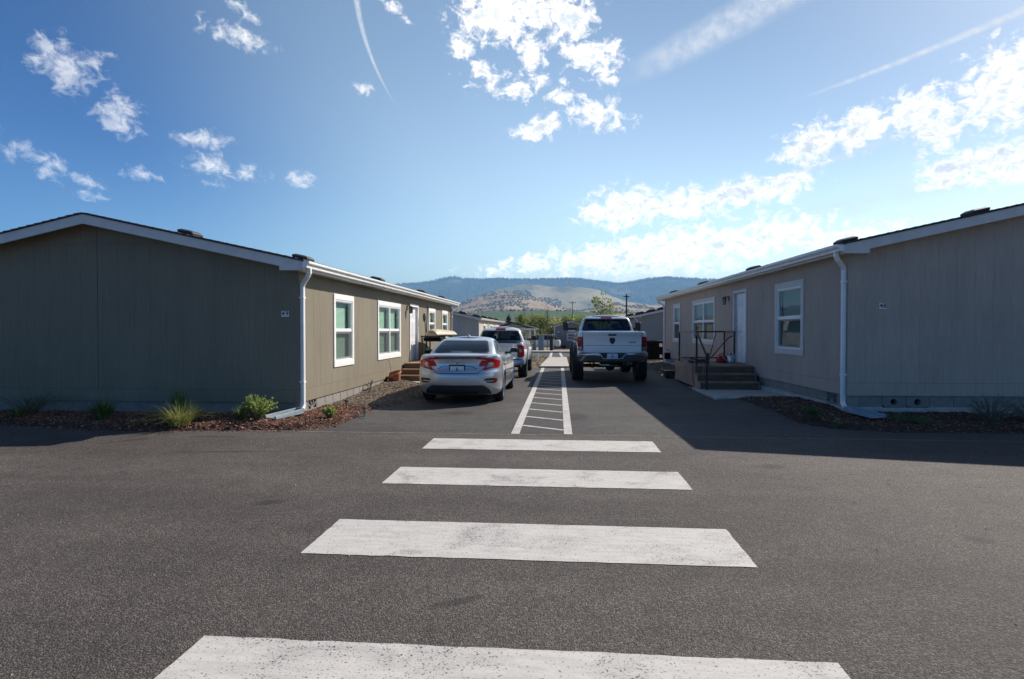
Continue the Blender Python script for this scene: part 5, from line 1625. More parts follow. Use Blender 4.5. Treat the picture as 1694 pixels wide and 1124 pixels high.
    for s in (1, -1):
        q = (lambda p: p) if s > 0 else mirror
        fp = panel('fog_pocket', q(roundpoly([(.545, .515), (.60, .558), (.795, .560), (.815, .535), (.80, .475), (.765, .452), (.62, .462)], .012)), 'rear', bv, .006, .004, M_BTRIM, root, .04)
        panel('reflector', q([(.757, .545), (.797, .548), (.803, .525), (.785, .468), (.757, .462)]), 'rear', bv, .012, .004, M_RED, fp, .03)
        panel('pocket_blade', q(polyline_band([(.52, .512), (.60, .500), (.74, .505)], .016)), 'rear', bv, .012, .002, M_SILVER, fp, .03)
        # doors with handles, mirror, sill
        d1 = panel('door', roundpoly([(.97, .96), (1.93, .955), (1.93, .33), (1.42, .33), (1.36, .55), (1.20, .74), (.98, .84)], .03), s, bv, .004, .003, M_SILVER, root, .07)
        d2 = panel('door', roundpoly([(1.945, .955), (3.00, .94), (3.02, .60), (2.98, .33), (1.945, .33)], .03), s, bv, .004, .003, M_SILVER, root, .07)
        for d, yy in ((d1, 1.12), (d2, 2.10)):
            panel('handle', roundpoly([(yy - .02, .872), (yy + .17, .866), (yy + .17, .89), (yy - .02, .896)], .01), s, bv, .026, -.01, M_SILVER, d, .03)
            panel('handle_cup', roundpoly([(yy + .02, .862), (yy + .12, .858), (yy + .12, .90), (yy + .02, .904)], .01), s, bv, .0045, .0, M_BTRIM, d, .03)
        for pl in ([(1.937, .34), (1.937, .955)], [(3.02, .34), (3.05, .6), (3.03, .94)], [(.965, .95), (.975, .845), (1.19, .745), (1.35, .555), (1.41, .33)]):
            panel('shut_line', polyline_band(pl, .008), s, bv, .0046, 0, M_SEAL, body, .04)
        m = MB()
        mx = s * .86
        m.add([(mx + s * a, 2.86 + b, .985 + c) for (a, b, c) in ((0, 0, .02), (.20, -.01, .0), (.22, .0, .12), (.03, .01, .14), (0, .10, .03), (.17, .10, .03), (.18, .10, .10), (.03, .10, .11))], [(0, 1, 2, 3), (4, 7, 6, 5), (0, 4, 5, 1), (1, 5, 6, 2), (2, 6, 7, 3), (3, 7, 4, 0)])
        mo = m.build('door_mirror', M_BTRIM, root, bevel=.02)
        m = MB(); m.tube([(s * .72, 2.92, .985), (s * .90, 2.92, 1.0)], .025, 8); m.build('mirror_arm', M_BTRIM, mo)
        panel('sill_trim', roundpoly([(1.40, .235), (3.32, .235), (3.30, .285), (1.42, .285)], .02), s, bv, .012, .01, M_BTRIM, root, .08)
        panel('arch_lip', polyline_band([(.985 + .375 * math.cos(R(a)), WR + .375 * math.sin(R(a))) for a in range(-14, 195, 8)], .020), s, bv, .008, .004, M_SILVER, root, .03)
        panel('arch_lip', polyline_band([(3.73 + .375 * math.cos(R(a)), WR + .375 * math.sin(R(a))) for a in range(-14, 195, 8)], .020), s, bv, .008, .004, M_SILVER, root, .03)
        wheel(root, (s * .775, .985, WR), WR, .215, .235, 'alloy', s)
        wheel(root, (s * .775, 3.73, WR), WR, .215, .235, 'alloy', s)
        m = MB(); m.prism(roundpoly([(s * .575, 1.327), (s * .60, 1.327), (s * .60, 1.34), (s * .575, 1.34)], .003), 'y', 1.5, 2.4)
    # shark-fin aerial
    m = MB(); m.add([(-.03, 1.62, 1.408), (.03, 1.62, 1.408), (.022, 1.80, 1.412), (-.022, 1.80, 1.412), (-.006, 1.60, 1.462), (.006, 1.60, 1.462), (0.0, 1.64, 1.466)],
                  [(0, 1, 2, 3), (0, 4, 5, 1), (1, 5, 6, 2), (0, 3, 6, 4), (2, 6, 3), (4, 6, 5)]); m.build('aerial', M_SILVER, root)
    for xx, yy in ((-.36, 1.35), (.36, 1.35), (-.38, 2.25), (.38, 2.25)): seat(root, xx, yy, .60, .45, .5)
    m = MB(); m.box(-.56, .56, .62, 1.15, .93, .955); m.build('parcel_shelf', M_SEAT, root)
    m = MB(); m.box(-.62, .62, .7, 4.0, .17, .26); m.build('floor_pan', M_UNDER, root)
    m = MB(); m.tube([(.46, .12, .245), (.46, .5, .245)], .028, 10); m.build('exhaust', M_BTRIM, root)
    return root
sedan(-2.105, 12.0)

# ---- pickups ------------------------------------------------------
def pickup(name, label, x, y, P):
    root = empty(name, (x, y, 0), 0, label, 'pickup truck')
    paint = P['paint']; WR = P['wr']; b = P['b']; z0 = P['z0']; zr = P['zr']; Lg = P['L']; yc = P['cab_y']; bed = P['bed']
    top = [(-.1, zr), (yc, zr), (yc + .3, zr - .01), (P['cowl'], zr - .02), (P['cowl'] + .4, zr - .05), (Lg - .35, zr - .14), (Lg, zr - .30)]
    zf = lambda v, yy: z0 + v * (spl(top, yy) - z0)
    ry = P.get('ry', .10)
    L = [(0, b - .07, .03, Lg - .2, ry, .5, 2.6), (.05, b - .035, .005, Lg - .08, ry, .55, 2.6), (.30, b - .006, .0, Lg, ry, .6, 2.6), (.48, b, .0, Lg, ry, .6, 2.6), (.60, b - .008, .0, Lg - .02, ry, .6, 2.6), (.85, b - .022, .0, Lg - .05, ry, .6, 2.6),
         (.95, b - .035, .003, Lg - .08, ry, .6, 2.6), (.985, b - .05, .012, Lg - .10, ry, .6, 2.6), (1.0, b - .075, .03, Lg - .13, ry, .6, 2.6)]
    low = temp(loft(L, zf, .012), paint)
    cab = temp(loft([(c[0], c[1], c[2], c[3], .10, .45, 2.8, 2.4) for c in P['cab']], lambda v, yy: v, P.get('crown', .06)), paint)
    outer = boolean(low, [(cab, 'UNION')])
    bv = bvh_of(outer)
    ob = bpy.data.objects.new('temporary', outer); COL.objects.link(ob)
    inn = [(zr - .55, b - .16, yc + .12, P['cowl'] - .1)] + [(c[0] if i < len(P['cab']) - 1 else c[0] - .03, c[1] - .05, c[2] + .05, c[3] - .06) for i, c in enumerate(P['cab']) if i > 0]
    cut = [(temp(loft([(c[0], c[1], c[2], c[3], .08, .4, 2.8, 2.4) for c in inn], lambda v, yy: v, .03), M_SEAT), 'DIFFERENCE')]
    cut.append((temp(MB().box(-(b - .13), b - .13, .07, yc - .06, z0 + .30, zr + .4), M_BTRIM), 'DIFFERENCE'))
    rw = P['rear_glass']; rin = P['rear_open']
    cut.append((temp(MB().prism(rin, 'y', yc - .3, yc + .8), M_SEAL), 'DIFFERENCE'))
    cut.append((temp(MB().prism(P['side_open'], 'x', -2, 2), M_SEAL), 'DIFFERENCE'))
    cut.append((temp(MB().prism(P['screen_open'], 'y', P['cowl'] - 1.0, P['cowl'] + .6), M_SEAL), 'DIFFERENCE'))
    for yy in P['axles']:
        for a, c in ((-1.4, -(b - .36)), (b - .36, 1.4)):
            cut.append((temp(cyl_x(yy, P['arch_z'], P['arch'], a, c), M_UNDER), 'DIFFERENCE'))
    body = finish(boolean(ob, cut), 'body', None, root)
    # a wall behind which the cab seats stand, so the bed front is closed
    g = panel('rear_window', rw, 'rear', bv_cab(bv, yc - .25), .004, .004, M_CARGL, root, .08, smooth=80)
    panel('window_seal', rw, 'rear', bv_cab(bv, yc - .25), .0055, 0, M_SEAL, g, .06, holes=(rin,))
    for xx in P.get('sliders', ()):
        panel('slider_bar', [(xx - .014, rin_minz(rin)), (xx + .014, rin_minz(rin)), (xx + .014, rin_maxz(rin)), (xx - .014, rin_maxz(rin))], 'rear', bv_cab(bv, yc - .25), .006, .004, M_SEAL, g, .06)
    for s in (1, -1):
        sg = panel('side_window', P['side_glass'], s, bv, .004, .004, M_CARGL, root, .12, smooth=80)
        panel('window_seal', P['side_glass'], s, bv, .0055, 0, M_SEAL, sg, .06, holes=(P['side_open'],))
        for pl in P['door_lines']:
            panel('shut_line', polyline_band(pl, .010), s, bv, .0042, 0, M_SEAL, body, .06)
        for dpoly, hy in P['doors']:
            d = panel('door', roundpoly(dpoly, .03), s, bv, .004, .003, paint, root, .09)
            panel('handle', roundpoly([(hy, zr - .13), (hy + .2, zr - .13), (hy + .2, zr - .10), (hy, zr - .10)], .01), s, bv, .028, -.01, P['handle_mat'], d, .04)
        for yy in P['axles']:
            panel('fender_flare' if P['flare_mat'] is not paint else 'arch_lip', polyline_band([(yy + (P['arch'] + .025) * math.cos(R(a)), P['arch_z'] + (P['arch'] + .025) * math.sin(R(a))) for a in range(-8, 189, 8)], P['flare_w']), s, bv, P['flare_out'], .01, P['flare_mat'], root, .05)
            wheel(root, (s * P['track'], yy, WR), WR, P['tw'], P['rim'], P['wheel_style'], s, P['chunky'])
        # mirrors
        mz, my, mw, mh, mo = P['mirror']
        m = MB(); xx = s * (b - .10 + mo)
        m.box(xx - mw / 2, xx + mw / 2, my - .02, my + .12, mz - mh / 2, mz + mh / 2)
        mi = m.build('door_mirror', M_BTRIM, root, bevel=.03)
        m = MB(); m.tube([(s * (b - .12), my + .06, mz - mh * .25), (xx, my + .05, mz - mh * .25)], .03, 8); m.tube([(s * (b - .12), my + .06, mz - mh * .38), (xx, my + .05, mz - mh * .38)], .022, 8); m.build('mirror_arm', M_BTRIM, mi)
        m = MB(); m.box(xx - mw * .4, xx + mw * .4, my - .024, my - .018, mz - mh * .40, mz + mh * .42); m.build('mirror_glass', M_MIRR, mi)
    # third brake lamp
    zt = P['brake_z']
    t = panel('brake_lamp', roundpoly([(-.17, zt), (.17, zt), (.17, zt + .055), (-.17, zt + .055)], .01), 'rear', bv_cab(bv, yc - .25), .012, .004, M_REDD, root, .05)
    for s in (-1, 1): panel('cargo_lens', roundpoly([(s * .08 - .045, zt + .012), (s * .08 + .045, zt + .012), (s * .08 + .045, zt + .043), (s * .08 - .045, zt + .043)], .008), 'rear', bv_cab(bv, yc - .25), .016, 0, M_RED, t, .04)
    for (sx, sy, hh) in P['seats']: seat(root, sx, sy, zr - .55, hh, .52)
    m = MB(); m.box(-.7, .7, P['cowl'] - .5, P['cowl'] - .2, zr - .4, zr - .02); m.build('dashboard', M_SEAT, root, bevel=.03)
    m = MB(); m.box(-(b - .2), b - .2, .3, Lg - .5, z0 - .06, z0 + .10); m.build('chassis', M_UNDER, root)
    ax0 = P['axles'][0]
    m = MB(); m.tube([(-P['track'], ax0, WR), (P['track'], ax0, WR)], .055, 10)
    m.lathe([(0, -.17), (.09, -.15), (.15, -.06), (.165, .0), (.15, .06), (.09, .15), (0, .17)], (0.05, ax0, WR), 'y', 18); m.build('rear_axle', M_UNDER, root, smooth=50)
    for s in (1, -1):
        m = MB()
        for q in range(3):
            m.tube([(s * (b - .42), ax0 - .65 + q * .12, WR + .22 - q * .02), (s * (b - .42), ax0, WR + .05 - q * .018), (s * (b - .42), ax0 + .65 - q * .12, WR + .22 - q * .02)], .022, 4)
        m.build('leaf_spring', M_UNDER, root)
        m = MB(); m.tube([(s * (b - .50), ax0 - .25, WR - .05), (s * (b - .58), ax0 - .05, z0 + .05)], .03, 8); m.build('damper', M_STEEL, root)
    m = MB(); m.lathe([(.16, -.09), (.30, -.10), (.34, -.06), (.34, .06), (.30, .10), (.16, .09)], (0, ax0 - .75 if ax0 > 1.1 else .45, z0 - .02), 'z', 24, close=True); m.build('spare_tyre', M_TYRE, root, smooth=50)
    return root, bv, body

def bv_cab(bv, ymin):
    class Cast:
        def ray_cast(s, o, d):
            return bv.ray_cast(Vector((o.x, ymin, o.z)), d)
        def find_nearest(s, p): return bv.find_nearest(p)
    return Cast()
def rin_minz(p): return min(q[1] for q in p)
def rin_maxz(p): return max(q[1] for q in p)

def tailgate(root, x0, x1, zlo, zhi, mat, crease, lip=.018):
    m = MB()
    z1 = zlo + (zhi - zlo) * crease
    prof = [(.02, zlo), (-.004, zlo + .012), (-.006, z1 - .012), (-.020, z1 + .006), (-.020, zhi - .13), (-.026, zhi - .10), (-.034, zhi - .07), (-.036, zhi - .015), (-.028, zhi - .002), (.045, zhi), (.045, zlo)]
    m.prism(prof, 'x', x0, x1)
    return m.build('tailgate', mat, root, smooth=25)

# the lifted pale silver truck
zr = 1.515
cabR = [(1.36, .92, 2.06, 4.95), (1.53, .882, 2.07, 4.72), (1.66, .835, 2.09, 4.50), (1.80, .785, 2.12, 4.24), (1.91, .742, 2.16, 4.02), (1.97, .700, 2.21, 3.88), (1.995, .655, 2.27, 3.80)]
rgl = roundpoly([(-.80, 1.545), (.80, 1.545), (.685, 1.925), (-.685, 1.925)], .05)
rop = roundpoly([(-.755, 1.575), (.755, 1.575), (.655, 1.90), (-.655, 1.90)], .05)
ramP = dict(paint=M_SILVER2, wr=.455, b=1.0, z0=.66, zr=zr, L=6.2, cab_y=2.06, bed=1.95, cowl=4.9, cab=cabR, crown=.065, rear_glass=rgl, rear_open=rop, ry=.09,
            side_glass=roundpoly([(2.45, 1.55), (4.55, 1.53), (3.95, 1.90), (2.60, 1.90)], .05), side_open=roundpoly([(2.52, 1.58), (4.42, 1.565), (3.90, 1.875), (2.66, 1.875)], .05),
            screen_open=[(-.60, 1.88), (.60, 1.88), (.74, 1.60), (-.74, 1.60)], axles=(1.30, 5.28), arch=.54, arch_z=.50, flare_mat=M_BTRIM, flare_w=.10, flare_out=.10, track=.96, tw=.32, rim=.255, wheel_style='steel', chunky=True,
            door_lines=[[(2.20, .80), (2.20, 1.50)], [(3.38, .80), (3.38, 1.52)], [(4.62, .82), (4.62, 1.50)], [(2.02, .70), (2.02, 1.50)]],
            doors=[([(2.22, .82), (3.36, .80), (3.36, 1.49), (2.22, 1.49)], 2.32), ([(3.40, .80), (4.60, .82), (4.60, 1.49), (3.40, 1.49)], 3.48)], handle_mat=M_CHROME, mirror=(1.70, 4.30, .20, .30, .40), brake_z=1.945,
            seats=[(-.42, 3.75, .62), (.42, 3.75, .62), (-.42, 2.75, .50), (.42, 2.75, .50)])
ramroot, bvR, ramB = pickup('pickup_truck', 'lifted pale silver pickup with big black tyres and chrome rear bumper', 1.535, 17.28, ramP)
tg = tailgate(ramroot, -.835, .835, .90, 1.512, M_SILVER2, .36)
m = MB(); m.prism(roundpoly([(-.125, 1.445), (.125, 1.445), (.11, 1.395), (-.11, 1.395)], .012), 'y', -.045, -.018); m.build('handle', M_BTRIM, tg)
sh = roundpoly([(-.078, 1.335), (.078, 1.335), (.080, 1.24), (.045, 1.175), (0, 1.150), (-.045, 1.175), (-.080, 1.24)], .02)
m = MB(); m.prism(sh, 'y', -.032, -.018); emb = m.build('badge', M_DIGIT, tg)
M_BADGE = pbr('badge_relief', (0.05, 0.05, 0.055), 0.3, 0.5)
m = MB()   # horned head in relief: brow, curled horns, muzzle
m.prism([(-.016, 1.285), (.016, 1.285), (.024, 1.25), (.013, 1.185), (0, 1.172), (-.013, 1.185), (-.024, 1.25)], 'y', -.038, -.031)
for s in (1, -1):
    m.tube([(s * .014, -.034, 1.288), (s * .040, -.035, 1.300), (s * .058, -.035, 1.272), (s * .055, -.035, 1.235), (s * .040, -.035, 1.218), (s * .034, -.034, 1.236)], [.010, .012, .011, .009, .007, .004], 6)
m.build('badge_relief', M_BADGE, emb)
text_mesh('4x4'.upper(), .074, .002, 'lettering', M_DIGIT, tg, Matrix.Translation((.585, -.022, 1.205)) @ Matrix.Rotation(R(90), 4, 'X') @ Matrix.Diagonal((1.55, 1, 1, 1)))
m = MB(); m.box(-.852, -.840, -.012, .02, .88, 1.50); m.box(.840, .852, -.012, .02, .88, 1.50); m.box(-.85, .85, -.0, .03, .872, .895); m.build('tailgate_gap', M_SEAL, tg)
for s in (1, -1):
    q = (lambda p: p) if s > 0 else mirror
    t = panel('tail_lamp', q(roundpoly([(.858, .985), (.985, .985), (.99, 1.02), (.985, 1.37), (.858, 1.37)], .012)), 'rear', bvR, .020, .01, M_RED, ramroot, .04)
    panel('lamp_band', q([(.866, 1.09), (.982, 1.09), (.982, 1.24), (.866, 1.24)]), 'rear', bvR, .0225, 0, M_REDD, t, .04)
    panel('reversing_lens', q([(.868, .995), (.978, .995), (.978, 1.075), (.868, 1.075)]), 'rear', bvR, .024, 0, M_CLEAR, t, .04)
    panel('lamp_bezel', q([(.858, .962), (.985, .962), (.985, .984), (.858, .984)]), 'rear', bvR, .018, .008, M_BTRIM, t, .04)
    panel('side_lamp', roundpoly([(.02, .99), (.13, .99), (.10, 1.36), (.02, 1.36)], .01), s, bvR, .012, .008, M_RED, t, .04)
def bumper_y(xx, zz):
    t = (zz - .655) / .235                      # rolled top edge, face leaning back towards the bottom
    return Vector((xx, -.205 + .17 * abs(xx / 1.02) ** 3.2 + .085 * (1 - t) ** 1.3 + .022 * max(0, (t - .93) / .07) ** 2, zz))
bp_ = [(-1.01, .885), (-.42, .888), (-.36, .868), (-.275, .742), (-.24, .732), (.24, .732), (.275, .742), (.36, .868), (.42, .888), (1.01, .885), (1.02, .80), (1.0, .705), (.86, .672), (.32, .652), (-.32, .652), (-.86, .672), (-1.0, .705), (-1.02, .80)]
bmp = panel('rear_bumper', bp_, 'rear', bumper_y, .0, .05, M_CHROME, ramroot, .018, smooth=60)
for seg_ in ([(-1.005 + i * .0585) for i in range(11)], [(.42 + i * .0585) for i in range(11)]):
    m = MB(); m.tube([(xx, bumper_y(xx, .885).y + .012, .888) for xx in seg_], .014, 8); m.build('bumper_rim', M_CHROME, bmp, smooth=60)
for s in (-1, 1):
    m = MB(); m.tube([(s * xx, bumper_y(xx, zz).y - .004, zz) for xx, zz in ((.42, .886), (.36, .866), (.275, .744), (.235, .734), (.0, .734))], .012, 8); m.build('bumper_rim', M_CHROME, bmp, smooth=60)
m = MB()
for xx in (-.78, -.36, .36, .78):
    m.lathe([(.017, 0), (.017, -.006), (0, -.007)], (xx, bumper_y(xx, .80).y - .001, .815), 'y', 12)
m.build('parking_sensor', M_BTRIM, bmp)
m = MB(); m.box(-1.0, 1.0, -.16, .02, .886, .898); m.build('bumper_step', M_BTRIM, bmp)
m = MB(); m.box(-.36, .36, -.135, -.10, .73, .90); m.build('plate_recess', M_BTRIM, bmp)
plate(ramroot, -.005, .812, -.138, framed=False)
m = MB(); m.box(-.045, .045, -.17, .25, .545, .635); m.box(-.032, .032, -.178, -.169, .556, .622, 1); m.build('hitch_receiver', [M_UNDER, M_DARK], ramroot, bevel=.0)
m = MB(); m.tube([(.45, -.10, .60), (.45, .35, .60), (.40, .9, .62)], .045, 12); m.lathe([(.040, 0), (.0, .01)], (.45, -.101, .60), 'y', 12, 1); m.build('exhaust', [M_STEEL, M_DARK], ramroot, smooth=50, recalc=False)
m = MB(); m.tube([(-.36, .3, .56), (-.30, .3, .53), (-.05, .28, .53), (.02, .3, .50), (.20, .35, .52)], .018, 8); m.build('sway_bar', M_STEEL, ramroot)

# the white mid-size truck behind the sedan
cabT = [(1.02, .86, 1.96, 4.35), (1.16, .825, 1.97, 4.12), (1.28, .78, 2.0, 3.90), (1.42, .72, 2.05, 3.62), (1.54, .665, 2.11, 3.40), (1.605, .61, 2.18, 3.25), (1.63, .55, 2.26, 3.15)]
tgl = roundpoly([(-.735, 1.185), (.735, 1.185), (.615, 1.535), (-.615, 1.535)], .07)
top_ = roundpoly([(-.69, 1.21), (.69, 1.21), (.585, 1.51), (-.585, 1.51)], .07)
tacP = dict(paint=M_WHITE, wr=.375, b=.945, z0=.46, zr=1.165, L=5.25, cab_y=1.96, bed=1.85, cowl=4.15, cab=cabT, crown=.06, rear_glass=tgl, rear_open=top_, ry=.14,
            side_glass=roundpoly([(2.40, 1.19), (3.98, 1.17), (3.42, 1.52), (2.52, 1.52)], .05), side_open=roundpoly([(2.47, 1.215), (3.86, 1.20), (3.37, 1.495), (2.57, 1.495)], .05),
            screen_open=[(-.52, 1.50), (.52, 1.50), (.66, 1.24), (-.66, 1.24)], axles=(1.08, 4.28), arch=.445, arch_z=.42, flare_mat=M_WHITE, flare_w=.07, flare_out=.05, track=.845, tw=.265, rim=.215, wheel_style='steel', chunky=True,
            door_lines=[[(1.93, .55), (1.93, 1.15)], [(2.22, .60), (2.22, 1.15)], [(3.02, .60), (3.02, 1.16)], [(3.98, .62), (3.98, 1.14)]],
            doors=[([(2.24, .62), (3.0, .60), (3.0, 1.14), (2.24, 1.14)], 2.32), ([(3.04, .60), (3.96, .62), (3.96, 1.14), (3.04, 1.14)], 3.10)], handle_mat=M_WHITE, mirror=(1.265, 3.72, .20, .165, .26), brake_z=1.56,
            seats=[(-.38, 3.0, .55), (.38, 3.0, .55)], sliders=(-.24, .24))
tacroot, bvT, tacB = pickup('pickup_truck', 'white pickup half hidden behind the silver sedan', -2.05, 18.55, tacP)
tg = tailgate(tacroot, -.735, .735, .62, 1.150, M_WHITE, .25)
m = MB(); m.prism(roundpoly([(-.11, 1.06), (.11, 1.06), (.10, .98), (-.10, .98)], .015), 'y', -.044, -.018); m.build('handle', M_BTRIM, tg)
m = MB(); m.box(-.75, .75, -.034, .045, 1.1515, 1.178); m.build('tailgate_cap', M_BTRIM, tg, bevel=.006)
m = MB(); m.box(-.753, -.742, -.010, .02, .60, 1.15); m.box(.742, .753, -.010, .02, .60, 1.15); m.build('tailgate_gap', M_SEAL, tg)
for s in (1, -1):
    q = (lambda p: p) if s > 0 else mirror
    t = panel('tail_lamp', q(roundpoly([(.765, .70), (.885, .70), (.915, .80), (.915, .98), (.87, 1.09), (.765, 1.10)], .02)), 'rear', bvT, .018, .01, M_RED, tacroot, .04)
    panel('reversing_lens', q(roundpoly([(.79, .865), (.87, .865), (.885, .90), (.87, .975), (.79, .975)], .015)), 'rear', bvT, .024, 0, M_CLEAR, t, .04)
    panel('side_lamp', roundpoly([(.03, .72), (.17, .74), (.20, .85), (.14, 1.06), (.03, 1.08)], .02), s, bvT, .012, .008, M_RED, t, .04)
def tb_y(xx, zz): return Vector((xx, -.155 + .16 * abs(xx / .94) ** 3 - .015 * math.sin(max(0, min(1, (zz - .44) / .17)) * math.pi), zz))
bm_ = panel('rear_bumper', [(-.93, .635), (-.33, .635), (-.27, .565), (.27, .565), (.33, .635), (.93, .635), (.95, .56), (.90, .46), (.3, .43), (-.3, .43), (-.90, .46), (-.95, .56)], 'rear', tb_y, 0, .05, M_STEEL, tacroot, .04, smooth=60)
m = MB(); m.box(-.9, .9, -.13, .02, .632, .645); m.build('bumper_step', M_BTRIM, bm_)
plate(tacroot, 0, .66, -.05, framed=False)
# ------------------------------------------------------------------ porches
def hose(name, pts, r, mat, n=8, **kw):
    """a smooth flexible tube through points"""
    out = []
    P = [Vector(p) for p in pts]
    for i in range(len(P) - 1):
        a, b, c, d = P[max(0, i - 1)], P[i], P[i + 1], P[min(len(P) - 1, i + 2)]
        for q in range(6):
            t = q / 6
            out.append(0.5 * ((2 * b) + (c - a) * t + (2 * a - 5 * b + 4 * c - d) * t * t + (3 * b - a - 3 * c + d) * t ** 3))
    out.append(P[-1])
    return MB().tube(out, r, n)

def porch(name, label, x0, x1, ysteps, yplat, yend, zg, ztop, nst, boards, skirt, tread, open_right=True, rail=None):
    """steps climbing away from the viewer to a landing; x0 < x1"""
    root = empty(name, ((x0 + x1) / 2, ysteps, zg), 0, label, 'porch')
    ox, oy, oz = root.location
    rel = lambda a, b, c: (a - ox, b - oy, c - oz)
    rise = (ztop - zg) / nst
    def bx(nm, a, b, mat, bev=.006, par=root):
        m = MB(); p, q = rel(*a), rel(*b)
        m.box(p[0], q[0], p[1], q[1], p[2], q[2]); return m.build(nm, mat, par, bevel=bev)
    for i in range(nst):
        zt = zg + rise * (i + 1); yb = ysteps + tread * i
        bx('riser', (x0 + .03, yb + .022, zg + rise * i + .001), (x1 - .03, yb + .047, zt - .036), M_RISER if boards is M_DECK else M_RISER_R)
        if i < nst - 1:
            for q in range(2):
                w = (tread + .02) / 2
                bx('tread_board', (x0, yb + q * w + .002, zt - .035), (x1, yb + (q + 1) * w - .004, zt), boards)
    # landing boards
    n = int((yend - yplat) / .14)
    w = (yend - yplat + .0) / n
    for i in range(n):
        bx('deck_board', (x0 - .012, yplat + i * w + .002, ztop - .035), (x1, yplat + (i + 1) * w - .004, ztop - random.uniform(0, .002)), boards)
    # skirting panels
    for q in range(2):
        a = yplat + .05 + (yend - yplat - .05) * q / 2; b = yplat + .05 + (yend - yplat - .05) * (q + 1) / 2
        bx('skirt_panel', (x0, a + .003, zg), (x0 + .02, b - .003, ztop - .037), skirt); bx('skirt_panel', (x1 - .02, a + .003, zg), (x1, b - .003, ztop - .037), skirt)
        bx('skirt_rail', (x0 - .014, a + .004, ztop - .115), (x0 - .001, b - .004, ztop - .038), skirt)
        bx('skirt_rail', (x0 - .014, a + .004, zg + .01), (x0 - .001, b - .004, zg + .09), skirt)
    for q in range(nst - 1):
        ya, yb = ysteps + tread * q + .03, ysteps + tread * (q + 1) + .0295
        bx('stringer', (x0 + .002, ya, zg), (x0 + .028, yb, zg + rise * (q + 1) - .037), skirt, 0)
        bx('stringer', (x1 - .028, ya, zg), (x1 - .002, yb, zg + rise * (q + 1) - .037), skirt, 0)
    bx('stringer', (x0 + .002, ysteps + tread * (nst - 1) + .03, zg), (x0 + .028, yplat + .052, ztop - .037), skirt, 0)
    bx('back_panel', (x0 + .021, yend - .02, zg), (x1 - .021, yend, ztop - .037), skirt)
    return root, rel

# right-hand porch with its pipe railing
PR, rel = porch('porch', 'brown porch with three steps and black pipe railing at the taupe home', 3.40, 4.83, 14.58, 15.16, 17.62, 0.125, 0.665, 3, M_DECK_R, M_SKIRT, 0.285)
def rail_piece(nm, pts, r, mat=M_BLACK, sq=True):
    m = MB(); m.tube([rel(*p) for p in pts], r * 1.414 if sq else r, 4 if sq else 8); return m.build(nm, mat, RL, bevel=.003 if sq else 0, smooth=None if sq else 60)
m = MB(); m.tube([rel(3.47, 15.24, .664), rel(3.47, 15.24, 1.50)], .021 * 1.414, 4)
RL = m.build('railing', M_BLACK, PR)
rail_piece('rail_post', [(3.50, 17.55, .664), (3.50, 17.55, 1.50)], .021)
rail_piece('rail_post', [(4.77, 16.55, .664), (4.77, 16.55, 1.50)], .021)
rail_piece('rail_post', [(4.78, 17.55, .664), (4.78, 17.55, 1.50)], .021)
rail_piece('top_rail', [(3.47, 15.22, 1.515), (3.50, 17.57, 1.515)], .022)
rail_piece('bottom_rail', [(3.47, 15.26, .76), (3.50, 17.53, .76)], .016)
rail_piece('top_rail', [(3.50, 17.55, 1.5145), (4.78, 17.55, 1.5145)], .021)
rail_piece('bottom_rail', [(3.52, 17.55, .76), (4.76, 17.55, .76)], .016)
rail_piece('top_rail', [(4.77, 16.53, 1.514), (4.78, 17.53, 1.514)], .021)
rail_piece('stair_rail', [(3.47, 15.24, 1.50), (3.52, 14.50, .98)], .020)
rail_piece('newel_post', [(3.53, 14.46, .12), (3.53, 14.46, 1.02)], .022)
rail_piece('rail_loop', [(3.53, 14.44, 1.0), (3.53, 14.30, 1.0), (3.53, 14.30, .72), (3.53, 14.44, .72)], .018)
rail_piece('brace', [(4.40, 17.0, 1.50), (4.12, 16.7, .67)], .012, M_NAVY, False)
m = MB().box(3.33, 4.98, 12.82, 15.1, -.03, .124)
tag(m.build('concrete_pad', M_CONC, bevel=.01), kind='structure')
# things on and about that porch
m = hose('x', [(4.05, 16.55, .70), (4.30, 16.62, .95), (4.62, 16.72, 1.30), (4.80, 16.80, 1.40)], .016, M_REDP)
o = m.build('leaning_pole', M_REDD, smooth=60); tag(o, 'dark red pole leaning against the porch railing', 'pole')
fc = empty('fuel_can', (4.46, 16.50, .666), 0.3, 'red plastic fuel can on the porch by the white door', 'fuel can')
m = MB(); m.prism(roundpoly([(-.17, 0), (.17, 0), (.17, .15), (.08, .20), (-.15, .20), (-.17, .16)], .03), 'y', -.08, .08); m.build('can_body', M_REDP, fc, bevel=.015)
m = hose('x', [(.11, 0, .17), (.19, 0, .23), (.27, 0, .24)], .018, None); m.build('can_spout', M_BTRIM, fc, smooth=60)
m = hose('x', [(-.11, 0, .195), (-.08, 0, .245), (.0, 0, .25), (.05, 0, .20)], .014, None); m.build('can_handle', M_REDP, fc, smooth=60)
wc = empty('watering_can', (4.62, 16.36, .666), 0.2, 'small galvanised watering can on the porch beside the red can', 'watering can')
m = MB(); m.lathe([(0, 0), (.095, 0), (.10, .02), (.09, .19), (.085, .20), (.06, .20), (0, .19)], (0, 0, 0), 'z', 20); m.build('can_body', M_STEEL, wc, smooth=40)
m = hose('x', [(-.09, 0, .05), (-.18, 0, .12), (-.25, 0, .24)], .014, None); m.build('can_spout', M_STEEL, wc, smooth=60)
m = hose('x', [(-.05, 0, .19), (-.02, 0, .29), (.06, 0, .30), (.11, 0, .22), (.10, 0, .08)], .009, None); m.build('can_handle', M_STEEL, wc, smooth=60)
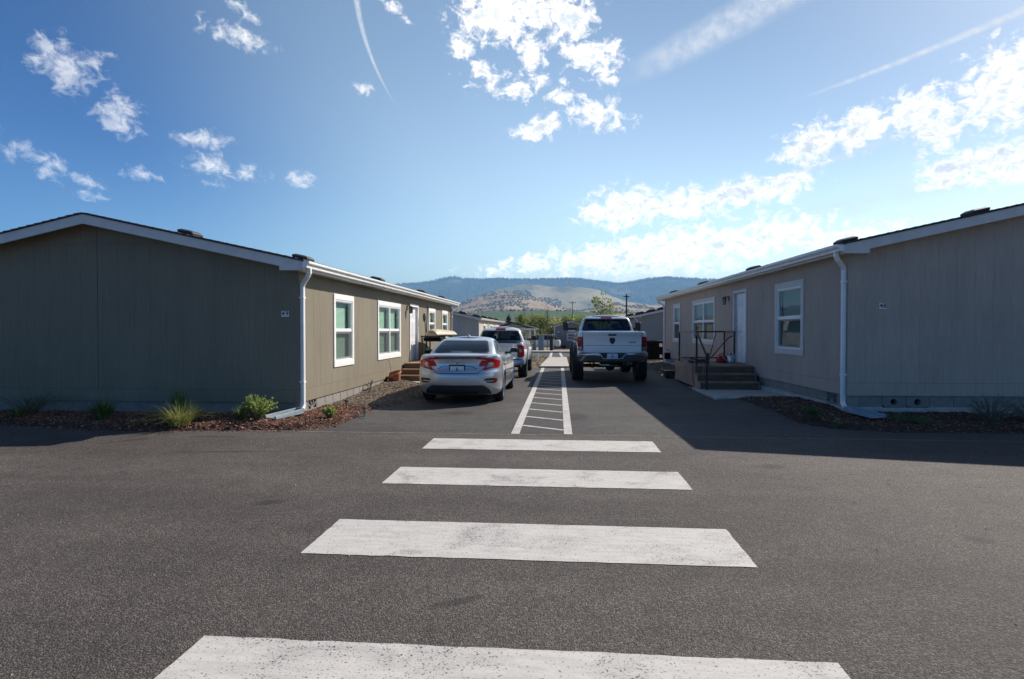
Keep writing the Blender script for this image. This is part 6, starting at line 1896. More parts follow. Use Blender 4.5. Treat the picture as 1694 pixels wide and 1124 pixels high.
m = hose('x', [(3.60, 15.28, .69), (3.46, 15.33, .73), (3.375, 15.34, .66), (3.375, 15.30, .45), (3.38, 15.22, .25), (3.36, 15.10, .125), (3.28, 15.16, .118), (3.30, 15.24, .12)], .014, None)
tag(m.build('garden_hose', M_HOSE, smooth=60), 'pinkish garden hose hanging down the porch side panel', 'hose')
pts = []
for i in range(46):
    a = i * .55; r = .20 + .04 * math.sin(i * 1.7)
    pts.append((3.72 + r * 1.1 * math.cos(a), 16.2 + r * 1.9 * math.sin(a), .675 + .0022 * i + .01 * (i % 3)))
m = hose('x', pts, .012, None, 6); tag(m.build('hose_coil', M_BTRIM, smooth=60), 'black coiled cable lying on the porch behind the railing', 'cable')
m = hose('x', [(3.66, 15.20, .70), (3.62, 15.13, .72), (3.60, 15.10, .60), (3.61, 15.08, .46), (3.645, 15.07, .42), (3.655, 15.09, .55), (3.64, 15.13, .70)], .012, None, 6)
M_PINK = pbr('pink_strap', (0.50, 0.14, 0.17), 0.6)
tag(m.build('strap', M_PINK, smooth=60), 'pink strap dangling over the top porch step', 'strap')
bb = empty('utility_box', (3.42, 18.6, 0.10), 0, 'small black utility box on the ground past the porch', 'box')
m = MB(); m.box(-.16, .16, -.22, .22, 0, .18); m.build('box_body', M_BTRIM, bb, bevel=.015)
m = MB(); m.box(-.175, .175, -.235, .235, .181, .215); m.build('box_lid', M_BTRIM, bb, bevel=.012)
m = MB(); m.add([(3.28, 19.3, .105), (3.46, 19.24, .108), (3.49, 19.5, .107), (3.31, 19.55, .112), (3.38, 19.4, .125)], [(0, 1, 4), (1, 2, 4), (2, 3, 4), (3, 0, 4)]); tag(m.build('paper_scrap', M_SIGNW, recalc=False), 'crumpled white paper scrap on the ground by the black box', 'litter')
# outdoor condenser unit with its pad
ac = empty('air_conditioner', (4.40, 28.4, gz(4.40, 28.4) + .0), 0, 'black louvred air conditioning unit at the far end of the taupe home', 'air conditioner')
m = MB(); m.box(-.56, .56, -.52, .52, -.02, .10); m.build('pad', M_CONC, ac, bevel=.012)
m = MB(); m.box(-.42, .42, -.42, .42, .101, 1.14); m.build('coil_core', M_DARK, ac)
m = MB()
for sx in (-1, 1):
    for sy in (-1, 1): m.box(sx * .45 - .03, sx * .45 + .03, sy * .45 - .03, sy * .45 + .03, .101, 1.15)
m.build('corner_post', M_AC, ac)
for i in range(20):
    z = .15 + i * .049
    for sx, sy in ((0, -1), (0, 1), (-1, 0), (1, 0)):
        m = MB()
        if sy: m.box(-.42, .42, sy * .45 - .018, sy * .45 + .018, z, z + .022)
        else: m.box(sx * .45 - .018, sx * .45 + .018, -.42, .42, z, z + .022)
        m.build('louvre', M_AC, ac)
m = MB(); m.box(-.485, .485, -.485, .485, 1.151, 1.20); m.lathe([(.34, 1.201), (.34, 1.23), (.30, 1.23), (.30, 1.201)], (0, 0, 0), 'z', 28, close=True); m.build('top_cover', M_AC, ac, bevel=.01)
for (a, b, c, d) in ((.27, .44, .86, 1.06), (.29, .42, .22, .40)):
    m = MB(); m.box(a, b, -.4725, -.469, c, d); m.build('sticker', M_LABEL, ac)
ac.scale = (.96, .96, .80)
mtr = empty('gas_meter', (4.55, 25.2, .10), 0, 'dark gas meter with pipes low on the taupe wall', 'meter')
m = MB(); m.box(-.13, .13, -.10, .10, .25, .52); m.build('meter_body', M_AC, mtr, bevel=.02)
m = hose('x', [(-.08, 0, .0), (-.08, 0, .58), (-.02, 0, .66), (.06, 0, .60), (.06, 0, .5)], .022, None); m.build('pipe', M_STEEL, mtr, smooth=60)
m = hose('x', [(.08, .02, .52), (.10, .02, .62), (.22, .02, .62)], .02, None); m.build('pipe', M_STEEL, mtr, smooth=60)

# left-hand porch
PL, rel = porch('porch', 'sunlit brown wooden porch steps at the white door of the olive home', -4.50, -3.20, 16.30, 16.86, 19.6, 0.13, 0.60, 3, M_DECK, M_DECK, 0.28)
m = MB().box(-4.50, -3.05, 15.62, 16.4, -.02, .128)
tag(m.build('concrete_pad', M_CONC, bevel=.01), kind='structure')
rk = empty('storage_rack', (-3.95, 19.05, .601), 0, 'black metal rack on the left porch under the kayak', 'rack')
for (a, b) in ((-.36, -.75), (.36, -.75), (-.36, .40), (.36, .40)):
    m = MB(); m.box(a - .02, a + .02, b - .02, b + .02, 0, .76); m.build('leg', M_BLACK, rk)
for zz in (.30, .60):
    for q in range(8):
        m = MB(); m.box(-.36, .36, -.74 + q * .143, -.62 + q * .143, zz, zz + .018); m.build('shelf_slat', M_BLACK, rk)
m = MB(); m.box(-.40, .40, -.78, -.72, .74, .78); m.box(-.40, .40, .37, .43, .74, .78); m.build('cross_bar', M_BLACK, rk)
m = MB(); m.box(-.30, .32, -.70, -.15, .02, .29); m.box(-.31, .33, -.71, -.14, .291, .32); tag(m.build('storage_tote', M_AC, bevel=.03), 'dark storage tote on the bottom shelf of the porch rack', 'tote').location = (-3.95, 19.05, .601)
m = MB(); m.lathe([(0, 0), (.14, .01), (.17, .12), (.15, .20), (.05, .235), (0, .24)], (-3.80, 18.75, .601 + .622), 'z', 16)
m = MB(); m.box(-4.30, -3.72, 18.4, 19.2, 1.226, 1.33); tag(m.build('folded_tarp', M_AC, bevel=.03), 'folded black tarp on the top shelf of the porch rack', 'tarp')
# tan kayak, hull up, lying across the rack
ky = empty('kayak', (-3.99, 18.25, 1.385), R(-3), 'tan kayak resting hull up on the black porch rack', 'kayak')
secs = []
NS = 26
for i in range(NS + 1):
    t = i / NS; y = t * 3.1
    w = .36 * (math.sin(math.pi * (t * .80 + .16)) ** .75) * (1.0 if t > .04 else .85 + t * 3.75)
    w = max(.02, w * (1 - max(0, t - .75) ** 1.5 * 3.2))
    h = .21 * (1 - .55 * t ** 2.2) * (1 if t > .05 else .75 + t * 5)
    zb = .10 * max(0, t - .55) ** 1.5
    sec = []
    for (fx, fz) in ((-.72, 0), (-1, .05), (-1.02, .16), (-.98, .30), (-.80, .62), (-.42, .93), (-.16, 1.0), (0, 1.03), (.16, 1.0), (.42, .93), (.80, .62), (.98, .30), (1.02, .16), (1, .05), (.72, 0), (0, -.02)):
        sec.append((fx * w, y, zb + fz * h))
    secs.append(sec)
m = MB(); n = 16
m.add([p for r in secs for p in r], [(i * n + j, i * n + (j + 1) % n, (i + 1) * n + (j + 1) % n, (i + 1) * n + j) for i in range(NS) for j in range(n)] + [tuple(range(n)), tuple(NS * n + j for j in range(n - 1, -1, -1))])
hull = m.build('hull', M_KAYAK, ky, smooth=42)
m = MB()
for s in (-1, 1):
    m.tube([(s * secs[i][2][0] * -1 if s < 0 else secs[i][12][0], secs[i][2][1], secs[i][2][2]) for i in range(0, NS, 2)], .012, 6)
m.build('gunwale', M_KAYAK, hull, smooth=60)
m = hose('x', [(-.05, 0.0, .10), (-.05, -.05, .11), (.05, -.05, .11), (.05, 0.0, .10)], .010, None); m.build('carry_handle', M_BTRIM, ky, smooth=60)
# paddle leaning by the door, with turquoise blade
pd = empty('kayak_paddle', (-4.26, 18.88, .601), 0, 'kayak paddle with turquoise blade leaning beside the white door', 'paddle')
m = MB(); m.tube([(0, -.06, .30), (-.10, .02, 1.32)], .016, 8); m.build('shaft', M_NAVY, pd, smooth=60)
m = MB(); m.prism(roundpoly([(-.06, .0), (.07, .02), (.10, .20), (.06, .36), (-.02, .38), (-.08, .25)], .05), 'y', -.075, -.055); m.build('blade', M_TURQ, pd, bevel=.006)
m = MB(); m.prism(roundpoly([(-.15, 1.24), (-.09, 1.23), (-.06, 1.34), (-.09, 1.50), (-.14, 1.52), (-.17, 1.40)], .04), 'y', .01, .028); m.build('blade', M_NAVY, pd, bevel=.006)
pd2 = empty('kayak_paddle', (-4.36, 19.00, .601), 0, 'dark paddle with a navy blade hung behind the turquoise one', 'paddle')
m = MB(); m.tube([(0, 0, .05), (.06, .03, 1.75)], .015, 8); m.build('shaft', M_BLACK, pd2, smooth=60)
m = MB(); m.prism(roundpoly([(.0, .62), (.07, .60), (.10, .74), (.08, .92), (.02, .94), (-.02, .80)], .04), 'y', -.03, -.012); m.build('blade', M_NAVY, pd2, bevel=.006)
# terracotta pots tipped by the wall
pt_ = empty('flower_pot', (-4.34, 15.42, .20), 0, 'cracked terracotta pot with a dead stem by the concrete pad', 'flower pot')
m = MB(); m.lathe([(0, .0), (.12, .0), (.20, .20), (.225, .205), (.225, .25), (.20, .25), (.185, .21), (.11, .03), (0, .03)], (0, 0, 0), 'z', 26); o = m.build('pot', M_TERRA, pt_, smooth=40)
o.rotation_euler = (R(14), R(-16), 0); o.location = (0, 0, -.02)
m = MB(); m.lathe([(0, .165), (.17, .17)], (0, 0, 0), 'z', 20); o2 = m.build('soil', M_DRYSOIL, o)
m = MB()
m.tube([(0, 0, .16), (-.03, .02, .34), (.0, .03, .55), (-.02, .03, .66)], [.006, .005, .004, .002], 5)
for i in range(9):
    a = i * 2.4; m.tube([(-.02, .02, .26 + i * .04), (-.02 + .06 * math.cos(a), .02 + .06 * math.sin(a), .30 + i * .04)], .003, 4)
m.build('dead_stem', M_BARK, o)
# solar path lights
for i, (px, py) in enumerate(((-3.52, 10.42), (-4.02, 10.86))):
    sl = empty('path_light', (px, py, BED_L.z(px, py) - .01), 0, ('small solar path light at the asphalt edge of the mulch bed', 'small solar path light near the block foundation')[i], 'path light', 'solar path lights in the left bed')
    m = MB(); m.tube([(0, 0, 0), (0, 0, .10)], .008, 6); m.build('stake', M_BTRIM, sl)
    m = MB(); m.lathe([(.022, .10), (.030, .155)], (0, 0, 0), 'z', 12); m.build('lens', M_CLEAR, sl, smooth=60)
    m = MB(); m.lathe([(.045, .152), (.045, .168), (.020, .182), (0, .183)], (0, 0, 0), 'z', 14); m.build('cap', M_BTRIM, sl, smooth=40)
m = MB(); m.tube([(-3.60, 10.25, .035), (-3.50, 10.19, .03)], .014, 6); m.tube([(-3.50, 10.19, .03), (-3.40, 10.13, .028)], .010, 6)
tag(m.build('fallen_stake', M_SPLASH), 'fallen plastic stake lying at the edge of the mulch', 'stake')
# splash blocks under the downspouts
def splash(x, y, z, rz, label, tilt=-4):
    r = empty('splash_block', (x, y, z), rz, label, 'splash block', 'splash blocks under the downspouts')
    m = MB(); L_ = .60
    prof = [(-.12, .095), (-.10, .095), (-.085, .03), (.085, .03), (.10, .095), (.12, .095), (.13, 0), (-.13, 0)]
    n = len(prof)
    vs = [(p[0] * .82, 0, p[1] + .03) for p in prof] + [(p[0] * 1.25, -L_, p[1] * .62) for p in prof]
    m.add(vs, [tuple(range(n)), tuple(range(2 * n - 1, n - 1, -1))] + [(i, (i + 1) % n, n + (i + 1) % n, n + i) for i in range(n)])
    m.build('trough', M_SPLASH, r, bevel=.008)
    m = MB(); m.box(-.10, .10, -.012, .012, .03, .125); m.build('back_stop', M_SPLASH, r, bevel=.004)
splash(-4.50, 9.93, BED_L.z(-4.5, 9.8) + .005, R(-28), 'grey plastic splash block under the olive home downspout')
splash(5.00, 10.62, BED_R.z(5.0, 10.5) + .005, R(22), 'grey plastic splash block under the taupe home downspout')
# chalk-white scuff of spilled paint beside the nearest bar
m = MB()
for (x, y, a, l, w) in ((-1.86, 2.40, .55, .13, .012), (-1.80, 2.43, .6, .08, .007), (-1.92, 2.37, .45, .05, .006)):
    dx, dy = math.cos(a) * l / 2, math.sin(a) * l / 2; nx, ny = -math.sin(a) * w, math.cos(a) * w
    m.add([(x - dx, y - dy, .004), (x - nx, y - ny, .004), (x + dx, y + dy, .004), (x + nx, y + ny, .004)], [(0, 1, 2, 3)])
o = m.build('paint_smear', M_PAINT2, recalc=False); o['kind'] = 'structure'

# ------------------------------------------------------------------ plants
def blade(m, p, dirv, h, lean, w, seg=5, droop=1.0):
    pts = []
    for i in range(seg + 1):
        t = i / seg
        pts.append(Vector((p[0] + dirv[0] * lean * t ** 1.6, p[1] + dirv[1] * lean * t ** 1.6, p[2] + h * (t - droop * .45 * t * t * t * (lean / max(h, .01)) * .6))))
    side = Vector((-dirv[1], dirv[0], 0))
    vs = []
    for i, q in enumerate(pts):
        ww = w * (1 - (i / seg) ** 1.5) + .0004
        vs += [q - side * ww * .5, q + side * ww * .5]
    m.add(vs, [(2 * i, 2 * i + 1, 2 * i + 3, 2 * i + 2) for i in range(seg)])

def grass(x, y, h, n, spread, mats, label, zoff=0.0, group=None, cat='ornamental grass', z=None, w=.010):
    z = BED_L.z(x, y) if z is None else z
    r = empty('grass_tuft', (x, y, z - .01), random.uniform(0, 6), label, cat, group)
    m = MB(); m2 = MB()
    for i in range(n):
        a = random.uniform(0, 6.283); rr = random.random() ** .6 * spread * .22
        l = random.random() ** .7
        mm = m if random.random() < .82 else m2
        blade(mm, (rr * math.cos(a), rr * math.sin(a), 0), (math.cos(a + random.uniform(-.4, .4)), math.sin(a + random.uniform(-.4, .4)), 0), h * random.uniform(.55, 1.08), spread * l * random.uniform(.5, 1.1), w * random.uniform(.6, 1.2), 6)
    m.build('blades', mats[0], r, recalc=False)['kind'] = 'stuff'
    m2.build('dry_blades', mats[1], r, recalc=False)['kind'] = 'stuff'
    return r

def leaf(m, p, d, up, L, w):
    d = Vector(d).normalized(); s = d.cross(Vector(up)).normalized() if abs(d.dot(Vector(up))) < .98 else d.orthogonal().normalized()
    nrm = s.cross(d)
    p = Vector(p)
    m.add([p, p + d * L * .45 + s * w * .5 - nrm * w * .12, p + d * L, p + d * L * .45 - s * w * .5 - nrm * w * .12, p + d * L * .45], [(0, 1, 4), (1, 2, 4), (0, 4, 3), (4, 2, 3)])

def rv():
    while True:
        v = Vector((random.uniform(-1, 1), random.uniform(-1, 1), random.uniform(-1, 1)))
        if 0.05 < v.length < 1: return v

def shrub(x, y, z, rx, h, nst, nl, L, w, mat, label, cat='shrub', up=.5, name='shrub', stemmat=None):
    r = empty(name, (x, y, z - .01), random.uniform(0, 6), label, cat)
    st = MB(); lv = MB()
    for i in range(nst):
        a = random.uniform(0, 6.283); e = random.random() ** .5
        tip = Vector((rx * e * math.cos(a), rx * e * math.sin(a), h * random.uniform(.55, 1.0) * (1 - .35 * e * e)))
        mid = tip * .5 + Vector((0, 0, h * .08))
        base = Vector((.03 * math.cos(a), .03 * math.sin(a), 0))
        st.tube([base, mid, tip], [.006, .004, .002], 4)
        for q in range(nl):
            t = random.random() ** .6
            p = base.lerp(mid, t * 2) if t < .5 else mid.lerp(tip, t * 2 - 1)
            d = rv() + Vector((0, 0, up))
            leaf(lv, p, d, (0, 0, 1), L * random.uniform(.6, 1.2), w * random.uniform(.6, 1.2))
    st.build('stems', stemmat or M_BARK, r, recalc=False)
    lv.build('foliage', mat, r, recalc=False)['kind'] = 'stuff'
    return r

zb = lambda x, y: BED_L.z(x, y)
grass(-5.98, 8.86, .47, 420, .80, (M_GRASS_L, M_GRASS_D), 'bright yellow-green fountain grass tuft standing in the sun')
grass(-6.42, 9.50, .55, 300, .30, (M_CREEP, M_GRASS_L), 'dark green grass tuft in shade behind the bright fountain grass')
grass(-7.55, 9.18, .40, 420, .42, (M_CREEP, M_GRASS_L), 'green grass tuft in the shade of the dark gable')
grass(-5.22, 9.30, .30, 240, .28, (M_CREEP, M_GRASS_D), 'thin dark grass clump left of the leafy bright shrub')
grass(-9.15, 9.28, .26, 200, .30, (M_CREEP, M_GRASS_D), 'low grass clump at the left edge under the gable')
shrub(-4.92, 9.26, zb(-4.92, 9.26), .32, .44, 60, 30, .050, .030, M_SHRUB, 'leafy light green shrub by the downspout of the olive home', up=.8)
shrub(-9.25, 9.62, zb(-9.25, 9.62), .50, .46, 60, 34, .045, .008, M_SAGE, 'wispy grey-green sage shrub against the dark gable wall', up=1.2)
shrub(-3.84, 9.60, zb(-3.84, 9.60), .15, .24, 34, 24, .040, .024, M_SHRUB, 'small round green shrub at the corner of the mulch bed', up=.7)
shrub(-6.70, 8.80, zb(-6.7, 8.8), .07, .08, 8, 9, .035, .012, M_GRASS_L, 'tiny pale weed at the asphalt edge, left one of two', 'weed', 1.0, 'weed')
shrub(-6.52, 8.78, zb(-6.52, 8.78), .06, .08, 8, 9, .035, .012, M_GRASS_L, 'tiny pale weed at the asphalt edge, right one of two', 'weed', 1.0, 'weed')
shrub(-4.45, 13.55, BED_LS.z(-4.45, 13.55), .10, .30, 8, 12, .05, .022, M_CREEP, 'dark seedling weed growing against the block wall', 'weed', .8, 'weed')
zb = lambda x, y: BED_R.z(x, y)
shrub(6.85, 9.95, zb(6.85, 9.95), .42, .48, 56, 34, .045, .008, M_SAGE, 'wispy grey-green sage shrub below the right gable wall', up=1.2)
shrub(7.55, 10.1, zb(7.55, 10.1), .36, .42, 44, 30, .045, .008, M_SAGE, 'second grey sage shrub at the right edge of the picture', up=1.2)
shrub(5.62, 9.90, zb(5.62, 9.9), .36, .15, 60, 26, .030, .012, M_CREEP, 'low creeping green plant under the right gable wall', 'ground cover plant', .5)
shrub(4.22, 10.18, zb(4.22, 10.18), .17, .22, 34, 24, .040, .022, M_CREEP, 'small green shrub in the shaded bed by the right downspout', up=.7)
shrub(4.40, 9.72, zb(4.4, 9.72), .09, .12, 16, 16, .035, .015, M_WEED, 'tiny yellowish weed in the shaded mulch near the asphalt', 'weed', .7, 'weed')
# weeds scattered over the far islands: beyond counting
m = MB()
for isl, n in ((ISL_L, 420), (ISL_R, 160)):
    for i in range(n):
        x = random.uniform(isl.bb[0], isl.bb[1]); y = random.uniform(isl.bb[2], isl.bb[3])
        if not pip(x, y, isl.poly) or noise.noise(Vector((x * .7, y * .7, 1))) < -.12: continue
        z = isl.z(x, y); hh = random.uniform(.05, .22)
        for q in range(14):
            a = random.uniform(0, 6.283)
            blade(m, (x + .04 * math.cos(a), y + .04 * math.sin(a), z), (math.cos(a), math.sin(a), 0), hh * random.uniform(.6, 1), hh * random.uniform(.3, .9), .02, 3)
tag(m.build('weeds', M_WEED, recalc=False), kind='stuff')
mk = empty('marker_post', (-1.05, 28.6, .04), 0, 'short white marker post among the weeds left of the path', 'marker post')
m = MB(); m.box(-.05, .05, -.03, .03, 0, .38); m.build('post', M_SIGNW, mk, bevel=.012)
m = MB(); m.box(-.056, .056, -.036, .036, .381, .40); m.build('cap', M_SIGNW, mk, bevel=.008)

# ------------------------------------------------------------------ trees, poles and lamps in the distance
def tree(name, x, y, z, H, r, z0, nl, L, mat, label, trunk=.05, cat='tree', shape='ovoid', nlimb=9, lean=0.0, gaps=.35):
    root = empty(name, (x, y, z), random.uniform(0, 6), label, cat)
    tk = MB(); lv = MB()
    top = Vector((lean, 0, H * .92))
    tk.tube([(0, 0, -.1), (lean * .2, .01, H * .35), (lean * .6, -.01, H * .65), top], [trunk, trunk * .8, trunk * .5, trunk * .15], 8)
    tips = []
    for i in range(nlimb):
        t = random.uniform(z0 / H, .88); a = i * 2.4 + random.uniform(-.4, .4)
        p = Vector((lean * t, 0, H * t))
        env = math.sin(math.pi * min(.97, (t * H - z0 + .12 * H) / (H * 1.1 - z0))) if shape == 'ovoid' else (1 - t) * 1.25 + .06
        q = p + Vector((math.cos(a), math.sin(a), .55 if shape == 'ovoid' else .05)) * r * max(.25, env) * random.uniform(.75, 1.1)
        mid = p.lerp(q, .5) + Vector((0, 0, r * .06))
        tk.tube([p, mid, q], [trunk * .38, trunk * .25, trunk * .08], 5)
        tips.append((p, mid, q))
    tips.append((top * .8, top * .9, top + Vector((0, 0, H * .06))))
    for i in range(nl):
        p, mid, q = random.choice(tips)
        t = random.random() ** .55
        c = p.lerp(mid, t * 2) if t < .5 else mid.lerp(q, t * 2 - 1)
        c = c + rv() * r * (gaps if shape == 'ovoid' else .16)
        d = rv() + Vector((0, 0, -.25 if shape == 'ovoid' else -.1))
        leaf(lv, c, d, (0, 0, 1), L * random.uniform(.6, 1.25), L * random.uniform(.5, .9) if shape == 'ovoid' else L * .3)
    tk.build('trunk', M_BARK, root, smooth=60, recalc=False)
    lv.build('crown', mat, root, recalc=False)['kind'] = 'stuff'
    return root
tree('young_tree', 2.62, 36.0, 0, 4.05, .98, .9, 1000, .155, M_TREE, 'sparse young street tree behind the pale silver pickup', .045, nlimb=26, gaps=.26)
tree('young_tree', -2.20, 34.0, 0, 2.62, .58, .7, 900, .10, M_TREE2, 'yellow-green young tree just beyond the white pickup', .035, nlimb=12, gaps=.28)
tree('young_tree', -1.62, 32.2, 0.04, 1.05, .42, .2, 300, .09, M_TREE2, 'low yellowish sapling behind the white pickup mirror', .02, nlimb=8, gaps=.3)
tree('conifer', -13.7, 160, -1.2, 7.4, 1.55, .6, 2600, .50, M_CONIF, 'dark pointed conifer beyond the far left roofs', .16, shape='cone', nlimb=44)
tree('round_tree', -7.2, 150, -1.2, 4.6, 1.8, 1.0, 800, .5, M_CONIF, 'round dark tree at the edge of the straw field', .15, nlimb=14)
for i, (x, y, H, r) in enumerate(((-1.9, 96, 4.2, 2.6), (1.4, 104, 4.6, 2.4), (-4.8, 118, 5.4, 2.8), (4.6, 112, 4.8, 2.6), (-0.4, 84, 3.4, 1.6), (2.6, 82, 3.2, 1.4))):
    tree('broadleaf_tree', x, y, -1.0, H, r, .8, 1500, .42, M_TREE2 if i % 2 == 0 else M_TREE,
         ('wide yellow-green tree left of the small grey house', 'green tree rising behind the small grey house', 'broad yellow-green tree farthest left in the tree belt', 'green tree hidden behind the pickup roof', 'small yellow-green tree beside the white porch posts', 'small green tree close to the small grey house')[i],
         .14, nlimb=16, gaps=.42)
bt = empty('bare_tree', (-1.15, 58, -.4), 0, 'thin leafless young tree before the yellow-green trees', 'tree')
m = MB(); m.tube([(0, 0, 0), (.05, 0, 1.6), (.0, 0, 3.2), (.1, 0, 4.3)], [.05, .04, .025, .008], 6); tk_ = m.build('trunk', M_BARK, bt)
m = MB()
for i in range(26):
    z = random.uniform(1.2, 4.0); a = random.uniform(0, 6.28); l = random.uniform(.4, 1.1) * (1.15 - z / 5)
    p = Vector((.03, 0, z)); q = p + Vector((math.cos(a) * l, math.sin(a) * l, l * .9))
    m.tube([p, p.lerp(q, .5) + rv() * .08, q], [.016, .010, .004], 4)
    for b in range(3):
        c = p.lerp(q, random.uniform(.4, .9)); e = c + rv() * .35 + Vector((0, 0, .2)); m.tube([c, e], [.006, .003], 3)
m.build('branches', M_BARK, bt, recalc=False)
def pole(name, x, y, z, H, label, arm=True, r=.12):
    p = empty(name, (x, y, z), 0, label, 'utility pole')
    m = MB(); m.tube([(0, 0, 0), (0, 0, H)], [r, r * .7], 10); m.build('shaft', M_WOODPOLE, p, smooth=60)
    if arm:
        m = MB(); m.box(-.9, .9, -.06, .06, H - .5, H - .38); a = m.build('cross_arm', M_WOODPOLE, p)
        for xx in (-.8, -.4, .4, .8):
            q = MB(); q.lathe([(.04, 0), (.05, .06), (.03, .14), (0, .15)], (xx, 0, H - .379), 'z', 8); q.build('insulator', M_BTRIM, a)
pole('utility_pole', -7.7, 130, -1.1, 7.2, 'thin dark utility pole above the yellow young tree', False, .10)
pole('utility_pole', 3.35, 150, -1.2, 10.2, 'utility pole on the hillside left of the street tree', True)
lp = empty('street_lamp', (5.62, 50, -.06), 0, 'black double-headed street lamp behind the pale silver pickup', 'street lamp')
m = MB(); m.lathe([(.13, 0), (.13, .10), (.075, .12), (.062, 4.30), (.06, 4.62), (0, 4.63)], (0, 0, 0), 'z', 14); m.build('pole', M_BLACK, lp, smooth=40)
for s in (-1, 1):
    m = MB(); m.prism(roundpoly([(s * .05, 4.40), (s * .22, 4.40), (s * .27, 4.43), (s * .25, 4.47), (s * .05, 4.48)], .01), 'y', -.10, .10); h_ = m.build('lamp_head', M_BLACK, lp, bevel=.01)
    m = MB(); m.box(min(s * .09, s * .23), max(s * .09, s * .23), -.07, .07, 4.392, 4.399); m.build('lens', M_CLEAR, h_)
# small grey house across the far lane
sh_ = empty('small_house', (1.23, 62, -.40), 0, 'small grey gabled house across the far lane beside the pickup', 'house')
m = MB(); W2 = 1.72; he = 2.42; hp = 2.98
m.prism([(-W2, 0), (W2, 0), (W2, he), (0, hp - .05), (-W2, he)], 'y', 0, 6.0); m.build('wall', M_SID_F, sh_)
for s in (-1, 1):
    m = MB(); m.prism([(0, hp), (s * (W2 + .18), he - .02), (s * (W2 + .18), he + .05), (0, hp + .075)], 'y', -.25, 6.2); m.build('roof', M_SHINGLE, sh_)
    m = MB(); m.prism([(0, hp - .16), (s * (W2 + .16), he - .17), (s * (W2 + .16), he - .02), (0, hp)], 'y', -.262, -.22); m.build('rake_board', M_RAKE, sh_)
    m = MB(); m.box(s * W2 - .06, s * W2 + .06, -.02, .06, 0, he - .1); m.build('corner_trim', M_TRIM, sh_)
def fr(u, d, z): return (u, -d, z)
window(fr, sh_, -.42, .56, .88, 1.70, M_TRIM, simple=True, blind=False, hd=.09, sw=.08)
m = MB(); m.box(-.30, .44, -.03, 0, 1.80, 2.06); m.build('vent_panel', M_TRIM, sh_)
m = MB(); m.box(-1.42, -1.22, -.02, 0, 1.72, 1.86); m.build('number_plaque', M_SIGNW, sh_)
# white porch house on the far left with posts
wh_ = empty('porch_house', (-3.6, 62, -.40), 0, 'white house with porch posts beyond the young yellow tree', 'house')
m = MB(); m.prism([(-3.0, 0), (.2, 0), (.2, 2.2), (-1.4, 2.7), (-3.0, 2.2)], 'y', 1.4, 8); m.build('wall', M_TRIM, wh_)
m = MB(); m.prism([(-3.2, 2.12), (-1.4, 2.72), (1.25, 2.05), (1.25, 2.18), (-1.4, 2.88), (-3.2, 2.28)], 'y', -.2, 8.2); m.build('roof', M_VENT, wh_)
m = MB(); m.box(-3.2, 1.25, -.26, -.20, 2.0, 2.16); m.build('fascia_board', M_TRIM, wh_)
for xx in (-3.0, -1.0, .55, 1.05):
    m = MB(); m.box(xx - .08, xx + .08, -.12, .04, 0, 2.05); m.build('post', M_TRIM, wh_)
for q in range(6):
    m = MB(); m.box(-.98 + q * .25, -.94 + q * .25, -.06, -.02, .15, .85); m.build('baluster', M_TRIM, wh_)
m = MB(); m.box(-1.0, .55, -.08, 0, .85, .92); m.build('hand_rail', M_TRIM, wh_)
# utility boxes and a parked car across the far lane
for i, (xx, yy, w, h, mt, lb) in enumerate(((-1.95, 46.4, .30, 1.05, M_SPLASH, 'grey green utility pedestal across the far lane, left of the pair'), (-1.40, 46.2, .42, 1.25, M_SPLASH, 'larger grey green utility cabinet across the far lane'), (-.62, 46.8, .26, 1.15, M_BTRIM, 'dark meter pedestal across the far lane'))):
    u = empty('utility_cabinet', (xx, yy, gz(xx, yy) - .05), 0, lb, 'utility cabinet')
    m = MB(); m.box(-w / 2, w / 2, -.2, .2, 0, h); m.build('cabinet', mt, u, bevel=.02)
    m = MB(); m.box(-w / 2 + .03, w / 2 - .03, -.214, -.201, .12, h - .08); d_ = m.build('door', mt, u, bevel=.006)
    m = MB(); m.box(w / 2 - .08, w / 2 - .055, -.232, -.215, h * .5, h * .5 + .10); m.build('handle', M_STEEL, d_)
    m = MB(); m.box(-w / 2 - .02, w / 2 + .02, -.22, .22, h + .001, h + .03); m.build('cap', mt, u, bevel=.008)
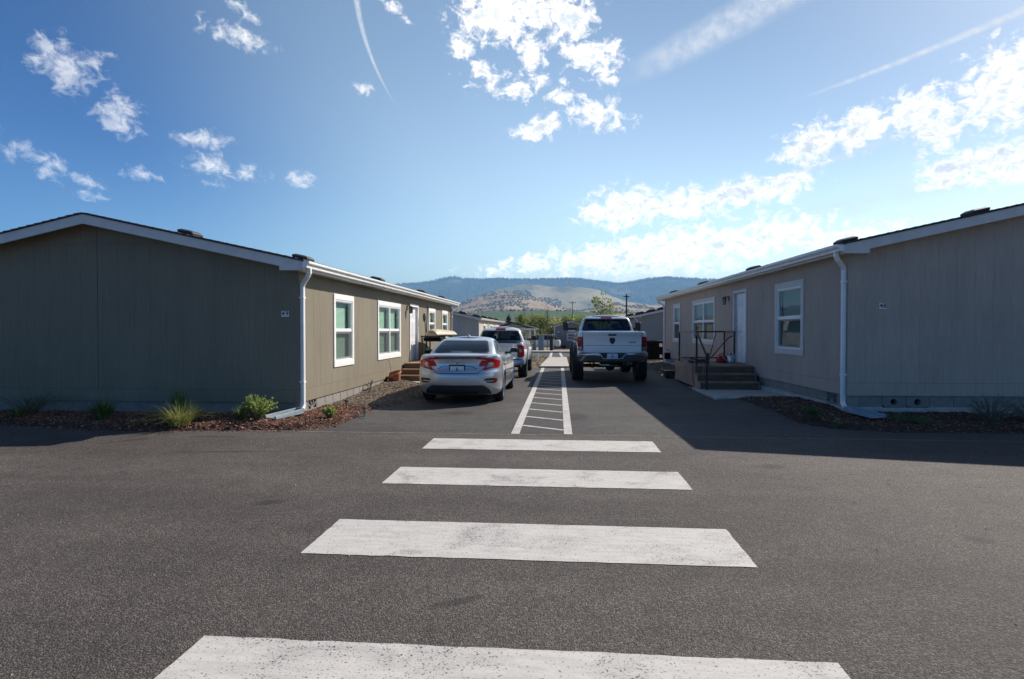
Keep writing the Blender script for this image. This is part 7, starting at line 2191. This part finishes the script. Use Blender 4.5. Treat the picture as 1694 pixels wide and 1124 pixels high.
car = empty('parked_suv', (-2.0, 60.5, -.38), R(90), 'white car parked across the lane left of the small grey house', 'car')
c_low = loft([(0, .80, .1, 4.4, .3, .3), (.15, .88, 0, 4.5, .35, .4), (.6, .90, 0, 4.5, .35, .4), (.95, .86, .04, 4.4, .35, .4), (1, .80, .1, 4.3, .35, .4)], lambda v, yy: .28 + v * (spl([(0, .98), (3.2, .96), (3.6, .92), (4.5, .75)], yy) - .28), .02)
c_low.v = [(p[0], p[1] - 2.2, p[2]) for p in c_low.v]; c_low.build('body', M_WHITE, car, smooth=40)
c_up = loft([(.9, .80, .15, 3.6, .25, .4), (1.1, .76, .22, 3.2, .25, .4), (1.35, .68, .40, 2.75, .25, .4), (1.45, .60, .55, 2.6, .25, .4)], lambda v, yy: v, .03)
c_up.v = [(p[0], p[1] - 2.2, p[2]) for p in c_up.v]; c_up.build('greenhouse', M_CARGL_D, car, smooth=40)
m = MB(); m.box(-.62, .62, -1.7, .45, 1.44, 1.50); m.build('roof', M_WHITE, car, bevel=.02)
for yy in (-1.35, 1.4):
    for s in (-1, 1): wheel(car, (s * .78, yy, .31), .31, .2, .2, 'alloy', s)
fl = empty('flowering_shrub', (-.55, 60, -.38), 0, 'white flowering shrub before the yellow-green trees', 'shrub')
m = MB(); m2 = MB()
for i in range(420):
    v = rv(); p = Vector((v.x * .55, v.y * .5, .75 + v.z * .75)); leaf(m if i % 3 else m2, p, rv(), (0, 0, 1), .16, .10)
m.build('foliage', M_TREE2, fl, recalc=False)['kind'] = 'stuff'; m2.build('blossom', M_SIGNW, fl, recalc=False)['kind'] = 'stuff'
m = MB(); m.tube([(0, 0, 0), (0, 0, .7)], .04, 6); m.build('stem', M_BARK, fl)
for i, (xx, rr) in enumerate(((-.35, .32), (.45, .30), (2.0, .28))):
    shrub(xx, 61.2, -.38, rr, .45, 30, 18, .10, .06, M_CONIF, ('dark low shrub at the left corner of the small grey house', 'dark low shrub under the small grey house window', 'dark low shrub right of the small house window')[i])
